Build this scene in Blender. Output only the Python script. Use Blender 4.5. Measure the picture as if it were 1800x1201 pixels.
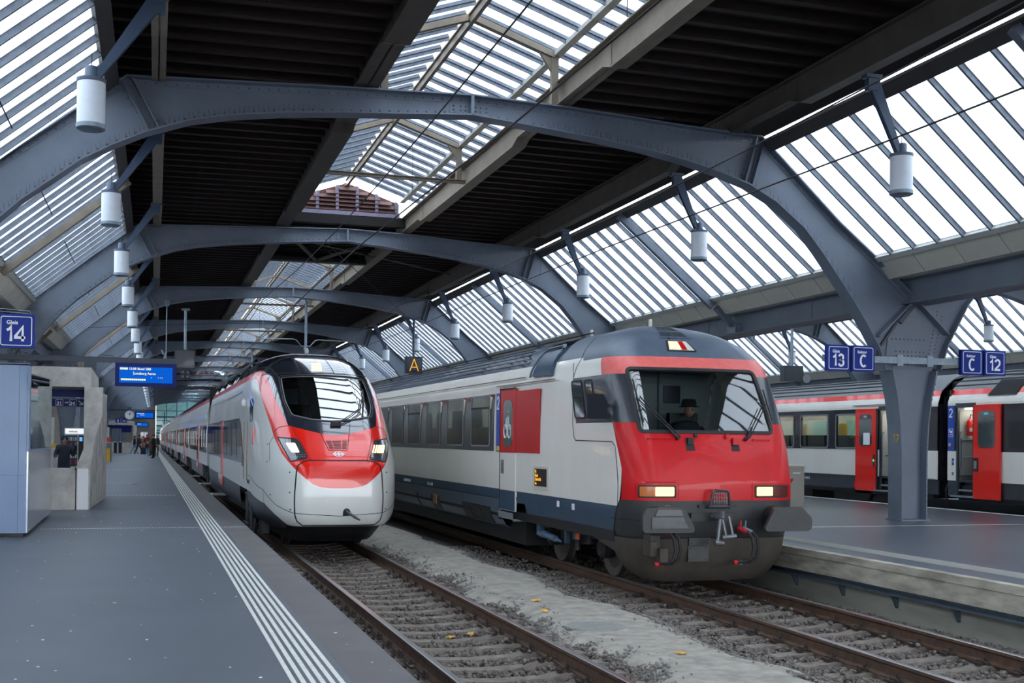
import bpy, bmesh, math, random
import numpy as np
from mathutils import Vector, Matrix, Euler
from mathutils.geometry import delaunay_2d_cdt
random.seed(7); rng = np.random.default_rng(7)
scn = bpy.context.scene
COL = scn.collection
for o in list(bpy.data.objects): bpy.data.objects.remove(o)

# ------------------------------------------------------------------ camera
CAM_H = 1.65
FPX, YAW, PITCH, ROLL, PY = 2089.57, .3052062, .0122923, .0109628, 748.33
cf = Vector((math.sin(YAW)*math.cos(PITCH), math.cos(YAW)*math.cos(PITCH), math.sin(PITCH)))
cr = Vector((math.cos(YAW), -math.sin(YAW), 0)); cu = cr.cross(cf)
cr, cu = cr*math.cos(ROLL)+cu*math.sin(ROLL), cu*math.cos(ROLL)-cr*math.sin(ROLL)
cd = bpy.data.cameras.new('camera'); cam = bpy.data.objects.new('camera', cd); COL.objects.link(cam)
cam.matrix_world = Matrix(((cr.x, cu.x, -cf.x, 0), (cr.y, cu.y, -cf.y, 0), (cr.z, cu.z, -cf.z, CAM_H), (0, 0, 0, 1)))
cd.sensor_width = 36; cd.lens = FPX*36/1800; cd.shift_y = (PY-600.5)/1800; cd.clip_start = .1; cd.clip_end = 2000
scn.camera = cam

# ------------------------------------------------------------------ sky, exposure
wd = bpy.data.worlds.new('overcast_sky'); scn.world = wd; wd.use_nodes = True
nt = wd.node_tree; nt.nodes.clear()
wo = nt.nodes.new('ShaderNodeOutputWorld'); bg = nt.nodes.new('ShaderNodeBackground')
tc = nt.nodes.new('ShaderNodeTexCoord'); ns = nt.nodes.new('ShaderNodeTexNoise'); rp = nt.nodes.new('ShaderNodeValToRGB')
ns.inputs['Scale'].default_value = 2.6; ns.inputs['Detail'].default_value = 5; ns.inputs['Roughness'].default_value = .55
rp.color_ramp.elements[0].position = .34; rp.color_ramp.elements[0].color = (.40, .49, .62, 1)
rp.color_ramp.elements[1].position = .60; rp.color_ramp.elements[1].color = (.98, .99, 1, 1)
nt.links.new(tc.outputs['Generated'], ns.inputs['Vector']); nt.links.new(ns.outputs['Fac'], rp.inputs['Fac'])
nt.links.new(rp.outputs['Color'], bg.inputs['Color']); nt.links.new(bg.outputs[0], wo.inputs[0])
bg.inputs['Strength'].default_value = 6.0
vs = scn.view_settings
vs.view_transform = 'Standard'; vs.look = 'None'; vs.gamma = 1; vs.exposure = .68; vs.use_curve_mapping = False
scn.cycles.use_denoising = True
scn.cycles.max_bounces = 8; scn.cycles.diffuse_bounces = 4; scn.cycles.transparent_max_bounces = 16
scn.cycles.sample_clamp_indirect = 6; scn.cycles.caustics_reflective = False; scn.cycles.caustics_refractive = False

# ------------------------------------------------------------------ materials
def srgb(r, g, b):
    f = lambda c: c/12.92 if c <= .04045 else ((c+.055)/1.055)**2.4
    return (f(r/255), f(g/255), f(b/255), 1)
def mat(name, col, rough=.5, metal=0, var=0, vscale=3, bump=0, bscale=40, col2=None, spec=None, coat=0, emit=None, estr=0, stretch=None, contrast=(.35, .65)):
    """principled material; var/col2: large soft colour variation by noise; bump: fine relief"""
    m = bpy.data.materials.new(name); m.use_nodes = True; t = m.node_tree; p = t.nodes['Principled BSDF']
    if len(col) == 3: col = srgb(*col)
    p.inputs['Base Color'].default_value = col; p.inputs['Roughness'].default_value = rough; p.inputs['Metallic'].default_value = metal
    if spec is not None: p.inputs['Specular IOR Level'].default_value = spec
    if coat: p.inputs['Coat Weight'].default_value = coat; p.inputs['Coat Roughness'].default_value = .04
    if emit: p.inputs['Emission Color'].default_value = srgb(*emit); p.inputs['Emission Strength'].default_value = estr
    co = None
    if var or col2 or bump:
        co = t.nodes.new('ShaderNodeTexCoord').outputs['Object']
        if stretch:
            mp = t.nodes.new('ShaderNodeMapping'); mp.inputs['Scale'].default_value = stretch; t.links.new(co, mp.inputs['Vector']); co = mp.outputs[0]
    if var or col2:
        n = t.nodes.new('ShaderNodeTexNoise'); n.inputs['Scale'].default_value = vscale; n.inputs['Detail'].default_value = 6; n.inputs['Roughness'].default_value = .62
        r = t.nodes.new('ShaderNodeValToRGB'); t.links.new(co, n.inputs['Vector']); t.links.new(n.outputs['Fac'], r.inputs['Fac'])
        c2 = srgb(*col2) if col2 else tuple(c*(1+var) for c in col[:3])+(1,)
        c1 = col if col2 else tuple(c*(1-var) for c in col[:3])+(1,)
        r.color_ramp.elements[0].position, r.color_ramp.elements[1].position = contrast
        r.color_ramp.elements[0].color = c1; r.color_ramp.elements[1].color = c2
        t.links.new(r.outputs['Color'], p.inputs['Base Color'])
    if bump:
        n = t.nodes.new('ShaderNodeTexNoise'); n.inputs['Scale'].default_value = bscale; n.inputs['Detail'].default_value = 4
        b = t.nodes.new('ShaderNodeBump'); b.inputs['Strength'].default_value = bump; b.inputs['Distance'].default_value = .02
        t.links.new(co, n.inputs['Vector']); t.links.new(n.outputs['Fac'], b.inputs['Height']); t.links.new(b.outputs[0], p.inputs['Normal'])
    return m
def glassmat(name, tint, trans, refl=.12, rough=.0, milky=0, milk=(.9, .95, 1, 1)):
    """thin pane: see-through share, milky (translucent) share and mirror share"""
    m = bpy.data.materials.new(name); m.use_nodes = True; t = m.node_tree; t.nodes.clear(); N = t.nodes.new
    out = N('ShaderNodeOutputMaterial'); tr = N('ShaderNodeBsdfTransparent'); tr.inputs[0].default_value = tuple(c*trans for c in tint[:3])+(1,)
    last = tr.outputs[0]
    if milky:
        tl = N('ShaderNodeBsdfTranslucent'); tl.inputs[0].default_value = milk; mx = N('ShaderNodeMixShader'); mx.inputs[0].default_value = milky
        t.links.new(last, mx.inputs[1]); t.links.new(tl.outputs[0], mx.inputs[2]); last = mx.outputs[0]
    if refl:
        gl = N('ShaderNodeBsdfGlossy'); gl.inputs['Roughness'].default_value = rough
        lw = N('ShaderNodeLayerWeight'); lw.inputs['Blend'].default_value = .25
        ma = N('ShaderNodeMath'); ma.operation = 'MULTIPLY_ADD'; ma.inputs[1].default_value = .5; ma.inputs[2].default_value = refl; ma.use_clamp = True
        t.links.new(lw.outputs['Fresnel'], ma.inputs[0]); mx = N('ShaderNodeMixShader')
        t.links.new(ma.outputs[0], mx.inputs[0]); t.links.new(last, mx.inputs[1]); t.links.new(gl.outputs[0], mx.inputs[2]); last = mx.outputs[0]
    t.links.new(last, out.inputs[0]); return m
def emat(name, col, strength):
    m = bpy.data.materials.new(name); m.use_nodes = True; t = m.node_tree; t.nodes.clear()
    e = t.nodes.new('ShaderNodeEmission'); o = t.nodes.new('ShaderNodeOutputMaterial'); e.inputs[0].default_value = srgb(*col); e.inputs[1].default_value = strength
    t.links.new(e.outputs[0], o.inputs[0]); return m

M = {}
M['steel'] = mat('grey_blue_steel_paint', (108, 117, 131), .45, 0, .10, 1.3, .05, 25)
M['head'] = mat('dark_brown_head_beam', (58, 55, 54), .6, 0, .15, 4)
M['steel_dark'] = mat('dark_blue_grey_paint', (56, 65, 78), .45, 0, .1, 2)
M['beam_brown'] = mat('brown_grey_beam_paint', (124, 113, 98), .55, 0, .16, 2.2, .06, 20)
M['girder_shaded'] = mat('brown_girder_painted_shade', (82, 74, 66), .6, 0, .16, 2.2, .06, 20)  # darker copy of the girder brown: shade is put into the colour
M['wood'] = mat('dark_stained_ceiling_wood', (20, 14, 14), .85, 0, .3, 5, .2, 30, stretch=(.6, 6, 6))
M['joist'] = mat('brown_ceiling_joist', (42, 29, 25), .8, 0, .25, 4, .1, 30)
M['bar'] = mat('grey_glazing_bar', (112, 120, 132), .5, .1, .22, 6)
M['cream'] = mat('grey_beige_gutter_panel', (206, 202, 188), .6, 0, .06, 2)
M['sill'] = mat('pale_grey_sill', (196, 198, 192), .5, 0, .08, 4)
M['roofglass'] = glassmat('wired_roof_glass', (.93, .97, 1), .62, .02, .1, .55)
M['opal'] = mat('opal_lamp_glass', (226, 232, 240), .3, 0, .03, 8)
M['rivet'] = mat('painted_rivet', (98, 107, 120), .45)
M['black'] = mat('matt_black', (18, 19, 22), .5)
M['wire'] = mat('dark_wire', (28, 30, 33), .5, .3)
M['galv'] = mat('galvanised_steel', (132, 146, 158), .45, .5, .12, 8)
M['darkmetal'] = mat('dark_underframe_metal', (46, 46, 48), .6, .3, .25, 6)
M['white'] = mat('white_print', (232, 234, 236), .5)
M['louvre'] = mat('red_brown_louvre_board', (84, 54, 52), .75, 0, .2, 5)
M['louvreframe'] = mat('mauve_grey_louvre_frame', (128, 122, 142), .6, 0, .12, 5)

# ------------------------------------------------------------------ mesh helpers
class MB:
    def __init__(s): s.v = []; s.f = []; s.m = []; s.mats = []
    def add(s, v, f, m=0):
        o = len(s.v); s.v += [tuple(p) for p in v]; s.f += [tuple(i+o for i in q) for q in f]; s.m += [m]*len(f); return s
    def box(s, x0, x1, y0, y1, z0, z1, m=0):
        v = [(x0,y0,z0),(x1,y0,z0),(x1,y1,z0),(x0,y1,z0),(x0,y0,z1),(x1,y0,z1),(x1,y1,z1),(x0,y1,z1)]
        return s.add(v, [(0,3,2,1),(4,5,6,7),(0,1,5,4),(1,2,6,5),(2,3,7,6),(3,0,4,7)], m)
    def cbox(s, c, d, m=0): return s.box(c[0]-d[0]/2, c[0]+d[0]/2, c[1]-d[1]/2, c[1]+d[1]/2, c[2]-d[2]/2, c[2]+d[2]/2, m)
    def bar(s, p, q, w, h, up=(0,0,1), m=0, off=0):
        """rectangular bar p->q, w across, h along up, shifted by off along up"""
        p, q = Vector(p), Vector(q); d = (q-p).normalized(); up = Vector(up); a = d.cross(up).normalized(); b = a.cross(d).normalized()
        a *= w/2; lo = b*(off-h/2); hi = b*(off+h/2)
        v = [p-a+lo, p+a+lo, p+a+hi, p-a+hi, q-a+lo, q+a+lo, q+a+hi, q-a+hi]
        return s.add(v, [(0,1,2,3),(7,6,5,4),(0,4,5,1),(1,5,6,2),(2,6,7,3),(3,7,4,0)], m)
    def tube(s, pts, r, n=8, m=0, cap=True):
        pts = [Vector(p) for p in pts]; rr = r if isinstance(r, (list, tuple)) else [r]*len(pts); rings = []
        a = None
        for i, p in enumerate(pts):
            d = (pts[min(i+1, len(pts)-1)]-pts[max(i-1, 0)]).normalized()
            if a is None: a = d.orthogonal().normalized()
            a = (a-d*a.dot(d)).normalized(); b = d.cross(a)
            rings.append([p+(a*math.cos(2*math.pi*k/n)+b*math.sin(2*math.pi*k/n))*rr[i] for k in range(n)])
        v = [q for rg in rings for q in rg]
        f = [(i*n+k, i*n+(k+1) % n, (i+1)*n+(k+1) % n, (i+1)*n+k) for i in range(len(pts)-1) for k in range(n)]
        if cap: f += [tuple(reversed(range(n))), tuple((len(pts)-1)*n+k for k in range(n))]
        return s.add(v, f, m)
    def lathe(s, c, prof, n=16, m=0):
        """profile (r, z) turned round the vertical through c"""
        return s.tube_prof(Vector(c), prof, n, m)
    def tube_prof(s, c, prof, n, m, ax=Vector((0,0,1)), a=Vector((1,0,0))):
        b = ax.cross(a); v = [c+ax*z+(a*math.cos(2*math.pi*k/n)+b*math.sin(2*math.pi*k/n))*r for r, z in prof for k in range(n)]
        f = [(i*n+k, i*n+(k+1) % n, (i+1)*n+(k+1) % n, (i+1)*n+k) for i in range(len(prof)-1) for k in range(n)]
        f += [tuple(reversed(range(n))), tuple((len(prof)-1)*n+k for k in range(n))]
        return s.add(v, f, m)
    def prism(s, poly, d0, d1, axis='y', m=0):
        """2D polygon extruded; axis y: (x,z) polygon, axis x: (y,z), axis z: (x,y)"""
        n = len(poly)
        mk = {'y': lambda a, b, d: (a, d, b), 'x': lambda a, b, d: (d, a, b), 'z': lambda a, b, d: (a, b, d)}[axis]
        v = [mk(a, b, d0) for a, b in poly]+[mk(a, b, d1) for a, b in poly]
        f = [tuple(range(n)), tuple(reversed(range(n, 2*n)))]+[(i, i+n, (i+1) % n+n, (i+1) % n) for i in range(n)]
        return s.add(v, f, m)
    def strip(s, pts, d0, d1, th, axis='y', m=0):
        """plate following a 2D polyline (x,z) from y=d0..d1, thickness th to its left"""
        P = [Vector((a, b)) for a, b in pts]; nrm = []
        for i in range(len(P)):
            d = (P[min(i+1, len(P)-1)]-P[max(i-1, 0)]).normalized(); nrm.append(Vector((-d.y, d.x)))
        mk = (lambda p, d: (p.x, d, p.y)) if axis == 'y' else (lambda p, d: (d, p.x, p.y))
        v = []
        for p, n in zip(P, nrm): v += [mk(p, d0), mk(p, d1), mk(p+n*th, d1), mk(p+n*th, d0)]
        f = []
        for i in range(len(P)-1):
            for k in range(4): f.append((i*4+k, i*4+(k+1) % 4, (i+1)*4+(k+1) % 4, (i+1)*4+k))
        f += [(3,2,1,0), tuple((len(P)-1)*4+k for k in range(4))]
        return s.add(v, f, m)
    def dome(s, c, r, ax, n=6, m=0):
        ax = Vector(ax).normalized(); a = ax.orthogonal().normalized(); b = ax.cross(a); c = Vector(c); v = []
        for rr, h in ((1, 0), (.75, .55)): v += [c+(a*math.cos(2*math.pi*k/n)+b*math.sin(2*math.pi*k/n))*r*rr+ax*r*h for k in range(n)]
        v.append(c+ax*r*.85)
        return s.add(v, [(k, (k+1) % n, n+(k+1) % n, n+k) for k in range(n)]+[(n+k, n+(k+1) % n, 2*n) for k in range(n)], m)
    def mesh(s, name, mats, smooth=False):
        me = bpy.data.meshes.new(name); me.from_pydata(s.v, [], s.f)
        mats = mats if isinstance(mats, (list, tuple)) else [mats]
        for m in mats: me.materials.append(m)
        if len(mats) > 1: me.polygons.foreach_set('material_index', s.m)
        bm = bmesh.new(); bm.from_mesh(me); bmesh.ops.recalc_face_normals(bm, faces=bm.faces); bm.to_mesh(me); bm.free()
        if smooth: me.shade_smooth(); me.set_sharp_from_angle(angle=math.radians(38 if smooth is True else smooth))
        me.update(); return me
    def build(s, name, mats, parent=None, smooth=False, kind=None):
        return link(name, s.mesh(name, mats, smooth), parent, kind=kind)
def link(name, me, parent=None, loc=None, rz=None, kind=None):
    o = bpy.data.objects.new(name, me); COL.objects.link(o)
    if parent is not None: o.parent = parent
    if loc is not None: o.location = loc
    if rz is not None: o.rotation_euler.z = rz
    if kind: o['kind'] = kind
    return o
def tag(o, label=None, cat=None, group=None, kind=None):
    if label: o['label'] = label
    if cat: o['category'] = cat
    if group: o['group'] = group
    if kind: o['kind'] = kind
    return o
def thing(name, label, cat, loc=(0, 0, 0), rz=0, group=None, kind=None):
    return tag(link(name, None, None, loc, rz), label, cat, group, kind)
def dup(o, parent=None, loc=None, rz=None, label=None):
    c = o.copy(); COL.objects.link(c)
    if parent is not None: c.parent = parent
    if loc is not None: c.location = loc
    if rz is not None: c.rotation_euler.z = rz
    if label: c['label'] = label
    for ch in o.children: dup(ch, c)
    return c
FONT = {}
def text(s, size, name, material, parent, loc, rot=(math.pi/2, 0, 0), depth=.002, align='LEFT', valign='BOTTOM_BASELINE', sx=1, bold=0, label=None):
    """flat lettering as a mesh standing proud of its board"""
    cu_ = bpy.data.curves.new(name, 'FONT'); cu_.body = s; cu_.size = size; cu_.extrude = depth; cu_.align_x = align; cu_.align_y = valign; cu_.offset = bold; cu_.resolution_u = 3
    t = bpy.data.objects.new(name, cu_); COL.objects.link(t)
    dg = bpy.context.evaluated_depsgraph_get(); me = bpy.data.meshes.new_from_object(t.evaluated_get(dg)); me.name = name
    bpy.data.objects.remove(t); bpy.data.curves.remove(cu_)
    me.materials.clear(); me.materials.append(material)
    o = link(name, me, parent); o.matrix_basis = Matrix.Translation(loc) @ Euler(rot).to_matrix().to_4x4() @ Matrix.Diagonal((sx, 1, 1, 1))
    if label: o['label'] = label
    return o
def ordinal(i): return ['nearest', 'second', 'third', 'fourth', 'fifth', 'sixth', 'seventh', 'eighth', 'ninth', 'tenth', 'eleventh', 'twelfth', 'thirteenth', 'fourteenth', 'fifteenth', 'sixteenth', 'seventeenth', 'eighteenth', 'nineteenth', 'twentieth'][i]


def arc(cx, cy, rx, ry, a0, a1, n=14): return [(cx+rx*math.cos(math.radians(a0+(a1-a0)*i/n)), cy+ry*math.sin(math.radians(a0+(a1-a0)*i/n))) for i in range(n+1)]
GLY = {'1': ([[(.02, .70), (.20, .78), (.27, .93), (.27, 0)]], .42), '4': ([[(.46, 0), (.46, .92), (.04, .32), (.04, .24), (.62, .24)]], .66),
 '2': ([arc(.29, .69, .23, .24, 170, 0, 12)+[(.50, .56), (.40, .42), (.08, .14), (.06, .075), (.56, .075)]], .62),
 '3': ([arc(.28, .71, .20, .22, 165, -80, 14)+[(.22, .49)]+arc(.28, .25, .23, .25, 85, -165, 16)], .60), 'C': ([arc(.34, .46, .28, .46, 48, 312, 26)], .68),
 'B': ([[(.08, 0), (.08, .92), (.3, .92)]+arc(.3, .7, .18, .22, 90, -90, 10)+[(.08, .48)], [(.3, .48)]+arc(.3, .24, .22, .24, 90, -90, 10)+[(.08, 0)]], .6), '7': ([[(.04, .85), (.5, .85), (.2, 0)]], .56)}
def glyphs(s, size, name, material, parent, loc, w=.15, rot=None):
    """digits and capitals drawn as flat thick strokes, centred on loc (baseline), standing in the x-z plane"""
    m = MB(); W = sum(GLY[c][1]+.08 for c in s)-.08; x0 = -W/2
    for c in s:
        for P in GLY[c][0]:
            Q = [Vector((x0+a, b)) for a, b in P]; n = len(Q); L, R = [], []
            for i in range(n):
                d0 = (Q[i]-Q[i-1]).normalized() if i else (Q[1]-Q[0]).normalized(); d1 = (Q[i+1]-Q[i]).normalized() if i < n-1 else d0
                t = (d0+d1).normalized(); k = 1/max(.55, t.dot(d1)); nn = Vector((-t.y, t.x))*w/2*k; L.append(Q[i]+nn); R.append(Q[i]-nn)
            v = [(p.x*size, 0, p.y*size) for p in L+R]+[(p.x*size, .003, p.y*size) for p in L+R]
            m.add(v, [(i, i+1, n+i+1, n+i) for i in range(n-1)]+[(i, 2*n+i, 2*n+i+1, i+1) for i in range(n-1)]+[(n+i, n+i+1, 3*n+i+1, 3*n+i) for i in range(n-1)])
        x0 += GLY[c][1]+.08
    o = m.build(name, material, parent); o.matrix_basis = Matrix.Translation(loc) @ (Euler(rot).to_matrix().to_4x4() if rot else Matrix()); return o
# ------------------------------------------------------------------ hall roof (its own axis, turned a little against the tracks)
RA = .0135; BAY = 15.55; RO = Vector((.40, 22.368, 0)); UC = 5.65; CU = 15.65; PERIOD = 20.35
rt = Vector((math.cos(RA), -math.sin(RA), 0)); ra = Vector((math.sin(RA), math.cos(RA), 0))
def roof(U, V=0, Z=0): return RO+rt*U+ra*V+Vector((0, 0, Z))
TOPL = [(-5.55, 3.95), (-4.7, 4.75), (-3.7, 5.62), (-2.78, 6.38), (-.66, 8.06)]
TOPR = [(11.94, 8.03), (13.79, 6.36), (14.68, 5.67), (15.65, 4.85), (16.55, 4.06)]
BOTL = [(-4.02, 3.3), (-3.84, 3.84), (-3.6, 4.27), (-3.34, 4.73), (-2.9, 5.27), (-2.4, 5.76), (-1.43, 6.53), (-.9, 6.84), (-.33, 7.12), (.42, 7.39), (1.1, 7.54), (2.1, 7.68), (3.19, 7.78)]
BOTR = [(5.7, 7.96), (6.86, 7.86), (8.33, 7.72), (9.3, 7.6), (10.2, 7.44), (11.0, 7.25), (11.67, 7.04), (12.3, 6.72), (12.97, 6.21), (13.4, 5.72), (13.76, 5.26), (14.18, 4.71), (14.5, 4.25), (14.83, 3.72), (14.98, 3.26)]
CROWN = (5.7, 8.31)
def arch_parts(par, detail):
    top = TOPL[2:]+[(3.18, 8.22), CROWN, (7.69, 8.25), (10.2, 8.1)]+TOPR[:3]; bot = BOTL[1:]+BOTR[:-1]
    w = MB(); n = 60
    def samp(P, n):
        P = [Vector(p) for p in P]; L = [0]
        for a, b in zip(P, P[1:]): L.append(L[-1]+(b-a).length)
        out = []
        for i in range(n+1):
            t = L[-1]*i/n; k = max(j for j in range(len(L)-1) if L[j] <= t+1e-9); k = min(k, len(P)-2)
            out.append(P[k].lerp(P[k+1], (t-L[k])/(L[k+1]-L[k])))
        return out
    w.prism([tuple(p) for p in TOPL[1:]]+top[3:]+TOPR[3:4]+list(reversed(BOTR))+list(reversed(BOTL)), -.015, .015)
    w.build('web', M['steel'], par)
    f = MB(); f.strip(TOPL+[(3.18, 8.22), CROWN, (7.69, 8.25), (10.2, 8.1)]+TOPR, -.2, .2, .03)
    for s in (-1, 1):   # angle irons under the top flange
        f.strip([(a, b-.11) for a, b in TOPL[1:]]+[(3.18, 8.11), (5.7, 8.2), (7.69, 8.14), (10.2, 7.99)]+[(a, b-.11) for a, b in TOPR[:-1]], *sorted((s*.015, s*.03)), .11)
    f.build('top_flange', M['steel'], par)
    f = MB(); f.strip(list(reversed(BOTL+BOTR)), -.2, .2, .03)
    f.build('bottom_flange', M['steel'], par)
    for sgn, tp, bt in ((-1, (-.66, 8.03), (-.2, 7.17)), (1, (11.94, 8.0), (11.66, 7.04))):
        k = MB(); d = (Vector(bt)-Vector(tp)).normalized(); nx = Vector((-d.y, d.x))
        for s in (-1, 1):
            for y in (-1, 1):
                a, b = Vector(tp)+nx*.09*s, Vector(bt)+nx*.09*s
                k.bar((a.x, y*.09, a.y), (b.x, y*.09, b.y), .025, .15, (0, 1, 0)); k.bar((a.x, y*.025, a.y), (b.x, y*.025, b.y), .1, .02, (0, 1, 0))
        k.build('knee_stiffener', M['steel'], par)
    k = MB()
    for s in (-1, 1): k.box(5.7-.42, 5.7-.03, *sorted((s*.015, s*.03)), 7.99, 8.2); k.box(5.73, 6.1, *sorted((s*.015, s*.03)), 7.97, 8.19)
    k.box(5.67, 5.73, -.2, .2, 7.93, 8.33); k.build('crown_splice', M['steel'], par)
    if detail:
        r = MB()
        for P, off, N in ((top, -.06, 110), (bot, .07, 120)):
            for p in samp(P, N): r.dome((p.x, -.03 if off < 0 else -.016, p.y+off), .024, (0, -1, 0))
        for tp, bt in (((-.66, 7.95), (-.2, 7.22)), ((11.94, 7.92), (11.66, 7.1))):
            for i in range(7):
                for s in (-.14, .14): r.dome((tp[0]+(bt[0]-tp[0])*i/6+s, -.03, tp[1]+(bt[1]-tp[1])*i/6), .024, (0, -1, 0))
        for x in (5.36, 5.5, 5.6, 5.8, 5.9, 6.02):
            for z in (8.05, 8.13): r.dome((x, -.03, z), .024, (0, -1, 0))
        r.build('rivet', M['rivet'], par, kind='stuff')
        sp = MB()
        for P, i0, i1, N, sg in ((samp(BOTL, 100), 18, 96, 1, 1), (samp(BOTR, 100), 14, 86, 1, 1), (samp(TOPL+[(3.18, 8.22)], 140), 30, 132, 1, 1), (samp([(7.69, 8.25)]+TOPR, 100), 12, 70, 1, 1)):
            for i in range(i0, i1):
                k = i; p = P[int(k)].lerp(P[min(int(k)+1, len(P)-1)], k % 1); y = -.16 if i % 2 else -.1
                sp.bar((p.x, y, p.y+.02), (p.x+rng.uniform(-.02, .02), y, p.y+.14), .0045, .0045, (0, 1, 0))
        sp.build('bird_spike', M['wire'], par, kind='stuff')
def column_parts(par, detail):
    # local origin on the column axis; the shaft is an H section that splays into the gusset
    R_ = [(.32, 0), (.325, 1.42), (.36, 2.1), (.43, 2.65), (.57, 3.26), (.82, 3.74), (1.0, 4.06)]
    Lf = [(-a, b) for a, b in R_]
    w = MB(); w.prism(Lf+[(0, 4.85)]+list(reversed(R_)), -.015, .015); w.build('web', M['steel'], par)
    for P in (Lf[:-2], R_[:-2]):
        f = MB(); f.strip(P, -.25, .25, .03 if P[0][0] > 0 else -.03); f.build('flange', M['steel'], par)
    g = MB()
    for y in (-.045, .02): g.prism([(-.62, 3.3), (-.55, 4.05), (-.2, 4.62), (.0, 4.75), (.28, 4.5), (.42, 4.0), (.45, 3.3)], y, y+.022)
    g.build('gusset_plate', M['steel'], par)
    c = MB(); c.bar((-.95, -.04, 3.5), (-.02, -.04, 4.72), .05, .06, (0, 1, 0)); c.bar((.28, -.05, 4.95), (-.28, -.05, 4.3), .1, .1, (0, 1, 0)); c.build('brace', M['steel_dark'], par)
    b = MB(); b.box(-.36, .36, -.3, .3, 0, .03); b.build('base_plate', M['steel'], par)
    if detail:
        r = MB()
        for i in range(9):
            for j in range(11):
                x, z = -.55+j*.1, 3.4+i*.09
                if abs(x) < .18+(z-3.3)*.55 and x < .42 and i in (0, 1, 2, 3, 6): r.dome((x, -.046, z), .02, (0, -1, 0))
        for i in range(12):
            for s in (.5, .62): r.dome((s+.02*i, -.016, 3.65+.085*i if s < .6 else 3.6+.08*i), .02, (0, -1, 0))
        for i in range(26): r.dome((.29+(.0 if i < 14 else .004*(i-13)**1.6), -.252, .1+i*.115), .02, (0, -1, 0))
        for i in range(7): r.dome((-.57-.045*i, -.252, 3.3+.075*i), .02, (0, -1, 0)); r.dome((-.5-.045*i, -.03, 3.35+.075*i), .02, (0, -1, 0))
        r.build('rivet', M['rivet'], par, kind='stuff')

# glazed slopes: one window structure per bay and side
HEAD_R, SILL_R = (12.2, 7.82), (14.72, 5.70)
NP = 20; PITCH_ = BAY/NP
def slope_bay(n, mirror, single, label):
    w = tag(link('window_%d' % n, None), label, 'roof glazing', None, 'structure')
    mx = (lambda u: u) if not mirror else (lambda u: 2*UC-.15-u)
    a, b = Vector((mx(HEAD_R[0]), 0, HEAD_R[1])), Vector((mx(SILL_R[0]), 0, SILL_R[1])); d = (b-a).normalized(); nz = Vector((-d.z, 0, d.x)) if not mirror else Vector((d.z, 0, -d.x))
    def span(p, q, v0, v1, lo, hi, mb):   # slab between slope points
        P = [p+nz*lo, q+nz*lo, q+nz*hi, p+nz*hi]
        mb.add([(c.x, v0, c.z) for c in P]+[(c.x, v1, c.z) for c in P], [(0,1,2,3),(7,6,5,4),(0,4,5,1),(1,5,6,2),(2,6,7,3),(3,7,4,0)])
    V0, V1 = .2, BAY-.2
    edges = [V0]+[i*PITCH_ for i in range(1, NP)]+[V1]
    pm = MB(); span(a, b, 0, PITCH_-.05, .0, .012, pm); pme = pm.mesh('pane', M['roofglass'])
    bm_ = MB(); span(a, b, -.03, .03, .012, .03, bm_); span(a, b, -.008, .008, -.085, .0, bm_); span(a, b, -.024, .024, -.1, -.085, bm_); bme = bm_.mesh('glazing_bar', M['bar'])
    if single:
        for i in range(NP):
            o = link('pane', pme, w, (0, i*PITCH_+.025, 0))
            if i: link('glazing_bar', bme, w, (0, i*PITCH_, 0))
    else:
        pj, bj = MB(), MB(); span(a, b, V0, V1, 0, .012, pj); pj.build('pane', M['roofglass'], w, kind='stuff')
        for i in range(1, NP): span(a, b, i*PITCH_-.03, i*PITCH_+.03, -.1, .03, bj)
        bj.build('glazing_bar', M['bar'], w, kind='stuff')
    h = MB(); span(a-d*.255, a+d*.02, V0, V1, -.1, .03, h); h.build('head_beam', M['head'], w)
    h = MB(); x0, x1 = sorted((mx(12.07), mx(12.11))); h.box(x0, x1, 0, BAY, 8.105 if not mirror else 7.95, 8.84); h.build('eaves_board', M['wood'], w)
    h = MB(); span(b-d*.02, b+d*.10, V0, V1, -.09, .05, h); h.build('sill', M['sill'], w)
    h = MB(); span(a-d*.2, b+d*.2, BAY/2-.08, BAY/2+.08, -.26, -.1, h)
    if mirror:
        q = a+(b-a)*.55-nz*.12
        for v0, v1 in ((.12, .38), (.62, .88)): r_ = MB(); r_.tube([(q.x, BAY*v0, q.z), (q.x, BAY*v1, q.z)], .012, 5); r_.build('tie_rod', M['wire'], w)
    e = b+d*.2; h.bar((e.x, BAY/2, e.z-.14), (e.x+(.5 if not mirror else -.5), BAY/2, e.z-.62), .16, .16, (0, 1, 0)); h.build('mid_rafter', M['steel'] if not mirror else M['beam_brown'], w)
    return w
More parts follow.
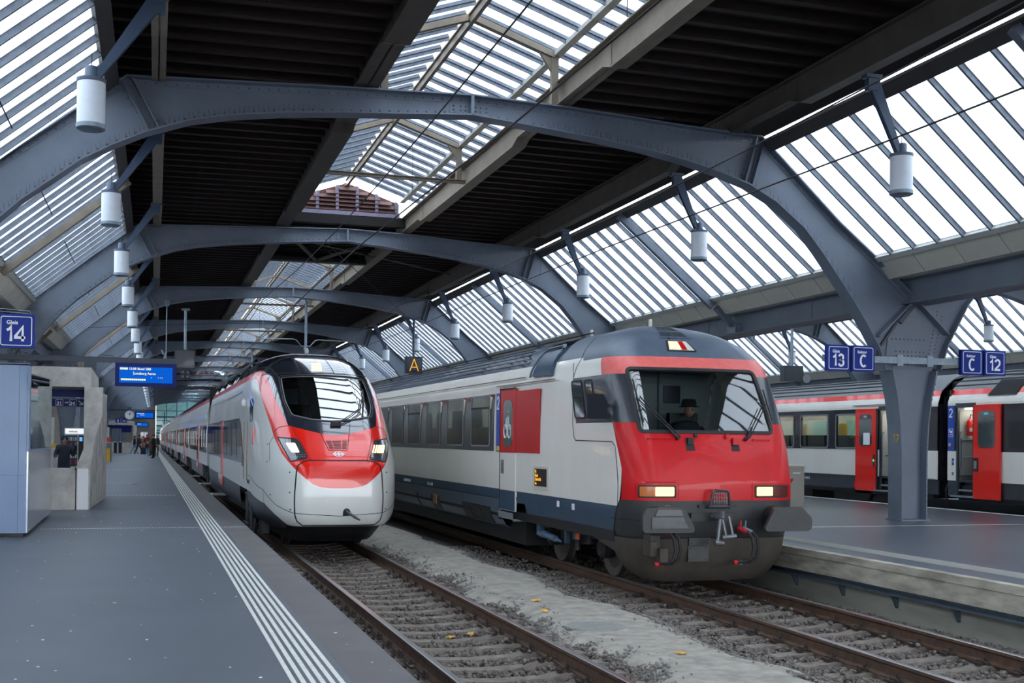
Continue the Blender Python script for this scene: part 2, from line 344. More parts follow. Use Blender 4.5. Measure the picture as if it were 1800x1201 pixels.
def gutter_bay(n, mirror, label):
    """panelled gutter soffit below the glass and the edge girder behind it"""
    g = tag(link('trim_%d' % n, None), label, 'gutter soffit', None, 'structure')
    mx = (lambda u: u) if not mirror else (lambda u: 2*UC-.12-u)
    NPN = 12
    s = MB(); P = [(mx(14.80), 5.60), (mx(15.12), 5.24), (mx(15.12), 5.28), (mx(14.83), 5.64)]
    s.prism(P, .012, BAY/NPN-.012); pme = s.mesh('panel', M['cream'])
    for i in range(NPN): link('panel', pme, g, (0, i*BAY/NPN, 0))
    s = MB(); P = [(mx(15.12), 5.24), (mx(15.6), 5.26), (mx(15.6), 5.3), (mx(15.12), 5.28)]
    s.prism(P, .012, BAY/NPN-.012); pme = s.mesh('panel', M['cream'])
    for i in range(NPN): link('panel', pme, g, (0, i*BAY/NPN, 0))
    s = MB(); u = mx(15.6); s.box(u-.015, u+.015, 0, BAY, 4.72, 5.26); s.box(u-.16, u+.16, 0, BAY, 4.70, 4.73); s.box(u-.16, u+.16, 0, BAY, 5.23, 5.26)
    for v in (BAY*.25, BAY*.62): s.box(u-.03, u+.03, v, v+.5, 4.78, 5.2)
    s.build('edge_girder', M['steel'], g)
    s = MB(); u0, u1 = sorted((mx(14.7), mx(15.72))); s.box(u0, u1, 0, BAY, 5.68, 5.72); s.build('gutter_tray', M['steel_dark'], g)
    return g
# flat timber ceiling, its joists and the longitudinal girders
JP = BAY/23
def ceiling_bay(n, single, label, skylight=True):
    c = tag(link('ceiling', None), label, 'timber ceiling', None, 'structure')
    zc = lambda u: 8.78-.012*abs(u-UC)
    spans = [(-.98, 3.55), (7.75, 12.02)] if skylight else [(-.98, 12.02)]
    for (u0, u1) in spans:
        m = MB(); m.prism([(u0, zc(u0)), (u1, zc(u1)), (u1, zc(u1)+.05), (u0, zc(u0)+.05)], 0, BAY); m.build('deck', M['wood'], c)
    jb = MB()
    for (u0, u1) in spans:
        jb.prism([(u0, zc(u0)-.16), (u1, zc(u1)-.16), (u1, zc(u1)), (u0, zc(u0))], 0, .16)
    if single:
        jm = jb.mesh('joist', M['joist'])
        for i in range(23): link('joist', jm, c, (0, i*JP+.2, 0))
    else:
        m = MB()
        for i in range(23): m.add([(a, b+i*JP+.2, z) for a, b, z in jb.v], jb.f)
        m.build('joist', M['joist'], c, kind='stuff')
    for nm, u, z0, ha, fw in (('lantern_girder', 3.66, 8.2, .12, .44), ('lantern_girder', 7.6, 8.2, .12, .3), ('lamp_girder', 11.3, 7.92, .14, .24), ('lamp_girder', -.12, 7.92, .14, .24)): girder(nm, c, u, z0, 8.8 if 'lan' in nm else 8.5, M['beam_brown' if u in (7.6, -.12) else 'girder_shaded'], ha, fw)  # left lantern and right lamp girders take the brown with painted shade
    return c
def girder(name, par, u, z0, z1, material, haunch=.12, fw=.3):
    """longitudinal I girder, deeper between the haunches"""
    g = MB(); P = [(0, z0+haunch), (2.6, z0+haunch), (3.0, z0), (BAY-3.0, z0), (BAY-2.6, z0+haunch), (BAY, z0+haunch)]
    g.prism(P+[(BAY, z1), (0, z1)], u-.012, u+.012, 'x'); g.strip(P, u-fw/2, u+fw/2, .025, 'x'); g.box(u-fw/2, u+fw/2, 0, BAY, z1-.025, z1)
    for v in (2.55, BAY-2.55):
        g.box(u-.025, u+.025, v-.15, v+.15, z0+haunch+.03, z1-.05)
    return g.build(name, material, par)
LK = BAY/22
def skylight_bay(n, single, label, v0=0., v1=BAY, gable=None):
    """raised glazed lantern along the ridge"""
    w = tag(link('window_%d' % n, None), label, 'roof lantern', None, 'structure')
    ridge = Vector((5.7, 0, 10.02)); eL, eR = Vector((3.35, 0, 9.22)), Vector((8.05, 0, 9.22))
    for s, e in ((-1, eL), (1, eR)):
        d = (e-ridge).normalized(); nz = Vector((-d.z, 0, d.x)) if s > 0 else Vector((d.z, 0, -d.x))
        def span(p, q, a, b, lo, hi, mb):
            P = [p+nz*lo, q+nz*lo, q+nz*hi, p+nz*hi]
            mb.add([(c.x, a, c.z) for c in P]+[(c.x, b, c.z) for c in P], [(0,1,2,3),(7,6,5,4),(0,4,5,1),(1,5,6,2),(2,6,7,3),(3,7,4,0)])
        i0, i1 = round(v0/LK), round(v1/LK)
        p0 = ridge+d*.12
        pm = MB(); span(p0, e, 0, LK-.05, .03, .042, pm); bb = MB(); span(p0, e, -.042, .042, -.03, .06, bb); span(p0, e, -.012, .012, -.1, -.03, bb)
        if single:
            pme, bme = pm.mesh('pane', M['roofglass']), bb.mesh('glazing_bar', M['bar'])
            for i in range(i0, i1): link('pane', pme, w, (0, i*LK+.025, 0)); link('glazing_bar', bme, w, (0, i*LK, 0))
        else:
            pj, bj = MB(), MB(); span(p0, e, v0, v1, .03, .042, pj)
            for i in range(i0, i1): span(p0, e, i*LK-.03, i*LK+.03, -.03, .06, bj)
            pj.build('pane', M['roofglass'], w, kind='stuff'); bj.build('glazing_bar', M['bar'], w, kind='stuff')
        pu = 7.42 if s > 0 else 4.0
        q = ridge+d*((pu-ridge.x)/d.x)
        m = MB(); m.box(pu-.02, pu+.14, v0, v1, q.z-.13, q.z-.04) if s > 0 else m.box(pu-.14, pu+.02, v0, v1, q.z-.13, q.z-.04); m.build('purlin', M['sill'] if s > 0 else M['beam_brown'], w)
        m = MB(); x0, x1 = sorted((e.x-s*.12, e.x-s*.02)); m.box(x0, x1, v0, v1, 8.9, 9.2); m.build('eaves_beam', M['beam_brown'], w)
        m = MB(); m.box(min(e.x-s*.02, e.x+s*.1), max(e.x-s*.02, e.x+s*.1), v0, v1, 9.17, 9.24); m.build('sill', M['sill'], w)
        for v in (v for v in (0, BAY/2, BAY) if v0-.1 <= v <= v1+.1 and not (v == BAY and v1 == BAY)):
            f = MB(); a = ridge+d*.05-nz*.12; b = Vector((pu, 0, q.z-.12))
            f.bar((a.x, v, a.z), (b.x, v, b.z), .12, .15, (0, 1, 0)); f.build('rafter', M['beam_brown'], w)
            f = MB(); f.box(pu-.07, pu+.07, v-.06, v+.06, 8.33 if v in (0, BAY) else 8.42, q.z-.08)
            f.prism([(pu-s*.07, q.z-.45), (pu-s*.07, q.z-.12), (pu-s*.36, q.z-.02)], v-.04, v+.04); f.build('post', M['beam_brown'], w)
    m = MB(); m.box(5.62, 5.78, v0, v1, 9.9, 9.93); m.box(5.66, 5.74, v0, v1, 9.75, 10.06); m.build('ridge_beam', M['beam_brown'], w)
    for v in (BAY/2,):
        if v0 <= v <= v1: m = MB(); m.box(3.9, 7.66, v-.05, v+.05, 8.35, 8.44); m.box(3.9, 7.66, v-.1, v-.05, 8.42, 8.44); m.build('tie_beam', M['beam_brown'], w)
    return w

# templates at bay 0, then copies along the hall (arch planes at V = 0, BAY, ...)
BAYS = list(range(-3, 13)); NEAR = {-1: 1, 0: 1, 1: 1, 2: 1}
arch = thing('steel_arch', '', 'roof arch'); arch_parts(arch, True)
arch_far = thing('steel_arch', '', 'roof arch'); arch_parts(arch_far, False)
colm = thing('steel_column', '', 'column'); column_parts(colm, True)
def place(o, k, hall=0, V=0): o.location = roof(hall*PERIOD, k*BAY+V); o.rotation_euler.z = -RA; return o
tmpl = []
used = set()
def use(t, k, hall, label, name=None):
    if t.name in used: o = dup(t, label=label)
    else: used.add(t.name); o = t
    o['label'] = label
    if name: o.name = name
    place(o, k, hall); return o
HN = {0: 'main hall', 1: 'hall to the right', -1: 'hall to the left'}
def nth(k): return ordinal(k) if k > 0 else 'nearest'
for hall in (0, 1, -1):
    ks = list(range(-2, 14)) if hall == 0 else list(range(-1, 12))
    for k in ks:
        if hall == 0: lab = 'grey riveted steel arch over both trains, %s from the camera' % nth(k) if k >= 0 else 'grey riveted steel arch behind the camera, bay %d' % -k
        else: lab = 'grey riveted steel arch of the %s, %s from the camera' % (HN[hall], nth(k))
        if hall == 0 and k < 0: lab = 'grey riveted steel arch behind the camera, %s of two' % ('farther' if k == -2 else 'nearer')
        if hall and k < 0: lab = 'grey riveted steel arch of the %s, behind the camera' % HN[hall]
        o = use(arch if (hall == 0 and 0 <= k <= 2) else arch_far, k, hall, lab)
for c, kk in ((1, range(0, 12)), (0, range(0, 12))):
    for k in kk:
        lab = ('steel column 17 on the right platform between two pairs of blue signs' if k == 0 else 'splayed grey steel column on the right platform, %s from the camera' % nth(k)) if c else 'splayed grey steel column on the left platform, %s from the camera' % nth(k)
        o = use(colm, k, 0, lab); o.location = roof(CU-(0 if c else PERIOD), k*BAY)
wn = 1; protos = {}
def bay_copy(key, make, k, hall, label, numbered):
    global wn
    if key not in protos: protos[key] = make(label); o = protos[key]
    else: o = dup(protos[key]); o['label'] = label
    if numbered: o.name = '%s_%d' % (numbered, wn); wn += 1
    place(o, k, hall); return o
for hall in (0, 1, -1):
    ks = BAYS if hall == 0 else range(-2, 13)
    for k in ks:
        near = hall == 0 and k in NEAR
        bn = ('bay %d of the ' % (k+1) if k >= 0 else 'bay behind the camera of the ')+HN[hall]
        for mi in (0, 1):
            if k >= 7 and mi == 0 and hall == 0: pass
            bay_copy(('slope', near, mi), lambda l: slope_bay(0, mi, near, l), k, hall, 'sloping glass roof panels on the %s, %s' % ('left' if mi else 'right', bn), 'window')
            bay_copy(('gut', mi), lambda l: gutter_bay(0, mi, l), k, hall, 'panelled gutter soffit and edge girder on the %s, %s' % ('left' if mi else 'right', bn), 'trim')
        sky = hall != 0 or k not in (1, 8)
        c = bay_copy(('ceil', near), lambda l: ceiling_bay(0, near, l), k, hall, 'dark timber ceiling with joists, %s' % bn, None)
        if hall == 0 and k == 1:
            skylight_bay(0, True, 'second stretch of the glazed ridge lantern beginning half way along', BAY/2, BAY).name = 'window_%d' % wn
            place(bpy.data.objects['window_%d' % wn], 1); wn += 1
        elif sky: bay_copy(('sky', near), lambda l: skylight_bay(0, near, l), k, hall, 'glazed ridge lantern, %s' % bn, 'window')
        # girders belong to the ceiling
        if ('g', near) not in protos:
            protos[('g', near)] = 1
# closed stretches of lantern: dark deck between the girders
for k, v0, v1 in ((1, 0, BAY/2), (8, 0, BAY)):
    c = tag(link('ceiling', None), 'closed dark timber deck between two stretches of glazed lantern, bay %d' % (k+1), 'timber ceiling', None, 'structure')
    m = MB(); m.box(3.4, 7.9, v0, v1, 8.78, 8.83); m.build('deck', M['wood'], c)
    jm = MB(); jm.box(3.4, 7.9, 0, .14, 8.64, 8.78); jme = jm.mesh('joist', M['joist'])
    for i in range(int((v1-v0)/JP)): link('joist', jme, c, (0, v0+.2+i*JP, 0))
    if k == 1:
        for u in (3.75, 7.5): m = MB(); m.bar((u, .9, 8.42), (5.7, BAY/2-.2, 8.42), .09, .09); m.build('brace', M['girder_shaded'], c)
        m = MB(); m.box(3.7, 7.7, BAY/2-.35, BAY/2-.2, 8.36, 8.52); m.build('cross_beam', M['black'], c)
        m = MB(); m.tube([(3.7, 2.2, 8.4), (11.2, BAY*.55, 8.3)], .018, 6); m.build('tie_rod', M['beam_brown'], c)
    place(c, k)
# louvred gable at the end of the first lantern
for k, v in ((1, 0), (2, -BAY/2), (8, 0)):
    l = tag(link('wall_gable', None), 'louvred brown gable wall closing the ridge lantern, %s from the camera' % {1: 'nearest', 2: 'second', 8: 'third'}[k], 'gable wall', None, 'structure')
    fr = MB(); zt = lambda u: 9.86-.34*abs(u-5.7)
    for u in (4.1, 4.75, 5.38, 6.02, 6.65, 7.3): fr.prism([(u-.05, 8.86), (u+.05, 8.86), (u+.05, zt(u+.05)), (u-.05, zt(u-.05))], -.03, .07)
    fr.box(3.9, 7.4, -.06, .08, 8.8, 8.92); fr.build('frame', M['louvreframe'], l)
    for i in range(7):
        z = 8.95+i*.13; uu = min(1.6, max(.1, (9.8-z-.1)/.34))
        s = MB(); s.add([(5.7-uu, -.05, z), (5.7+uu, -.05, z), (5.7+uu, .05, z+.12), (5.7-uu, .05, z+.12), (5.7-uu, -.03, z-.012), (5.7+uu, -.03, z-.012), (5.7+uu, .07, z+.108), (5.7-uu, .07, z+.108)], [(0,1,2,3),(7,6,5,4),(0,4,5,1),(1,5,6,2),(2,6,7,3),(3,7,4,0)])
        s.build('slat', M['louvre'], l)
    s = MB(); s.prism([(3.9, 8.9), (7.4, 8.9), (7.4, 9.28), (5.7, 9.86), (3.9, 9.26)], .1, .13); s.build('backing', M['louvre'], l)
    s = MB(); s.box(3.6, 7.75, -.08, .08, 8.5, 8.78); s.build('cross_beam', M['wood'], l)
    place(l, k, 0, v+.02)
# ------------------------------------------------------------------ ground: platforms, tracks, ballast
M['asphalt'] = mat('blue_grey_platform_asphalt', (90, 96, 105), .46, 0, .08, .7, .12, 260)
M['asphalt_edge'] = mat('warm_grey_edge_slab', (99, 96, 98), .55, 0, .12, 1.2, .15, 220)
M['strip'] = mat('white_tactile_strip', (222, 222, 216), .55, 0, .1, 14)
M['ribbed'] = mat('grey_ribbed_tactile_band', (134, 134, 130), .6, 0, .12, 5)
M['rib'] = mat('pale_tactile_rib', (164, 164, 158), .6)
M['concrete'] = mat('weathered_platform_concrete', (186, 180, 164), .8, 0, .0, 3, .15, 30, col2=(132, 128, 116), stretch=(.5, .5, 2.2))
M['concrete_low'] = mat('dark_platform_wall_concrete', (140, 138, 128), .85, 0, .14, 2, .12, 25, stretch=(.4, .4, 2.5))
M['ballast'] = mat('dark_ballast', (72, 66, 62), .95, 0, .3, 14, .8, 22)
M['stone'] = mat('ballast_stone', (54, 48, 46), .9, 0, .0, 26, 0, 60, col2=(134, 125, 118))
M['stone_pale'] = mat('pale_grey_stone', (140, 137, 132), .9, 0, .0, 5, 0, 60, col2=(98, 95, 92))
M['gravel'] = mat('pale_fine_gravel', (172, 166, 155), .95, 0, .0, 5, .35, 300, col2=(140, 135, 127))
M['sleeper'] = mat('weathered_concrete_sleeper', (138, 128, 119), .85, 0, .0, 8, .05, 60, col2=(104, 95, 88))
M['rust'] = mat('rust_brown_rail', (104, 78, 61), .55, .3, .2, 9, .1, 60, col2=(72, 58, 50))
M['railtop'] = mat('polished_rail_head', (176, 172, 170), .28, .9)
M['clip'] = mat('rusty_rail_clip', (62, 50, 45), .65, .4, .2, 30)
M['tray'] = mat('blue_grey_cable_tray', (84, 98, 108), .5, .4, .15, 6)
edge14 = lambda y: 1.86+.0075*(y-9)
c14 = lambda y: 3.60+.0065*(y-12)
c13 = lambda y: 8.23-.0027*max(0., 17-y)**2
edge13 = lambda y: c13(y)+1.70
YS = [-30, -10, 0, 4, 7, 9, 11, 13, 15, 17, 20, 25, 35, 60, 120, 215]
def ribbon(mb, xl, xr, z0, z1, ys, m=0):
    """slab between two curves x = xl(y), xr(y)"""
    n = len(ys); v = []
    for y in ys: v += [(xl(y), y, z0), (xr(y), y, z0), (xr(y), y, z1), (xl(y), y, z1)]
    f = [(i*4+k, i*4+(k+1) % 4, i*4+4+(k+1) % 4, i*4+4+k) for i in range(n-1) for k in range(4)]+[(3,2,1,0), tuple((n-1)*4+k for k in range(4))]
    return mb.add(v, f, m)
K = lambda c: (lambda y: c)
off = lambda fn, d: (lambda y: fn(y)+d)
g = MB(); g.box(-60, 70, -60, 260, -1.3, -.94); tag(g.build('ground', M['ballast'], kind='structure'), 'dark ballast bed under the tracks', 'ground')
fl = tag(link('floor', None), 'blue grey asphalt platform on the left with white tactile lines', 'platform', None, 'structure')
m = MB(); ribbon(m, K(-10.8), off(edge14, -.44), -.9, 0, YS); m.build('surface', M['asphalt'], fl)
m = MB(); ribbon(m, off(edge14, -.44), edge14, -.9, -.001, YS); m.build('edge_slab', M['asphalt_edge'], fl)
for i in range(6):
    m = MB(); d = -.84+i*.063; ribbon(m, off(edge14, d), off(edge14, d+.032), .0, .006, YS); m.build('tactile_line', M['strip'], fl)
m = MB()
for y, x0, x1, w, st in ((22.35, -1.6, 1.95, .02, .055), (34.6, -.9, 1.05, .06, .11), (61, -1.5, .2, .06, .11)):
    x = x0
    while x < x1: m.box(x, x+st*.62, y, y+w, 0, .004); x += st
m.build('joint_dots', M['strip'], fl, kind='stuff')
m = MB(); m.box(-1.05, -.15, 42.5, 43.2, 0, .006); m.build('hatch_cover', M['ribbed'], fl)
m = MB()
for y, a, b in ((42.4, -1.2, -1.05), (42.4, -.15, 0)): m.box(a, b, y, y+.9, 0, .006)
m.build('hatch_frame', M['steel_dark'], fl)
m = MB(); m.box(-.95, .2, 28.2, 31, .0, .004); m.build('asphalt_patch', M['asphalt'], fl)
m = MB(); m.box(-3.2, -2.3, 10.9, 12.7, .0, .005); m.build('hatch_cover', M['steel_dark'], fl)
m = MB(); m.box(-2.3, -2.22, 10.85, 12.75, .0, .007); m.box(-3.2, -2.22, 12.7, 12.78, .0, .007); m.build('hatch_frame', M['galv'], fl)
m = MB()
for i in range(150):
    y = 8+26*rng.uniform()**1.8; x = rng.uniform(-3, 1.8); s = rng.uniform(.006, .018); m.box(x, x+s*rng.uniform(.6, 2.2), y, y+s, 0, .003)
m.build('litter_speck', M['strip'], fl, kind='stuff')
# right platform
fr_ = tag(link('floor', None), 'dark glossy asphalt platform on the right with concrete edge wall', 'platform', None, 'structure')
M['asphalt_r'] = mat('dark_glossy_asphalt', (76, 82, 91), .33, 0, .12, .6, .1, 240)
m = MB(); ribbon(m, off(edge13, .10), K(20.05), -.25, 0, YS); m.build('surface', M['asphalt_r'], fr_)
m = MB(); ribbon(m, edge13, off(edge13, .16), -.10, .002, YS); m.build('coping', M['concrete'], fr_)
m = MB(); ribbon(m, off(edge13, .012), off(edge13, .2), -.34, -.106, YS); m.build('edge_beam', M['concrete'], fr_)
m = MB(); ribbon(m, off(edge13, .10), off(edge13, .4), -1.0, -.345, YS); m.build('retaining_wall', M['concrete_low'], fr_)
m = MB(); ribbon(m, K(18.2), K(20.08), -1, -.002, YS); m.build('far_edge', M['asphalt_r'], fr_)
m = MB(); ribbon(m, K(19.8), K(19.95), -.0, .005, YS); m.build('edge_line', M['strip'], fr_)
m = MB(); ribbon(m, off(edge13, .62), off(edge13, 1.04), .0, .004, YS)
m.build('tactile_band', M['ribbed'], fr_)
m = MB()
for i in range(9): ribbon(m, off(edge13, .64+i*.045), off(edge13, .658+i*.045), .004, .009, YS)
m.build('tactile_rib', M['rib'], fr_, kind='stuff')
m = MB(); ribbon(m, off(edge13, -.02), off(edge13, .12), -.395, -.35, YS); ribbon(m, off(edge13, -.02), off(edge13, -.012), -.43, -.35, YS); m.build('cable_tray', M['tray'], fr_)
bk = MB(); bk.prism([(-.01, -.43), (.11, -.43), (.11, -.60), (.07, -.60)], -.02, .02); bkm = bk.mesh('tray_bracket', M['tray'])
for i in range(9): y = 10.05+i*1.32; link('tray_bracket', bkm, fr_, (edge13(y), y, 0))
m = MB()
for y, a in ((20.6, 12.2),): m.box(a, 19.7, y, y+.025, 0, .003)
m.build('joint_line', M['strip'], fr_)
# platforms further off
for nm, x0, x1, lab in (('floor', -19.5, -14.6, 'asphalt platform beyond the tracks far left'), ('floor', 23.6, 36, 'asphalt platform beyond the far right train')):
    m = MB(); ribbon(m, K(x0), K(x1), -.9, 0, [-30, 215]); tag(m.build(nm, M['asphalt'], kind='structure'), lab, 'platform')

# tracks
RAILP = [(-.075, -.172), (.075, -.172), (.075, -.160), (.014, -.142), (.009, -.06), (.036, -.04), (.036, -.008), (.028, 0), (-.028, 0), (-.036, -.008), (-.036, -.04), (-.009, -.06), (-.014, -.142), (-.075, -.160)]
def rail(par, fn, side, ys):
    m = MB(); n = len(RAILP); v = []
    for y in ys: v += [(fn(y)+side*.7535+a, y, -.55+b) for a, b in RAILP]
    f = []; mi = []
    for i in range(len(ys)-1):
        for k in range(n): f.append((i*n+k, i*n+(k+1) % n, (i+1)*n+(k+1) % n, (i+1)*n+k)); mi.append(1 if k in (6, 7, 8) else 0)
    m.v = v; m.f = f; m.m = mi
    return m.build('rail', [M['rust'], M['railtop']], par, smooth=30)
def sleeper_mesh():
    S = [(-1.3, -.06, .10), (-1.28, -.03, .11), (-1.0, -.018, .11), (-.9, .0, .115), (-.6, .0, .115), (-.42, -.035, .105), (0, -.05, .10)]; S = S+[(-a, b, c) for a, b, c in reversed(S[:-1])]
    m = MB(); v = []
    for x, zt, hw in S: v += [(x, -.135, -.22), (x, -hw*.92, zt), (x, hw*.92, zt), (x, .135, -.22)]
    f = [(i*4+k, i*4+(k+1) % 4, i*4+4+(k+1) % 4, i*4+4+k) for i in range(len(S)-1) for k in range(4)]+[(0,1,2,3), tuple(reversed(range(len(S)*4-4, len(S)*4)))]
    m.add(v, f); return m.mesh('sleeper', M['sleeper'], smooth=12)
def clip_mesh():
    m = MB(); P = []
    for i in range(15):
        t = i/14; a = -math.pi*.9+t*math.pi*1.8
        P.append((.045-.05*math.cos(a*1.0)*(1 if abs(a) < 2 else .8), .085*math.sin(a)*(1-.25*math.cos(a)), .03+.022*math.cos(2*a)))
    m.tube(P, .009, 5); m.tube([(.02, -.03, .02), (.07, -.05, .035), (.1, -.02, .045), (.1, .02, .045), (.07, .05, .035), (.02, .03, .02)], .009, 5)
    m.tube_prof(Vector((.03, 0, 0)), [(.02, 0), (.02, .05), (.012, .055), (.012, .08)], 6, 0); m.box(.09, .14, -.06, .06, 0, .03)
    return m.mesh('rail_clip', M['clip'], smooth=40)
slm, clm = sleeper_mesh(), clip_mesh()
def track(label, fn, ys, s0, s1, sp, clips_to):
    t = thing('railway_track', label, 'track')
    rail(t, fn, -1, ys); rail(t, fn, 1, ys)
    y = s0
    while y < s1:
        s = link('sleeper', slm, t, (fn(y), y, -.722))
        if y < clips_to:
            for sd in (-1, 1):
                for q in (-1, 1):
                    c = link('rail_clip', clm, s, (sd*.7535+q*.075, 0, .004), 0 if q > 0 else math.pi)
        y += sp
    return t
RY = [-30, 4, 7, 8, 9, 10, 11, 12, 13, 14, 15, 16, 17, 19, 22, 30, 60, 215]
track('rusty railway track under the tilt-nosed white and red train', c14, RY, 7.9, 27.5, .6, 21)
track('rusty railway track under the boxy red fronted train', c13, RY, 7.75, 20.5, .6, 17)
for cx, lab in ((21.8, 'railway track under the far right train with open doors'), (-12.7, 'railway track beyond the left platform')):
    t = thing('railway_track', lab, 'track'); rail(t, K(cx), -1, [-30, 215]); rail(t, K(cx), 1, [-30, 215])
# stones
ico_v = []; ico_f = []
_bm = bmesh.new(); bmesh.ops.create_icosphere(_bm, subdivisions=1, radius=1); ico_v = np.array([v.co[:] for v in _bm.verts]); ico_f = np.array([[v.index for v in f.verts] for f in _bm.faces]); _bm.free()
def stones(name, pts, sizes, material, label, cat, flat=.7):
    n = len(pts); ang = rng.uniform(0, 6.283, (n, 2)); sc = np.array(sizes)[:, None]*rng.uniform(.65, 1.25, (n, 3))*[1, 1, flat]
    V = ico_v[None]*rng.uniform(.72, 1.15, (n, 12, 1))*sc[:, None, :]
    c, s = np.cos(ang[:, 0])[:, None], np.sin(ang[:, 0])[:, None]; x = V[..., 0]*c-V[..., 1]*s; y = V[..., 0]*s+V[..., 1]*c
    c, s = np.cos(ang[:, 1]*.15)[:, None], np.sin(ang[:, 1]*.15)[:, None]; z = V[..., 2]*c-x*s; x = x*c+V[..., 2]*s
    V = np.stack([x, y, z], -1)+np.array(pts)[:, None, :]
    F = (ico_f[None]+(np.arange(n)*12)[:, None, None]).reshape(-1, 3)
    me = bpy.data.meshes.new(name); me.vertices.add(n*12); me.vertices.foreach_set('co', V.reshape(-1)); me.loops.add(len(F)*3); me.loops.foreach_set('vertex_index', F.reshape(-1).astype(np.int32))
    me.polygons.add(len(F)); me.polygons.foreach_set('loop_start', (np.arange(len(F))*3).astype(np.int32)); me.update(calc_edges=True); me.materials.append(material)
    return tag(link(name, me, kind='stuff'), label, cat)
def scatter(fn, x0, x1, y0, y1, n, sl0, zb):
    P, S = [], []
    Y = y0+(y1-y0)*rng.uniform(0, 1, n)**1.35; X = rng.uniform(x0, x1, n); R = rng.uniform(.02, .052, n)
    for x, y, r in zip(X, Y, R):
        ph = (y-sl0) % .6; onsl = (ph < .135 or ph > .465) and abs(x) < 1.33
        if onsl and rng.uniform() > .04: continue
        if any(abs(x-sd*.7535) < .09 for sd in (-1, 1)): continue
        z = zb+(.0 if abs(x) < .6 else .018)+rng.uniform(-.015, .028)
        if onsl: z = -.70
        P.append((fn(y)+x, y, z)); S.append(r)
    return P, S
P1, S1 = scatter(c14, -1.72, 1.75, 8.0, 26, 26000, 7.9, -.80); P2, S2 = scatter(c13, -2.0, 1.72, 7.8, 26, 30000, 7.75, -.80)
stones('ballast', P1+P2, S1+S2, M['stone'], 'dark brown ballast stones between the sleepers of both tracks', 'ballast')
m = MB(); ribbon(m, off(c14, -1.8), off(c14, 1.8), -.95, -.82, RY); ribbon(m, off(c13, -2.1), off(c13, 1.75), -.95, -.82, RY)
tag(m.build('ballast_bed', M['ballast'], kind='structure'), 'compacted ballast below the stones', 'ground')
# pale gravel path between the two tracks: raised, ragged edges
gy = np.concatenate([np.arange(7, 30, .22), np.arange(30, 215, 6)]); gx = np.linspace(0, 1, 22)
vv, ff = [], []
for j, y in enumerate(gy):
    xl = c14(y)+1.30+.14*math.sin(y*1.7)+rng.normal(0, .06); xr = c13(y)-1.55+.12*math.sin(y*1.3+1)+rng.normal(0, .06)
    for t in gx: e = min(t, 1-t); vv.append((xl+(xr-xl)*t, y, -.82+.15*min(1, e*5)**.7+rng.normal(0, .002)))
nx_ = len(gx)
for j in range(len(gy)-1):
    for i in range(nx_-1): ff.append((j*nx_+i, j*nx_+i+1, (j+1)*nx_+i+1, (j+1)*nx_+i))
m = MB(); m.add(vv, ff); o = m.build('floor', M['gravel'], smooth=80, kind='structure'); tag(o, 'pale fine gravel path between the two tracks', 'gravel path')
P, S = [], []
for i in range(12000):
    y = 8+18*rng.uniform()**1.5; side = rng.integers(2); d = rng.normal(-.04, .13)
    x = c14(y)+1.42+d+.14*math.sin(y*1.7) if side else c13(y)-1.62-d+.12*math.sin(y*1.3+1)
    P.append((x, y, -.79+.12*min(1, max(0, d*3+.3))+rng.uniform(-.01, .012))); S.append(rng.uniform(.008, .028))
stones('ballast', P, S, M['stone_pale'], 'pale grey stones along the ragged edges of the gravel path', 'ballast')
m = MB(); m.lathe((0, 0, 0), [(.38, 0), (.38, .02), (.34, .026), (.33, .02), (.02, .022), (.02, .03)], 28); o = m.build('manhole_cover', M['ribbed'], smooth=30); o.location = (5.49, 13.88, -.678)
tag(o, 'round grey manhole cover lying in the gravel path', 'manhole cover')
lf = MB(); lf.add([(0,0,.004), (.05,-.02,.02), (.09,.01,.0), (.13,.05,.03), (.08,.06,.01), (.06,.11,.03), (.03,.06,.005), (-.03,.07,.02), (-.01,.03,.0), (.05,.03,.035)], [(0,1,9),(1,2,9),(2,3,9),(3,4,9),(4,5,9),(5,6,9),(6,7,9),(7,8,9),(8,0,9)])
M['leaf'] = mat('yellow_fallen_leaf', (206, 160, 66), .6, 0, .2, 30)
lme = lf.mesh('fallen_leaf', M['leaf'])
for i, (x, y, z, lab) in enumerate([(5.47, 16.22, -.665, 'on the gravel, farther of two'), (5.32, 15.2, -.665, 'on the gravel, nearer of two'), (5.75, 11.85, -.665, 'alone on the near gravel'), (3.66, 14.05, -.76, 'between the rails, left of two'), (3.9, 14.2, -.76, 'between the rails, right of two')]):
    o = link('fallen_leaf', lme, None, (x, y, z), i*1.3); tag(o, 'crumpled yellow fallen leaf '+lab, 'leaf', 'fallen leaves')
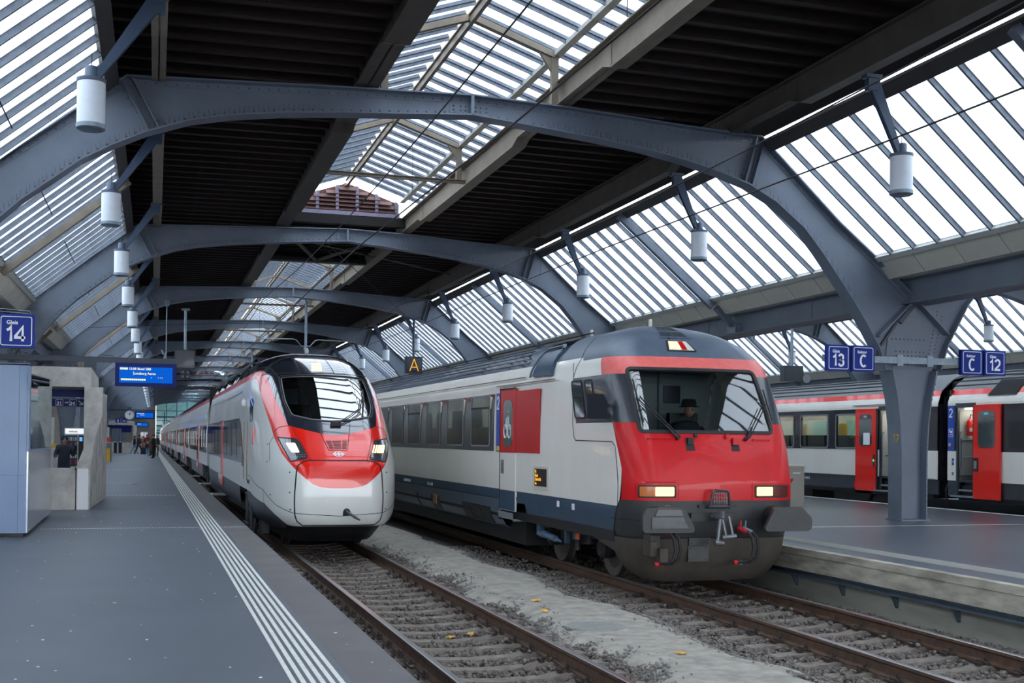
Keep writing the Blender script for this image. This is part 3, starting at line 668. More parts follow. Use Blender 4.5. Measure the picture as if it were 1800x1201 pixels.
class Nose:
    """train skin as surf(s, z): s runs round the plan outline from the middle of the front, z is height"""
    def __init__(q, W, a, b, bulge, prof, glen, origin, head=0., expo=2.):
        q.W, q.a, q.b, q.bu, q.gl, q.o, q.h, q.e = W, a, b, bulge, glen, origin, head, expo
        P = np.array(prof, float); q.zs, q.ws, q.fs = P[:, 0], P[:, 1], P[:, 2]
        q.ts = np.arange(len(P), dtype=float)
        # monotone smooth interpolation (Hermite with limited slopes)
        def slopes(y):
            h = np.diff(q.zs); d = np.diff(y)/h; m = np.zeros(len(y)); m[1:-1] = np.where(d[1:]*d[:-1] > 0, 2*d[1:]*d[:-1]/(d[1:]+d[:-1]+1e-12), 0); m[0] = d[0]; m[-1] = d[-1]; return m
        q.mw, q.mf = slopes(q.ws), slopes(q.fs)
        q.sf = W-a; t = np.linspace(0, math.pi/2, 200); q.cx = a*np.sin(t)**(2/expo); q.cy = b*(1-np.cos(t)**(2/expo))
        L = np.concatenate([[0], np.cumsum(np.hypot(np.diff(q.cx), np.diff(q.cy)))]); q.cl = L; q.L = L[-1]; q.yb = bulge*(q.sf/W)**2
    def herm(q, y, m, z):
        z = min(max(z, q.zs[0]), q.zs[-1]); k = min(max(int(np.searchsorted(q.zs, z))-1, 0), len(q.zs)-2); h = q.zs[k+1]-q.zs[k]; t = (z-q.zs[k])/h
        return (2*t**3-3*t*t+1)*y[k]+(t**3-2*t*t+t)*h*m[k]+(-2*t**3+3*t*t)*y[k+1]+(t**3-t*t)*h*m[k+1]
    def __call__(q, s, z):
        w, f = q.herm(q.ws, q.mw, z), q.herm(q.fs, q.mf, z); a = abs(s)
        if a <= q.sf: x, y = a, q.bu*(a/q.W)**2
        elif a <= q.sf+q.L: x = q.sf+float(np.interp(a-q.sf, q.cl, q.cx)); y = q.yb+float(np.interp(a-q.sf, q.cl, q.cy))
        else: x, y = q.W, q.yb+q.b+a-q.sf-q.L
        t = min(max((a-q.sf-q.L)/q.gl, 0), 1); g = 1-t*t*(3-2*t)
        x *= w/q.W*(1 if s >= 0 else -1); y += f*g
        return (q.o[0]+x+q.h*y, q.o[1]+y-q.h*x, z)
    def nrm(q, s, z, e=.004):
        a, b, c, d = [np.array(q(*p)) for p in ((s+e, z), (s-e, z), (s, z+e), (s, z-e))]
        n = np.cross(a-b, c-d); l = np.linalg.norm(n); n = n/l if l > 1e-12 else np.array([0, -1., 0])
        p = np.array(q(s, z)); ctr = np.array([q.o[0]+q.h*(p[1]-q.o[1]), p[1]+1.5, 1.6])
        return n if n @ (p-ctr) >= 0 else -n
IC_PROF = [(.22, 1.34, .10), (.45, 1.395, .03), (.66, 1.41, .01), (.95, 1.412, 0), (1.3, 1.412, .06), (1.66, 1.412, .17), (1.93, 1.41, .29), (2.3, 1.4, .47), (2.68, 1.375, .67), (2.85, 1.345, .79), (3.0, 1.275, .92), (3.15, 1.16, 1.09), (3.3, .98, 1.32), (3.42, .78, 1.6), (3.52, .5, 2.0), (3.58, .25, 2.4), (3.6, .0, 3.0)]
def ic_nose(): return Nose(1.412, .5, .5, .12, IC_PROF, 7.0, (8.23, 15.82))
GI_PROF = [(-.12, 1.17, .35), (.0, 1.30, .10), (.2, 1.37, .02), (.5, 1.4, .0), (.9, 1.4, .02), (1.1, 1.4, .06), (1.22, 1.4, .13), (1.43, 1.4, .34), (1.6, 1.4, .56), (1.88, 1.4, .92), (2.08, 1.4, 1.2), (2.5, 1.385, 1.85), (2.93, 1.32, 2.6), (3.16, 1.225, 3.1), (3.35, 1.08, 3.65), (3.5, .84, 4.3), (3.58, .5, 5.0), (3.62, .0, 6.0)]
def gi_nose(): return Nose(1.4, .85, 2.9, .08, GI_PROF, 9.0, (3.667, 22.38), .0065, 2.35)
# ------------------------------------------------------------------ train skins
def inside(p, poly):
    x, y = p; r = False; j = len(poly)-1
    for i in range(len(poly)):
        xi, yi = poly[i]; xj, yj = poly[j]
        if (yi > y) != (yj > y) and x < (xj-xi)*(y-yi)/(yj-yi)+xi: r = not r
        j = i
    return r
def densify(poly, step, closed=True):
    out = []
    for i in range(len(poly) if closed else len(poly)-1):
        a, b = poly[i], poly[(i+1) % len(poly)]; n = max(1, int(math.ceil(min(abs(b[0]-a[0])/step, 400) if abs(a[1]-b[1]) < 1e-6 and False else max(abs(b[0]-a[0])/step, abs(b[1]-a[1])/step))))
        out += [(a[0]+(b[0]-a[0])*k/n, a[1]+(b[1]-a[1])*k/n) for k in range(n)]
    if not closed: out.append(poly[-1])
    return out
def rrect(s0, s1, z0, z1, r, n=4):
    P = []
    for cx, cz, a0 in ((s1-r, z0+r, -90), (s1-r, z1-r, 0), (s0+r, z1-r, 90), (s0+r, z0+r, 180)):
        for k in range(n+1): a = math.radians(a0+90*k/n); P.append((cx+r*math.cos(a), cz+r*math.sin(a)))
    return P
def roundpoly(P, r, n=4):
    out = []
    for i in range(len(P)):
        a, b, c = Vector(P[i-1]), Vector(P[i]), Vector(P[(i+1) % len(P)]); u = (a-b); v = (c-b); d = min(r, u.length*.45, v.length*.45); p, q = b+u.normalized()*d, b+v.normalized()*d
        for k in range(n+1): t = k/n; w = p*(1-t)**2+b*2*t*(1-t)+q*t*t; out.append((w.x, w.y))
    return out
def patch(name, S, poly, material, par, holes=(), off=0., step=.07, zlev=None, thick=0., svals=None):
    """piece of the skin S bounded by a (s, z) polygon; conforming triangles, true surface normals"""
    V, E = [], []
    for pl in [poly]+list(holes):
        d = densify(pl, step); o = len(V); V += [Vector(p) for p in d]; E += [(o+i, o+(i+1) % len(d)) for i in range(len(d))]
    s0, s1 = min(p[0] for p in poly), max(p[0] for p in poly); z0, z1 = min(p[1] for p in poly), max(p[1] for p in poly)
    ss = svals if svals is not None else np.arange(s0+step*.5, s1, step); zz = zlev if zlev is not None else np.arange(z0+step*.5, z1, step)
    for s in ss:
        for z in zz:
            if s0 < s < s1 and z0 < z < z1 and inside((s, z), poly) and not any(inside((s, z), h) for h in holes): V.append(Vector((s, z)))
    v2, _, f2, *_ = delaunay_2d_cdt(V, E, [], 0, 1e-5)
    F = []
    for f in f2:
        c = (sum(v2[i].x for i in f)/3, sum(v2[i].y for i in f)/3)
        if inside(c, poly) and not any(inside(c, h) for h in holes): F.append(tuple(f))
    us = sorted({i for f in F for i in f}); ix = {k: i for i, k in enumerate(us)}
    P3, N3 = [], []
    for k in us: n = S.nrm(v2[k].x, v2[k].y); P3.append(np.array(S(v2[k].x, v2[k].y))+n*off); N3.append(n)
    F = [tuple(ix[i] for i in f) for f in F]
    out = []
    for f in F:
        n = np.cross(P3[f[1]]-P3[f[0]], P3[f[2]]-P3[f[0]]); out.append(f if n @ N3[f[0]] >= 0 else tuple(reversed(f)))
    me = bpy.data.meshes.new(name)
    if thick:
        n0 = len(P3); cnt = {}
        for f in out:
            for a, b in zip(f, f[1:]+f[:1]): cnt[(a, b)] = 1
        rim = [(a, b) for a, b in cnt if (b, a) not in cnt]
        me.from_pydata([tuple(p) for p in P3]+[tuple(p-n*thick) for p, n in zip(P3, N3)], [], out+[tuple(i+n0 for i in reversed(f)) for f in out]+[(b, a, a+n0, b+n0) for a, b in rim])
        me.materials.append(material); me.shade_smooth(); me.set_sharp_from_angle(angle=.6)
    else:
        me.from_pydata([tuple(p) for p in P3], [], out); me.materials.append(material); me.shade_smooth(); me.normals_split_custom_set_from_vertices([tuple(n) for n in N3])
    return link(name, me, par)
def seam(name, S, pts, w, material, par, off=.003, h=.004, closed=False, step=.06):
    """narrow raised strip along a line on the skin (joint, seal, handrail)"""
    d = densify(pts, step, closed); d = d+[d[0]] if closed else d; V = []; n = len(d)
    for i, p in enumerate(d):
        a, b = (d[i-1] if i or not closed else d[-2]), (d[i+1] if i < n-1 else (d[1] if closed else p)); a = p if (not closed and i == 0) else a
        q = np.array(S(*p)); nn = S.nrm(*p); t = np.array(S(*b))-np.array(S(*a)); t = t/(np.linalg.norm(t)+1e-9); c = np.cross(nn, t)*w/2
        V += [q-c+nn*off, q-c+nn*(off+h), q+c+nn*(off+h), q+c+nn*off]
    F = [(i*4+k, i*4+(k+1) % 4, i*4+4+(k+1) % 4, i*4+4+k) for i in range(n-1) for k in range(4)]
    m = MB(); m.add(V, F); return m.build(name, material, par, smooth=35)
def on(S, s, z, d=0.): return Vector(np.array(S(s, z))+S.nrm(s, z)*d)
# ------------------------------------------------------------------ boxy red-fronted train on the right-hand track
M['t_white'] = mat('off_white_train_paint', (226, 224, 215), .4, 0, .035, 1.1, coat=.3, stretch=(1, 1, .25))
M['t_red'] = mat('bright_red_paint', (192, 8, 18), .42, 0, .07, 2.4, coat=.15, spec=.35)
M['t_red_pale'] = mat('faded_salmon_red_paint', (222, 104, 98), .45, 0, .09, 9)
M['t_roof'] = mat('blue_grey_roof_paint', (84, 96, 112), .42, 0, .12, 3)
M['t_mask'] = mat('dark_grey_front_mask', (52, 56, 64), .3, 0, .12, 6, coat=.3)
M['t_dark'] = mat('gloss_black_window_band', (34, 34, 40), .22, 0, 0, coat=.4)
M['t_blue'] = mat('petrol_blue_skirt_paint', (52, 74, 94), .4, 0, .12, 3)
M['t_lower'] = mat('dirty_dark_bumper_paint', (46, 48, 49), .5, 0, .2, 5)
M['t_dirt'] = mat('brown_dusty_snow_plough', (60, 54, 47), .75, 0, .2, 4)
M['blue2'] = mat('signal_blue_stripe', (28, 72, 168), .35)
M['winglass'] = mat('dark_reflecting_side_window', (66, 76, 78), .06, 0, .3, .9, coat=1, spec=.9)
M['sideglass'] = glassmat('tinted_side_window', (.72, .8, .78), .62, .10)
M['seat'] = mat('dark_red_seat_cloth', (96, 40, 44), .9, 0, .1, 6)
M['grey'] = mat('mid_grey_plastic', (118, 122, 126), .5)
M['rubber'] = mat('black_rubber', (26, 26, 28), .6)
M['chrome'] = mat('worn_bare_steel', (112, 114, 118), .45, .6, .15, 20)
M['windscreen'] = glassmat('tinted_windscreen', (.78, .88, .9), .8, .15)
M['lamp_warm'] = emat('warm_headlamp_glow', (255, 206, 128), 2.2)
M['lamp_amber'] = mat('amber_unlit_lens', (120, 62, 24), .2, emit=(255, 150, 60), estr=.12)
M['lamp_dark'] = mat('dark_red_unlit_lens', (92, 34, 26), .2)
M['cream_in'] = mat('grey_cab_lining', (150, 154, 152), .7)
M['wheel'] = mat('dusty_steel_wheel', (88, 80, 74), .6, .4, .2, 8)
M['led'] = emat('amber_led', (255, 170, 40), 1.0)
M['skin'] = mat('skin', (196, 142, 116), .6)
M['hose_red'] = mat('red_coupling_paint', (190, 30, 40), .4)
SI = ic_nose()
ic = thing('cab_coach', 'white cab coach with sloping red front, headlamps lit, on the right-hand track', 'train', (8.23, 15.82, -.55))
IO = Vector((8.23, 15.82, -.55))
ICW = link('tmp', None)   # children are built in world space, then parented with the inverse offset
def adopt(root, org, first):
    for o in list(bpy.data.objects)[:]:
        pass
XS = 8.23-1.412
zl = [.3, .5, .66, .8, .95, 1.1, 1.3, 1.5, 1.66, 1.8, 1.93, 2.1, 2.3, 2.5, 2.6, 2.68, 2.78, 2.85, 2.92, 3.0, 3.08, 3.15, 3.22, 3.3, 3.36, 3.42, 3.47, 3.52, 3.55, 3.58]
SV = list(np.arange(-4, 4.01, .09)); SVL = [-27, -20, -14, -10, -8, -7, -6, -5]+SV+[5, 6, 7, 8, 10, 14, 20, 27]
SB, SE = -28., 28.
# outline of the windscreen opening
WS = roundpoly([(-1.225, 2.76), (.95, 2.76), (1.01, 1.80), (-1.17, 1.80)], .07)
def sI(y): return -(y-15.82-SI.yb-SI.b+SI.sf+SI.L)
WY = [(23.8+k*2.073) for k in range(9)]
WL = [rrect(sI(y+.70), sI(y-.70), 1.525, 2.545, .07) for y in WY]
mirS = lambda HH: [[(-a, b) for a, b in reversed(h)] for h in HH]
redS = [(-1.82, 2.68), (-1.65, 1.935), (-1.635, 1.66), (-1.56, 1.25), (-1.60, .79)]
P = lambda *a, **k: patch(*a, **k)
P('roof', SI, [(SB, 3.02), (-2.7, 3.02), (-2.64, 2.96), (2.64, 2.96), (2.7, 3.02), (SE, 3.02), (SE, 3.598), (SB, 3.598)], M['t_roof'], ic, zlev=zl, svals=SVL, step=.12)
P('upper_side', SI, [(SB, 2.68), (-1.82, 2.68), (-1.81, 2.96), (-2.64, 2.96), (-2.7, 3.02), (SB, 3.02)], M['t_white'], ic, zlev=zl, svals=SVL, step=.15)
P('upper_side', SI, [(SE, 2.68), (1.82, 2.68), (1.81, 2.96), (2.64, 2.96), (2.7, 3.02), (SE, 3.02)], M['t_white'], ic, zlev=zl, svals=SVL, step=.15)
P('brow', SI, [(-1.82, 2.68), (1.82, 2.68), (1.81, 2.96), (-1.81, 2.96)], M['t_red_pale'], ic, holes=[WS], zlev=zl, svals=SV)
P('front_mask', SI, [(-3.25, 1.935), (0, 1.935), (0, 2.68), (-3.13, 2.68)], M['t_mask'], ic, holes=[WS], zlev=zl, svals=SV); P('front_mask', SI, [(0, 1.935), (1.65, 1.935), (1.9, 2.68), (0, 2.68)], M['t_mask'], ic, holes=[WS], zlev=zl, svals=SV)
P('side_wall', SI, [(SB, .69), (-1.735, .69), (-1.64, .79)]+list(reversed(redS))[1:3]+[(-1.65, 1.935), (-3.25, 1.935), (-3.13, 2.68), (SB, 2.68)], M['t_white'], ic, holes=WL, zlev=zl, svals=SVL, step=.15)
P('side_wall', SI, [(SE, .69), (1.6, .69), (1.65, 1.935), (1.9, 2.68), (SE, 2.68)], M['t_white'], ic, holes=mirS(WL), zlev=zl, svals=SVL, step=.15)
P('red_front', SI, redS[1:]+[(1.6, .79), (1.65, 1.935)], M['t_red'], ic, holes=[WS], zlev=zl, svals=SV)
P('bumper', SI, [(-1.735, .69), (-1.60, .79), (1.6, .79), (1.74, .69), (1.95, .225), (-1.95, .225)], M['t_lower'], ic, zlev=zl, svals=SV)
# lower sides: petrol blue band, cut away over the bogie
P('side_skirt', SI, [(-1.745, .688), (-1.95, .225), (-2.79, .172), (-3.62, .18), (-3.70, .296), (-4.93, .29), (-4.95, .175), (-5.28, .2), (-5.45, .18), (-6.1, .185), (-6.17, .47), (-6.62, .47), (-6.75, .33), (-7.78, .3), (-7.86, .5), (SB, .5), (SB, .69)], M['t_blue'], ic, zlev=zl, svals=SVL, step=.15)
P('side_skirt', SI, [(1.745, .688), (1.95, .225), (SE, .225), (SE, .69)], M['t_blue'], ic, zlev=zl, svals=SVL, step=.2)
# windscreen and its rubber seal
P('windscreen', SI, WS, M['windscreen'], ic, off=-.012, zlev=zl, svals=SV)
seam('windscreen_seal', SI, WS, .055, M['rubber'], ic, closed=True, off=-.012, h=.022)
for pts in ([(-3.13, 2.94), (-3.1, 2.69), (-3.12, 2.68), (-3.4, 1.94), (-3.42, 1.72), (-3.36, 1.66), (-1.78, 1.645), (-1.68, 1.58), (-1.70, .70)], [(-2.72, 3.58), (-2.73, 3.3), (-2.75, 3.02), (-3.13, 2.70)]): seam('panel_joint', SI, pts, .014, M['rubber'], ic, h=.002)
for s0 in (-1.7, 1.7): seam('panel_joint', SI, [(s0, .69), (s0*1.13, .24)], .012, M['rubber'], ic, h=.002)
seam('panel_joint', SI, [(-1.95, .5), (1.95, .5)], .01, M['rubber'], ic, h=.002); seam('panel_joint', SI, [(-7.86, .5), (-26, .5)], .014, M['rubber'], ic, h=.002)
seam('panel_joint', SI, [(-1.95, .235), (1.95, .235)], .03, M['rubber'], ic, h=.004)
# headlamps
for s0, s1, lit0, lit1 in ((-1.265, -.73, -1.03, -.745), (.59, 1.19, .60, .88)):
    hl = P('headlamp', SI, rrect(s0-.02, s1+.02, .83, 1.015, .02), M['rubber'], ic, off=.006, step=.06, thick=.01)
    P('lens', SI, rrect(s0+.01, s1-.01, .852, .995, .015), M['lamp_dark'] if s0 > 0 else M['lamp_amber'], hl, off=.011, step=.06, thick=.008)
    P('lit_lens', SI, rrect(lit0, lit1, .858, .988, .015), M['lamp_warm'], hl, off=.016, step=.06, thick=.006)
    seam('trim', SI, rrect(s0-.06, s1+.06, .795 if s0 > 0 else .8, 1.045, .03), .012, M['t_red'], hl, closed=True, h=.006)
tl = P('top_lamp', SI, roundpoly([(-.46, 3.24), (-.01, 3.24), (.08, 3.055), (-.49, 3.055)], .02), M['rubber'], ic, off=.008, step=.05, thick=.01)
P('lens', SI, [(-.42, 3.225), (-.03, 3.225), (.04, 3.07), (-.45, 3.07)], M['cream'], tl, off=.012, step=.05, thick=.008)
P('lit_lens', SI, [(-.42, 3.21), (-.24, 3.21), (-.22, 3.085), (-.43, 3.085)], M['lamp_warm'], tl, off=.018, step=.05, thick=.006)
P('red_lens', SI, [(-.22, 3.215), (-.12, 3.215), (-.10, 3.075), (-.2, 3.075)], M['t_red'], tl, off=.018, step=.05, thick=.006)
gp = P('roof_grille', SI, [(-.6, 3.545), (.0, 3.545), (.17, 3.285), (-.6, 3.275)], M['t_roof'], ic, off=.015, step=.06, thick=.02)
for z0, z1 in ((3.30, 3.39), (3.42, 3.52)):
    for i in range(14):
        s = -.56+i*.046+(.01 if i > 6 else 0); P('slot', SI, [(s, z0), (s+.026, z0), (s+.026, z1), (s, z1)], M['black'], gp, off=.018, step=.08, thick=.004)
# cab side windows, mirror
for s0, s1, z0, z1 in ((-3.24, -2.76, 2.02, 2.63), (-2.6, -2.28, 2.1, 2.62)):
    w = P('cab_window', SI, rrect(s0, s1, z0, z1, .05), M['winglass'], ic, off=.004, step=.12, thick=.004); seam('seal', SI, rrect(s0, s1, z0, z1, .05), .025, M['rubber'], w, closed=True, off=.004, h=.008, step=.12)
mr = MB(); mr.prism([(6.45, 1.985), (6.755, 1.985), (6.755, 2.25), (6.69, 2.36), (6.45, 2.36)], 16.66, 16.72); mo = mr.build('mirror', mat('dark_navy_mirror_back', (14, 20, 32), .6, spec=.2), ic)
a = MB(); a.bar((6.7, 16.7, 2.2), (6.86, 16.95, 2.2), .03, .03); a.bar((6.7, 16.7, 2.05), (6.86, 16.95, 2.05), .03, .03); a.build('bracket', M['rubber'], mo)
# passenger windows
P('window_band', SI, [(-8.16, 1.43), (SB, 1.43), (SB, 2.57), (-8.16, 2.57)], M['t_dark'], ic, holes=WL, off=.004, zlev=[], svals=SVL, step=.5)
for k in range(9):
    yc = 23.8+k*2.073
    if yc > 41: break
    w = MB(); w.prism(rrect(yc-.69, yc+.69, 1.53, 2.54, .07), XS-.012, XS-.004, 'x'); wo = w.build('window', M['sideglass'], ic)
    w = MB(); w.box(8.23+1.39, 8.23+1.395, yc-.72, yc+.72, 1.5, 2.56); w.build('window', M['sideglass'], ic)
    f = MB(); f.add([(XS-.02, a, b) for a, b in rrect(yc-.71, yc+.71, 1.51, 2.56, .08)]+[(XS-.02, a, b) for a, b in rrect(yc-.675, yc+.675, 1.545, 2.525, .06)]+[(XS-.004, a, b) for a, b in rrect(yc-.71, yc+.71, 1.51, 2.56, .08)], [(i, (i+1) % 20, 20+(i+1) % 20, 20+i) for i in range(20)]+[(i, (i+1) % 20, 40+(i+1) % 20, 40+i) for i in range(20)]); f.build('window_frame', M['grey'], wo)
    if k in (0, 3, 6): f = MB(); f.box(XS-.024, XS-.01, yc-.68, yc+.68, 2.285, 2.325); f.build('crossbar', M['rubber'], wo)
# class stripe, door, red panel, display
b = MB(); b.box(XS-.008, XS-.001, 22.39, 22.67, 1.42, 2.575); so = b.build('class_stripe', M['blue2'], ic)
glyphs('2', .27, 'class_number', M['white'], so, (XS-.012, 22.53, 2.25), w=.15, rot=(0, 0, -math.pi/2))
b = MB(); b.box(XS-.01, XS-.007, 22.42, 22.62, 1.44, 1.53); b.build('sticker', mat('yellow_sticker', (220, 180, 60), .5), so)
d = MB(); d.box(XS-.012, XS+.02, 21.37, 22.37, 1.41, 2.62); dr = d.build('door', M['t_red'], ic)
d = MB(); d.box(XS-.013, XS+.02, 21.37, 22.37, .30, 1.405); d.build('lower_panel', M['t_white'], dr)
d = MB(); d.box(XS-.016, XS-.012, 21.375, 22.36, .31, .685); d.build('skirt_panel', M['t_blue'], dr)
d = MB(); d.prism(rrect(21.58, 22.13, 1.53, 2.42, .12), XS-.022, XS-.01, 'x'); dw = d.build('door_window', M['winglass'], dr)
d = MB(); c0 = (XS-.023, 0, 0)
for yc in (21.74, 21.98): d.tube([(XS-.024, yc+.11*math.cos(t*.4), 1.82+.13*math.sin(t*.4)) for t in range(17)], .012, 4)
for p in (((21.74, 1.85), (21.8, 2.1)), ((21.8, 2.1), (21.93, 2.05)), ((21.93, 2.05), (21.98, 1.85)), ((21.8, 2.12), (21.86, 1.9)), ((21.86, 1.9), (21.93, 2.08)), ((21.76, 2.2), (21.86, 2.2))): d.bar((XS-.024, p[0][0], p[0][1]), (XS-.024, p[1][0], p[1][1]), .02, .008)
d.build('bicycle_symbol', M['white'], dw)
d = MB(); d.box(XS-.02, XS-.01, 22.36, 22.385, .3, 2.66); d.box(XS-.02, XS-.01, 21.35, 22.385, 2.62, 2.65); d.build('door_seal', M['rubber'], dr)
d = MB(); d.box(XS-.02, XS-.012, 22.1, 22.28, 1.0, 1.27); dh = d.build('door_handle', M['grey'], dr); d = MB(); d.box(XS-.03, XS-.018, 22.13, 22.22, 1.05, 1.2); d.build('grip', M['chrome'], dh)
d = MB(); d.box(XS-.009, XS-.001, 19.97, 21.36, 1.415, 2.575); d.build('red_panel', M['t_red'], ic)
d = MB(); d.box(XS-.035, XS, 19.2, 22.6, 2.70, 2.715); d.build('rain_gutter', M['beam_brown'], ic); d = MB(); d.box(XS-.012, XS+.03, 20.9, 41.9, 2.805, 2.82); d.build('rain_gutter', M['beam_brown'], ic)
d = MB(); d.box(XS-.014, XS, 19.44, 20.34, .775, 1.195); di = d.build('destination_display', M['cream'], ic); d = MB(); d.box(XS-.02, XS-.012, 19.56, 20.2, .84, 1.15); d.build('screen', M['black'], di)
for i, (t_, w_) in enumerate((('IR', .2), ('Basel', .3), ('Zürich HB', .3), ('via', .2))): text(t_, .075, 'display_text', M['led'], di, (XS-.021, 20.17, 1.075-i*.07), (math.pi/2, 0, -math.pi/2))
for i, (y, s) in enumerate(((31.2, '50 85 28-94 109-5'), (28.5, 'CH  Bt  160'))): text(s, .11, 'lettering', M['white'], ic, (XS-.004, y, .53), (math.pi/2, 0, -math.pi/2))
for y, z in ((21.3, .58), (18.93, .53), (18.2, .52)): d = MB(); d.box(XS-.004, XS+.001, y, y+.12, z, z+.1); d.build('marking', M['white'], ic)
# roof ribs, filler cap hatch, whistles
for z in (3.1, 3.19, 3.28, 3.37, 3.46): seam('roof_rib', SI, [(-6.2-(z-3.1)*3, z), (-27, z)], .03, M['t_mask'], ic, h=.018, step=.6)
hp = P('roof_intake', SI, [(-5.5, 2.80), (-5.28, 3.2), (-4.15, 3.24), (-4.3, 2.78)], M['t_blue'], ic, off=.05, step=.15, thick=.06); seam('rim', SI, [(-5.55, 2.78), (-5.36, 3.2), (-5.2, 3.27), (-4.15, 3.29), (-4.05, 3.22)], .05, M['t_roof'], hp, off=.05, h=.03)
for s, z in ((-.62, 3.56), (-3.9, 3.57)):
    p = on(SI, s, z); d = MB(); d.lathe(p, [(.03, -.02), (.03, .10), (.02, .12)], 10); d.build('whistle', M['cream'], ic, smooth=True)
seam('roof_cable', SI, [(-27, 3.535), (-5, 3.535), (-3.6, 3.56)], .025, M['rubber'], ic, off=.04, h=.025, step=.5)
# fittings on the nose
for s, sl in ((-.43, 0), (.31, 1)):
    fo = P('clip_recess', SI, [(s-.06, 1.70), (s+.06, 1.70), (s+.07, 1.52), (s-.07, 1.52)], M['rubber'], ic, off=.003, step=.06, thick=.004)
    d = MB(); q = on(SI, s, 1.66, .02); d.cbox(q, (.09, .06, .1)); d.cbox(q+Vector((.1 if not sl else -.13, .02, .08)), (.05, .04, .05)); d.build('catch', M['t_red'] if sl else M['rubber'], fo)
for s0, s1, z in ((-1.08, -.72, 1.69), (.62, .92, 1.69), (-1.15, -.72, 1.06)):
    d = MB(); d.tube([on(SI, s0, z, 0), on(SI, s0, z, .03), on(SI, s1, z, .03), on(SI, s1, z, 0)], .008, 6); d.build('grab_rail', M['t_red'], ic)
# wipers
for root, elbow, b0, b1, b in (((-.62, 1.70), (-1.13, 2.27), (-1.15, 2.56), (-1.10, 1.92), 1), ((.5, 1.70), (.93, 2.22), (1.0, 2.45), (1.02, 1.98), 1)):
    d = MB(); r0 = on(SI, *root, .05)
    for k in (0, .05): d.tube([r0+Vector((k, 0, 0)), on(SI, elbow[0]+k, elbow[1], .07)], .009, 6)
    d.tube([on(SI, *b0, .05), on(SI, *b1, .05)], .012, 6); d.tube([on(SI, *root, 0), r0], .03, 8); d.tube([r0+Vector((0, -.01, -.02)), r0+(on(SI, *elbow, .07)-r0)*.3], .018, 6)
    d.build('wiper', M['rubber'], ic)
# buffers
for x0, pl in ((7.22, [(6.80, .60), (6.88, .71), (7.44, .71), (7.60, .44), (7.60, .36), (6.84, .36), (6.80, .40)]), (9.12, [(8.74, .42), (8.90, .71), (9.34, .71), (9.51, .55), (9.51, .40), (9.46, .36), (8.78, .36), (8.74, .38)])):
    d = MB(); d.prism(roundpoly(pl, .03, 2), 15.40, 15.47); bo = d.build('buffer', M['lamp_dark'] if 0 else M['t_lower'], ic)
    if x0 < 8:
        d = MB(); d.prism([(6.93, .42), (7.5, .42), (7.42, .58), (6.93, .58)], 15.385, 15.40); d.prism([(6.98, .6), (7.42, .6), (7.38, .69), (7.02, .69)], 15.385, 15.40); d.build('face_plate', M['t_mask'], bo)
        d = MB(); d.tube([(7.15, 15.43, .70), (7.15, 15.43, .745), (7.22, 15.43, .745), (7.22, 15.43, .70)], .008, 6); d.build('grip', M['chrome'], bo)
    d = MB(); d.tube([(x0, 15.46, .54), (x0, 15.62, .54), (x0, 15.62, .54), (x0, 15.95, .54)], [.13, .13, .17, .17], 18); d.build('shank', M['rubber'], bo, smooth=True)
# step, recess, hook and screw coupling
d = MB(); d.tube([(7.98, 15.80, .70), (8.0, 15.70, .74), (8.03, 15.68, .92), (8.07, 15.68, .945), (8.24, 15.68, .945), (8.28, 15.68, .92), (8.31, 15.70, .74), (8.33, 15.80, .70)], .02, 8); d.tube([(7.98, 15.74, .71), (8.33, 15.74, .71)], .028, 8)
for i in range(6): d.box(8.045+i*.04, 8.055+i*.04, 15.68, 15.69, .74, .93)
for z in (.78, .84, .9): d.box(8.03, 8.28, 15.682, 15.688, z, z+.01)
d.build('front_step', M['t_mask'], ic, smooth=True)
d = MB(); d.prism(roundpoly([(7.86, .69), (8.48, .69), (8.48, .735), (7.86, .735)], .02), 15.79, 15.825); d.build('step_slot', M['black'], ic)
d = MB(); d.prism([(7.72, .49), (8.40, .49), (8.44, .61), (7.74, .61)], 15.79, 15.83); d.build('coupling_recess', M['black'], ic)
d = MB(); d.tube([(8.10, 15.83, .56), (8.10, 15.60, .56), (8.10, 15.52, .59), (8.10, 15.50, .65)], [.06, .055, .05, .03], 10); co = d.build('coupling_hook', M['chrome'], ic, smooth=True)
d = MB()
for x in (8.13, 8.24): d.tube([(x-.02, 15.56, .58), (x, 15.53, .45), (x+.03, 15.52, .30)], .022, 8)
d.tube([(8.10, 15.52, .27), (8.32, 15.52, .29)], .035, 10); d.tube([(8.09, 15.56, .55), (8.05, 15.56, .2)], .03, 8); d.tube([(8.0, 15.56, .2), (8.14, 15.56, .18)], .04, 8)
d.build('screw_coupling', M['chrome'], co, smooth=True)
for x, mt, fl_ in ((7.36, 'hose_red', 0), (7.44, 'hose_red', 0), (8.62, 'hose_red', 1), (8.70, 'galv', 1)):
    d = MB(); k = 1 if fl_ else .9; sgn = 1 if fl_ else 1
    d.tube([(x-.1*sgn, 15.78, .36), (x-.05*sgn, 15.62, .33), (x, 15.58, .27), (x+.03*sgn, 15.58, .1), (x, 15.6, -.05), (x-.08*sgn, 15.64, -.1), (x-.2*sgn, 15.7, -.11)], .024, 8); ho = d.build('brake_hose', M['rubber'], ic, smooth=True)
    d = MB(); d.tube([(x-.11*sgn, 15.8, .38), (x-.05*sgn, 15.63, .33)], .034, 8); d.tube([(x-.18*sgn, 15.69, -.11), (x-.23*sgn, 15.7, -.115)], .036, 8); d.build('coupling_head', M[mt], ho, smooth=True)
    if fl_: d = MB(); d.tube([(x-.12, 15.72, .37), (x-.12, 15.70, .5)], .012, 6); d.build('cock_lever', M[mt], ho)
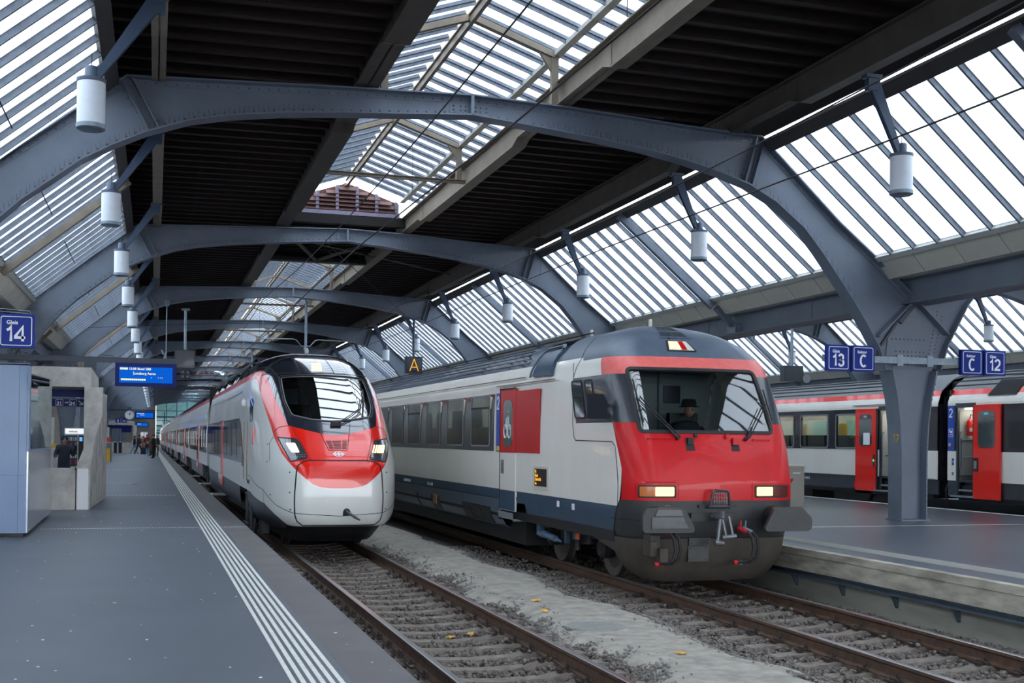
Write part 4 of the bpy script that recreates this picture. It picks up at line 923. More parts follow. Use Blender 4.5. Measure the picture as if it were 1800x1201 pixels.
d = MB(); d.box(7.05, 7.2, 15.7, 15.95, .0, .3); d.box(7.02, 7.12, 15.62, 15.9, .1, .22); d.box(7.16, 7.28, 15.6, 15.75, -.08, .12); d.build('cable_socket', M['t_dirt'], ic)
# snow plough / valance
LOWP = [(-.45, 1.02, .34), (-.40, 1.10, .28), (-.25, 1.24, .18), (-.05, 1.33, .1), (.1, 1.36, .06), (.235, 1.37, .05)]
SLW = Nose(1.37, .55, .6, .1, LOWP, 7, (8.23, 15.85))
patch('snow_plough', SLW, [(-1.95, .225), (1.95, .225), (1.6, .0), (1.25, -.38), (.9, -.42), (-.9, -.43), (-1.3, -.40), (-1.55, -.25), (-1.8, .0), (-2.3, .08), (-2.7, .18)], M['t_dirt'], ic, step=.08, thick=.02)
for x0, x1, z0, z1, nm in ((7.75, 8.08, -.11, .12, 'access_plate'), (7.75, 8.1, .13, .24, 'coupling_bracket')):
    q = on(SLW, (x0+x1)/2-8.23, (z0+z1)/2); d = MB(); d.box(x0, x1, q.y-.03, q.y+.02, z0, z1)
    for a in (x0+.04, x1-.04):
        for b_ in (z0+.03, z1-.03): d.dome((a, q.y-.03, b_), .012, (0, -1, 0))
    d.build(nm, M['t_lower'], ic)
# curved underfloor skirts with grilles behind the door
def under(nm, y0, y1, mt, off_=0., z0=-.12, z1=.49):
    m = MB(); pr_ = [(1.41, .49), (1.40, .3), (1.36, .12), (1.27, -.03), (1.12, -.12)]; pr_ = [(a+off_, b) for a, b in pr_ if z0-.01 <= b <= z1+.01]
    m.strip([(8.23-a, b) for a, b in pr_], y0, y1, .012); return m.build(nm, M[mt], ic, smooth=25)
under('underfloor_skirt', 22.42, 40, 't_roof')
for y in (23.1, 23.85, 24.6): under('underfloor_grille', y, y+.66, 'black', .014, -.05, .31)
for y in (27.4, ): under('battery_recess', y, y+.75, 'black', .014, -.02, .31)
d = MB(); d.box(XS-.03, XS+.0, 27.5, 27.8, .12, .34); d.build('battery_box', mat('brass_fittings', (150, 116, 84), .5, .3, .4, 30), ic)
under('battery_recess', 29.6, 29.75, 'black', .014, -.02, .31)
d = MB(); d.box(6.85, 9.6, 16.6, 42, .15, .3); d.box(7.05, 9.5, 21.4, 41, -.34, .15); d.build('underframe', M['black'], ic)
d = MB(); d.box(6.84, 9.62, 41.85, 41.9, .3, 3.3); d.build('end_wall', M['t_dark'], ic)
# folding step at the door
d = MB(); d.box(6.70, 6.95, 21.2, 22.1, .13, .16); d.box(6.70, 6.72, 21.2, 22.1, .13, .28); d.build('door_step', M['grey'], ic)
# bogie: two wheelsets, frame, damper
bg_ = link('bogie', None, ic)
def wheel(par, x, y, z, r=.46):
    d = MB(); d.tube_prof(Vector((x, y, z)), [(.0, -.05), (r*.62, -.05), (r*.7, -.035), (r*.82, -.05), (r*.98, -.06), (r, -.055), (r, .05), (r+.03, .065), (r+.03, .09), (.0, .09)], 40, 0, Vector((1, 0, 0)), Vector((0, 1, 0)))
    return d.build('wheel', M['wheel'], par, smooth=30)
for y in (18.05, 20.55):
    wheel(bg_, 7.5, y, -.09); d = MB(); d.tube([(7.5, y, -.09), (8.96, y, -.09)], .08, 12); d.build('axle', M['darkmetal'], bg_, smooth=True)
    d = MB(); d.tube_prof(Vector((8.96, y, -.09)), [(0, -.06), (.49, -.06), (.46, 0), (.46, .06), (0, .06)], 30, 0, Vector((1, 0, 0)), Vector((0, 1, 0))); d.build('wheel', M['wheel'], bg_, smooth=30)
    d = MB(); d.tube_prof(Vector((7.42, y, -.09)), [(.0, -.22), (.12, -.22), (.17, -.18), (.17, 0)], 16, 0, Vector((1, 0, 0)), Vector((0, 1, 0))); d.build('axle_box', M['darkmetal'], bg_, smooth=30)
d = MB(); d.prism([(17.5, .02), (18.5, .02), (18.8, -.1), (19.8, -.1), (20.1, .02), (21.0, .02), (21.0, .16), (17.5, .16)], 7.28, 7.42, 'x'); d.build('bogie_frame', M['darkmetal'], bg_)
d = MB()
for y in (18.75, 19.3, 19.85): d.lathe((7.3, y, -.08), [(.11, 0), (.11, .28)], 14)
d.tube([(7.15, 18.9, .2), (7.15, 18.9, -.2)], .05, 10); d.build('air_spring', M['darkmetal'], bg_, smooth=30)
d = MB(); d.tube([(6.98, 20.35, -.02), (6.98, 20.1, -.03)], .07, 12); d.tube([(6.98, 20.1, -.03), (6.98, 19.55, -.06)], .055, 12); d.tube([(6.98, 20.5, -.02), (6.98, 19.3, -.08)], .025, 8); d.build('yaw_damper', mat('blue_grey_damper', (96, 122, 150), .4, .3), bg_, smooth=30)
d = MB(); d.box(6.92, 7.0, 20.2, 20.42, -.06, .45); d.box(7.0, 7.06, 19.05, 19.18, -.1, .28); d.box(7.0, 7.06, 18.6, 18.75, 0, .25); d.build('bracket', M['t_blue'], bg_)
d = MB(); d.box(6.97, 7.0, 18.42, 18.55, .02, .2); d.build('marker_plate', mat('orange_marker', (214, 96, 60), .5), bg_)
# saloon interior seen through the side windows
d = MB(); d.box(6.86, 9.6, 22.4, 41.8, .70, .74); d.build('saloon_floor', M['t_mask'], ic); d = MB(); d.box(7.9, 8.5, 23, 41.5, 2.9, 2.93); d.build('saloon_fill_panel', emat('saloon_fill_glow', (255, 248, 232), 7), ic)  # glowing panel added to brighten the saloon windows, no lamp seen lit there
d = MB(); d.box(6.9, 9.56, 22.42, 22.46, .74, 2.78); d.build('partition', M['cream_in'], ic)
sm = MB(); sm.prism([(0, 1.05), (.48, 1.05), (.60, 1.9), (.5, 1.92), (.4, 1.17), (0, 1.17)], 0, .95, 'x'); sm = sm.mesh('seat', M['seat'])
for i in range(18):
    for x in (6.92, 8.6): link('seat', sm, ic, (x, 22.9+i*1.036, 0))
# cab interior
d = MB(); d.prism([(6.93, .7), (9.53, .7), (9.53, 2.6), (9.3, 3.0), (7.16, 3.0), (6.93, 2.6)], 18.35, 18.4); ci = d.build('cab_back_wall', M['cream_in'], ic)
d = MB(); d.box(7.25, 7.95, 18.32, 18.35, .7, 2.45); d.build('cab_door', M['t_mask'], ci); d = MB(); d.box(7.95, 8.0, 18.3, 18.35, .7, 2.75); d.box(8.34, 8.37, 18.3, 18.35, .7, 2.9); d.build('door_post', M['grey'], ci)
d = MB(); d.box(8.45, 8.75, 18.32, 18.35, 2.3, 2.6); d.build('notice', M['t_mask'], ci)
d = MB(); d.prism([(16.35, 1.62), (16.9, 1.78), (17.0, 1.76), (17.0, .8), (16.35, .8)], 6.95, 9.5, 'x'); d.build('driver_desk', M['t_blue'], ic)
d = MB(); d.box(6.88, 9.58, 16.3, 18.4, .66, .7); d.build('cab_floor', M['black'], ic)
d = MB(); d.box(8.2, 8.7, 17.55, 17.68, 1.5, 2.12); d.box(8.2, 8.7, 17.2, 17.65, 1.35, 1.48); d.box(8.4, 8.5, 17.35, 17.5, .7, 1.36); d.build('driver_seat', M['black'], ic)
# parent in place
def settle(root):
    inv = Matrix.Translation(-Vector(root.location))
    for ch in root.children: ch.matrix_basis = inv @ ch.matrix_basis
settle(ic)
bpy.data.objects.remove(ICW)
# driver in a hat behind the windscreen
def skinned(name, verts, edges, radii, material, par=None, sub=2):
    me = bpy.data.meshes.new(name); me.from_pydata(verts, edges, []); o = link(name, me, par)
    sk = o.modifiers.new('s', 'SKIN'); sk.use_smooth_shade = True; sv = me.skin_vertices[0].data
    for i, r in enumerate(radii): sv[i].radius = (r, r) if not isinstance(r, tuple) else r
    sv[0].use_root = True; o.modifiers.new('b', 'SUBSURF').levels = sub; o.modifiers['b'].render_levels = sub
    dg = bpy.context.evaluated_depsgraph_get(); m2 = bpy.data.meshes.new_from_object(o.evaluated_get(dg)); o.modifiers.clear(); o.data = m2; bpy.data.meshes.remove(me)
    m2.materials.clear(); m2.materials.append(material); m2.shade_smooth(); return o
def head_mesh(par, c, skin, h=.235, yaw=0., hair=None, name='head'):
    """head with brow, nose, lips, ears and eyes; faces -y before yaw"""
    bm = bmesh.new(); bmesh.ops.create_uvsphere(bm, u_segments=20, v_segments=16, radius=1)
    for v in bm.verts:
        x, y, z = v.co; w = 1-.16*max(0, -z)**1.3; 
        v.co = (x*.365*h*w, y*.43*h*(w if y < 0 else 1), z*.5*h)
        if y < -.55 and abs(x) < .22 and -.32 < z < .15: v.co.y -= .018*(1-abs(x)/.22)*(1 if z < -.05 else .5)
        if y < -.5 and .0 < z < .2 and .15 < abs(x) < .6: v.co.y += .008
    m = MB(); m.v = [tuple(v.co) for v in bm.verts]; bm.verts.index_update(); m.f = [tuple(v.index for v in f.verts) for f in bm.faces]; m.m = [0]*len(m.f); bm.free()
    for s in (-1, 1): m.tube_prof(Vector((s*.082*h/.235, .012, -.005)), [(.0, -.004), (.028, -.004), (.032, .006), (.0, .01)], 8, 0, Vector((s, -.3, 0)).normalized(), Vector((0, 0, 1)))
    o = m.build(name, skin, par, smooth=80); o.matrix_basis = Matrix.Translation(c) @ Matrix.Rotation(yaw, 4, 'Z')
    e = MB()
    for s in (-1, 1): e.dome((s*.034, -.093*h/.235, .012), .011, (0, -1, .1)); e.box(s*.034-.018, s*.034+.018, -.098*h/.235, -.085*h/.235, .03, .036)
    e.box(-.022, .022, -.100*h/.235, -.09, -.062, -.056); e.build('eyes', M['black'], o)
    return o
dv = thing('person', 'train driver in a dark brimmed hat seated behind the red train windscreen', 'person', (8.45, 17.35, 1.48))
skinned('body', [(0, .1, .02), (0, .1, .25), (0, .1, .42), (0, .07, .53), (-.2, .08, .40), (.2, .08, .40), (-.27, -.1, .22), (.27, -.1, .22), (-.2, -.35, .27), (.2, -.35, .27), (-.1, -.15, .02), (.1, -.15, .02), (-.12, -.4, -.0), (.12, -.4, -.0)], [(0, 1), (1, 2), (2, 3), (2, 4), (2, 5), (4, 6), (5, 7), (6, 8), (7, 9), (0, 10), (0, 11), (10, 12), (11, 13)], [.15, .17, .16, .06, .09, .09, .06, .06, .04, .04, .09, .09, .08, .08], mat('dark_blue_uniform', (34, 38, 52), .8), dv)
head_mesh(dv, (0, .0, .67), M['skin'], .215, yaw=-.25)
hm = MB(); hm.lathe((0, .02, .735), [(.05, .0), (.165, .0), (.165, .01), (.125, .014), (.12, .08), (.10, .125), (.0, .13)], 20); hm.build('hat', mat('black_felt_hat', (30, 28, 32), .9), dv, smooth=40)
# ------------------------------------------------------------------ tilt-nosed white and red train on the left-hand track
M['g_white'] = mat('pale_grey_white_paint', (214, 216, 212), .28, 0, .03, 1.2, coat=.5, stretch=(1, 1, .3))
M['g_red'] = mat('orange_red_gloss_paint', (232, 30, 14), .25, 0, 0, coat=.6, spec=.4)
M['g_mask'] = mat('gloss_blue_black_mask', (38, 42, 52), .12, 0, 0, coat=1)
M['g_skirt'] = mat('slate_skirt_paint', (58, 64, 74), .4, 0, .1, 3)
M['g_band'] = mat('gloss_tinted_window_band', (44, 48, 62), .08, 0, 0, coat=1, spec=.8)
M['g_win'] = mat('tinted_coach_window', (62, 66, 84), .05, 0, .25, 1.2, coat=1, spec=.9)
M['screen_g'] = glassmat('mirroring_windscreen', (.62, .78, .86), .5, .34)
M['lamp_white'] = emat('cool_headlamp_glow', (255, 220, 164), 3.2)
M['lamp_led'] = emat('warm_led_dots', (255, 214, 148), 2.8)
M['clear'] = mat('smoked_lamp_glass', (70, 74, 82), .08, .2, 0, coat=1)
SG = gi_nose()
gi = thing('railcar', 'white train head with rounded red and black nose and slanted headlamps, on the left-hand track', 'train', (3.667, 22.38, -.55))
S0 = -21.2
zg = [.05, .1, .2, .3, .4, .55, .7, .85, 1.0, 1.1, 1.16, 1.22, 1.3, 1.38, 1.46, 1.55, 1.65, 1.75, 1.85, 1.95, 2.05, 2.2, 2.35, 2.5, 2.65, 2.8, 2.93, 3.0, 3.08, 3.16, 3.23, 3.3, 3.37, 3.43, 3.48, 3.52, 3.56, 3.59]
sv = list(np.arange(-3.2, 3.21, .08)); svl = [-21, -18, -15, -12, -10, -8, -7, -6, -5.5, -5, -4.6, -4.2, -3.8, -3.5]+sv+[3.5, 3.8, 4.2, 4.6, 5, 6, 8, 10, 15, 21]
mir = lambda P: [(-a, b) for a, b in reversed(P)]
maskL = [(-2.0, 3.12), (-1.72, 3.09), (-1.5, 3.0), (-1.3, 2.68), (-1.095, 2.28), (-.9, 1.90), (-.80, 1.868), (-.275, 1.736), (-.10, 1.712)]
redL = [(-2.9, 2.93), (-2.4, 2.93), (-2.22, 2.90), (-2.0, 2.77), (-1.76, 2.37), (-1.52, 1.93), (-1.40, 1.66), (-1.19, 1.356), (-.86, 1.07), (-.63, .875), (-.50, .775), (-.36, .725), (-.177, .704)]
mask = maskL+mir(maskL); red_low = redL+mir(redL)
WSG = roundpoly([(-.99, 2.93), (-.45, 2.965), (0, 2.975), (.45, 2.965), (1.02, 2.92), (1.0, 2.55), (.96, 2.3), (.84, 2.085), (.30, 1.99), (-.02, 1.975), (-.42, 2.0), (-.82, 2.09), (-.93, 2.38)], .04, 2)
coverL = [(-.54, 1.228), (-.68, 1.206), (-.785, 1.133), (-.825, 1.01), (-.86, .62), (-.868, .19), (-.84, .08), (-.735, .0)]
cover = coverL+mir(coverL)
patch('roof', SG, [(S0, 3.08), (-2.9, 3.08), (-2.0, 3.12)]+[(2.0, 3.12), (2.9, 3.08), (21, 3.08), (21, 3.618), (S0, 3.618)], M['g_mask'], gi, zlev=zg, svals=svl, step=.12)
patch('nose_mask', SG, mask, M['g_mask'], gi, holes=[WSG], zlev=zg, svals=sv)
patch('red_nose', SG, red_low+[(2.9, 2.93), (2.9, 3.08)]+mir(maskL)[::-1][:0]+list(reversed(mask))+[(-2.9, 3.08)], M['g_red'], gi, zlev=zg, svals=sv)
patch('red_roof_band', SG, [(S0, 2.93), (-2.9, 2.93), (-2.9, 3.08), (S0, 3.08)], M['g_red'], gi, zlev=zg, svals=svl, step=.3)
patch('red_roof_band', SG, [(21, 2.93), (2.9, 2.93), (2.9, 3.08), (21, 3.08)], M['g_red'], gi, zlev=zg, svals=svl, step=.3)
botL = [(S0, .58), (-6.9, .52), (-4.1, .51), (-2.1, .364), (-1.7, .24), (-1.40, .13), (-1.12, .0), (-1.0, -.02)]
patch('white_body', SG, botL+mir(botL)+[(21, 2.93)]+list(reversed(red_low))+[(S0, 2.93)], M['g_white'], gi, zlev=zg, svals=svl, step=.12)
skL = [(S0, .1), (-9.0, .08), (-7.1, .08), (-6.95, .52)]
patch('side_skirt', SG, [(S0, .08), (-7.1, .08), (-6.95, .52), (S0, .58)], M['g_skirt'], gi, zlev=zg, svals=svl, step=.3)
for m_ in (0, 1):
    Q = [(-4.9, .515), (-4.1, .51), (-2.1, .364), (-1.7, .24), (-1.40, .13), (-1.12, .0), (-1.3, -.1), (-2.2, -.1), (-3.6, -.08), (-4.45, .05)]
    patch('side_skirt', SG, Q if not m_ else mir(Q), M['g_skirt'], gi, zlev=zg, svals=sv+[-4.6, -4.2, -3.8, -3.5], step=.1)
patch('side_skirt', SG, [(21, .08), (3, .08), (3, .44), (4.1, .51), (21, .58)], M['g_skirt'], gi, zlev=zg, svals=svl, step=.3)
GLOW = Nose(1.16, .8, 2.0, .06, [(-.42, .84, .95), (-.36, .93, .6), (-.2, 1.04, .42), (-.02, 1.14, .22), (.0, 1.14, .21)], 9, (3.667, 22.45), .0065, 2.2)
patch('chin_spoiler', GLOW, [(-6, -.005), (6, -.005), (6, -.3), (1.6, -.3), (1.1, -.34), (-1.1, -.34), (-1.6, -.3), (-6, -.3)], M['black'], gi, step=.12)
patch('windscreen', SG, WSG, M['screen_g'], gi, off=-.006, zlev=zg, svals=sv)
seam('windscreen_seal', SG, WSG, .03, M['rubber'], gi, closed=True, off=-.004, h=.012)
WIN2 = [(a*.945-.0 if abs(a) > .1 else a, 2.46+(b-2.46)*.945) for a, b in WSG]
seam('heating_edge', SG, WIN2, .018, M['grey'], gi, closed=True, off=-.005, h=.003)
for pts in ([(-1.86, 3.0), (-.9, 3.0), (0, 3.01), (.9, 3.0), (1.86, 3.0)], [(-.6, 3.36), (-.48, 3.02)], [(.28, 3.37), (.3, 3.02)]): seam('mask_joint', SG, pts, .012, M['grey'] if 0 else M['rubber'], gi, h=.002)
# joints of hood, cover, lower edge, side
seam('cover_joint', SG, cover, .028, M['rubber'], gi, closed=True, h=.002, off=.002)
for pts in ([(-.815, 1.885), (-.76, 1.74), (-.535, 1.232)], [(.815, 1.885), (.75, 1.76), (.53, 1.232)], [(-1.43, 1.68), (-1.35, 1.77), (-1.2, 1.85), (-.86, 1.89)], [(1.43, 1.68), (1.35, 1.77), (1.2, 1.85), (.86, 1.89)], [(-.345, 1.93), (-.275, 1.716), (-.18, 1.425), (.18, 1.425), (.28, 1.75), (.335, 1.95)],
            [(-4.9, 1.1), (-4.85, .83), (-4.1, .82), (-2.16, .62), (-1.41, .36), (-.89, .235), (0, .18), (.89, .235), (1.41, .36), (2.1, .6)], [(-2.2, .62), (-2.12, .37), (-2.0, -.08)], [(-1.43, 1.66), (-1.65, 1.55), (-1.75, 1.2)]): seam('panel_joint', SG, pts, .011, M['rubber'], gi, h=.0015)
seam('panel_joint', SG, [(-5.0, 2.75), (-4.95, .8)], .012, M['grey'], gi, h=.002); seam('rain_gutter', SG, [(-21, 2.72), (-5, 2.72)], .03, M['g_white'], gi, h=.02, step=.5)
for m_ in (0, 1):
    L1 = [(-1.258, 1.655), (-.775, 1.63), (-.716, 1.578), (-.596, 1.266), (-.94, 1.203)]; L2 = [(-1.02, 1.545), (-.80, 1.545), (-.735, 1.37), (-.90, 1.37)]
    if m_: L1, L2 = [(.765, 1.615), (1.32, 1.653), (1.36, 1.58), (.945, 1.197), (.58, 1.256)], [(.73, 1.515), (1.03, 1.52), (.92, 1.378), (.665, 1.372)]
    h_ = patch('headlamp', SG, roundpoly(L1, .03, 2), M['clear'], gi, off=.004, step=.05, thick=.004); seam('lamp_rim', SG, roundpoly(L1, .03, 2), .02, M['rubber'], h_, closed=True, off=.004, h=.006)
    if not m_: patch('lit_lens', SG, roundpoly(L2, .02, 2), M['lamp_white'], h_, off=.010, step=.05, thick=.004)
    d = MB()
    for i in range(6):
        for j in range(2 if not m_ else 6):
            if m_: t, u = i/5, j/5; a = (L2[0][0]*(1-t)+L2[1][0]*t)*(1-u)+(L2[3][0]*(1-t)+L2[2][0]*t)*u; b = 1.51-u*.13
            else: a, b = -.87+i*.045, 1.325-j*.035
            d.dome(on(SG, a, b, .008), .017 if m_ else .007, SG.nrm(a, b), 8)
    d.build('led_lens', M['lamp_led'] if m_ else M['white'], h_, kind='stuff')
tl = patch('top_lamp', SG, roundpoly([(-.22, 3.29), (.12, 3.29), (.05, 3.03), (-.24, 3.03)], .03, 2), M['clear'], gi, off=.004, step=.05, thick=.004)
d = MB()
for i in range(6):
    for j in range(6): a, b = -.15+i*.042-j*.008, 3.25-j*.036; d.dome(on(SG, a, b, .008), .016, SG.nrm(a, b), 8)
d.build('led_lens', M['lamp_led'], tl, kind='stuff')
# grille slots, emblem, coupler hole and bar
gp = link('nose_grille', None, gi)
for i in range(6):
    z = 1.585-i*.027
    for a, b in ((-.20+i*.008, -.105+i*.007), (-.08+i*.004, .085-i*.004), (.115-i*.007, .2-i*.006)): patch('slot', SG, [(a, z), (b, z), (b, z+.016), (a, z+.016)], M['black'], gp, off=.002, step=.06, thick=.003)
em = link('emblem', None, gi)
for Q in ([(-.12, 1.345), (-.05, 1.392), (-.045, 1.375), (-.085, 1.345), (-.045, 1.318), (-.05, 1.30)], [(.12, 1.345), (.05, 1.30), (.045, 1.318), (.085, 1.345), (.045, 1.375), (.05, 1.392)], [(-.075, 1.355), (.075, 1.355), (.075, 1.335), (-.075, 1.335)], [(-.012, 1.392), (.012, 1.392), (.012, 1.30), (-.012, 1.30)], [(-.055, 1.392), (.055, 1.392), (.05, 1.378), (-.05, 1.378)], [(-.055, 1.30), (-.05, 1.314), (.05, 1.314), (.055, 1.30)]): patch('emblem_mark', SG, Q, M['white'], em, off=.006, step=.06, thick=.006)
hole = patch('coupler_hole', SG, [(.06, .19), (.06, .26), (.075, .3), (.105, .322), (.145, .325), (.18, .305), (.205, .265), (.21, .19)], M['black'], gi, off=.004, step=.05, thick=.006)
d = MB(); q = on(SG, .12, .26, 0); d.tube([q+Vector((-.02, .1, .03)), q+Vector((.10, -.45, -.08)), q+Vector((.15, -.62, -.115))], [.028, .026, .014], 12); d.build('coupler_bar', M['g_skirt'], hole, smooth=35)
for a, b in [(-1.75, 1.52), (-1.9, 1.18), (-1.72, .55), (-.98, 1.0), (-.98, .62), (-.97, .3), (.98, 1.0), (.98, .62), (.97, .3)]:
    d = MB(); d.dome(on(SG, a, b, 0), .016, SG.nrm(a, b)); d.build('bolt', M['rubber'], gi)
# wiper
d = MB(); R0 = on(SG, .04, 1.90, .03)
for k in (0, .06): d.tube([R0+Vector((k, 0, k*.3)), on(SG, .30+k, 2.03, .06), on(SG, .56+k*.6, 2.19, .06), on(SG, .64+k*.6, 2.40, .06)], .011, 6)
d.tube([on(SG, .79, 2.64, .03), on(SG, .73, 2.4, .03), on(SG, .61, 2.06, .03)], .014, 6); d.cbox(R0, (.2, .06, .07)); d.build('wiper', M['rubber'], gi)
# interior seen through the windscreen
d = MB(); d.box(2.55, 4.8, 25.9, 25.95, .9, 2.9); ci = d.build('cab_back_wall', M['cream_in'], gi); d = MB(); d.box(2.62, 3.3, 25.85, 25.9, 2.2, 2.7); d.build('bulkhead_window_light', mat('pale_painted_window_light', (232, 240, 244), .5), ci)  # near-white panel paints window light onto the cab back wall
d = MB(); d.prism([(23.7, 1.9), (24.9, 2.0), (24.9, 1.2), (23.7, 1.2)], 2.7, 4.6, 'x'); d.build('driver_desk', M['g_skirt'], gi)
d = MB(); d.box(2.95, 3.45, 25.2, 25.3, 1.5, 2.35); d.box(2.95, 3.45, 24.9, 25.3, 1.4, 1.5); d.build('driver_seat', mat('dark_olive_seat', (60, 62, 52), .8), gi)
# side: cab window, camera, windows, door stripe, grooves
SGs = lambda y: -(y-22.38)-.0+0
def s_at(y):    # s whose point lies at height-independent distance y along the left side
    lo, hi = -60., -1.
    for _ in range(50):
        mid = (lo+hi)/2
        if SG(mid, 1.6)[1] > y: lo = mid
        else: hi = mid
    return (lo+hi)/2
w = patch('cab_window', SG, roundpoly([(-3.30, 1.98), (-2.95, 2.50), (-2.55, 2.48), (-2.5, 2.42), (-2.85, 1.98)], .05, 3), M['winglass'], gi, off=.006, step=.1, thick=.008); 
q = on(SG, -3.75, 2.42, .02); d = MB(); d.lathe(q+Vector((-.03, 0, -.09)), [(.045, 0), (.06, .02), (.06, .12), (.04, .15)], 14); d.box(q.x-.06, q.x, q.y+.05, q.y+.25, q.z+.07, q.z+.09); d.build('side_camera', M['white'], gi, smooth=35)
sA, sB = s_at(28.3), s_at(43.9)
patch('window_band', SG, [(sB, 1.06), (sA, 1.06), (sA, 2.10), (sB, 2.10)], M['g_band'], gi, off=.005, zlev=[], svals=[], step=2)
ys = [28.75, 30.55, 32.35, 34.15, 38.2, 40.0, 41.8]
for y in ys: a, b = s_at(y+.75), s_at(y-.22-.53); patch('window', SG, rrect(a, b, 1.15, 2.02, .1, 3), M['g_win'], gi, off=.009, zlev=[], svals=[], step=1)
def side_panel(nm, y0, y1, z0, z1, material, par, o=.008, slant=0.):
    m = MB(); v = []
    for y, z in ((y0, z0), (y1, z0), (y1-slant, z1), (y0-slant, z1)): v.append((c14(y)-1.4-o, y, z))
    v += [(a+.03, b, c) for a, b, c in v]; m.add(v, [(0,1,2,3),(7,6,5,4),(0,4,5,1),(1,5,6,2),(2,6,7,3),(3,7,4,0)]); return m.build(nm, material, par)
dr = side_panel('door', 35.2, 36.9, .30, 2.12, M['g_band'], gi, .011); side_panel('red_stripe', 35.0, 35.95, .28, 2.12, M['g_red'], dr, .014, -.9 if 0 else 0); side_panel('lower_panel', 36.0, 36.85, .62, 1.05, M['g_white'], dr, .013)
for y in (27.4, 26.5): side_panel('handrail_groove', y, y+.05, .72, 2.0, mat('brass_brown_handrail', (150, 122, 88), .5, .3), gi, .012)
d = MB(); d.box(c14(27)-1.44, c14(27)-1.38, 27.38, 27.5, 1.0, 1.25); d.build('lock_box', M['beam_brown'], gi)
side_panel('badge', 25.05, 25.2, 1.5, 1.85, M['g_red'], gi, .004); 
text('RABe 501', .13, 'lettering', M['g_skirt'], gi, (c14(26.2)-1.412, 26.3, .66), (math.pi/2, 0, -math.pi/2)); text('13', .3, 'lettering', M['t_mask'], gi, (c14(25)-1.41, 25.6, .1), (math.pi/2, 0, -math.pi/2))
# bogies and steps
bg_ = link('bogie', None, gi)
for y in (24.9, 27.6):
    for sx in (-1, 1): d = MB(); d.tube_prof(Vector((c14(y)+sx*.74, y, -.10)), [(0, -.07), (.3, -.07), (.36, -.05), (.45, -.07), (.45, .05), (.48, .07), (0, .07)], 28, 0, Vector((-sx, 0, 0)), Vector((0, 1, 0))); d.build('wheel', M['wheel'], bg_, smooth=30)
d = MB(); d.box(c14(26)-1.2, c14(26)+1.2, 24.3, 28.4, -.02, .18); d.box(c14(26)-1.25, c14(26)-1.1, 24.6, 25.2, -.3, .2); d.box(c14(26)-1.3, c14(26)-1.12, 27.2, 27.9, -.3, .35); d.build('bogie_frame', M['darkmetal'], bg_)
d = MB()
for y in (26.6, 27.2): d.lathe((c14(27)-1.22, y, -.25), [(.1, 0), (.1, .3), (.06, .33), (.06, .55)], 14)
d.tube([(c14(27)-1.3, 27.9, .38), (c14(27)-1.3, 26.7, .38)], .03, 8); d.tube([(c14(27)-1.32, 27.9, -.28), (c14(27)-1.32, 26.8, -.28)], .035, 8); d.tube([(c14(27)-1.28, 26.6, .3), (c14(27)-1.3, 26.3, -.35)], .05, 10)
for k in range(3): d.tube([(c14(26)-1.25, 26.2-k*.12, -.1), (c14(26)-1.3, 25.9-k*.1, -.42), (c14(26)-1.25, 25.5-k*.1, -.15)], .015, 6)
d.build('damper', M['darkmetal'], bg_, smooth=35)
for y in (35.0, 42.9):
    d = MB(); d.box(c14(y)-1.72, c14(y)-1.3, y, y+1.1, -.03, .0); st = d.build('door_step', M['grey'], gi); d = MB()
    for i in range(8): d.box(c14(y)-1.70, c14(y)-1.68+.03, y+.05+i*.12, y+.11+i*.12, .0, .005)
    d.build('step_marking', M['white'], st)
d = MB(); d.box(c14(33)-1.25, c14(33)+1.25, 29, 43.9, -.1, .3); d.box(2.6, 4.7, 23.5, 29, .15, .35); d.build('underframe', M['black'], gi)
d = MB(); d.box(c14(44)-1.36, c14(44)+1.36, 43.75, 43.8, .1, 3.4); d.build('end_wall', M['black'], gi)
q = on(SG, 0, 3.6, 0); d = MB(); d.lathe(Vector((q.x, 27.6, 3.6)), [(.04, 0), (.05, .05), (.03, .12)], 10); d.build('antenna', M['sill'], gi, smooth=True)
seam('roof_pipe', SG, [(-21, 3.3), (-3.2, 3.35)], .05, M['grey'], gi, off=.05, h=.05, step=1); seam('roof_pipe', SG, [(-21, 3.42), (-4, 3.46)], .06, M['rubber'], gi, off=.05, h=.06, step=1)
settle(gi)
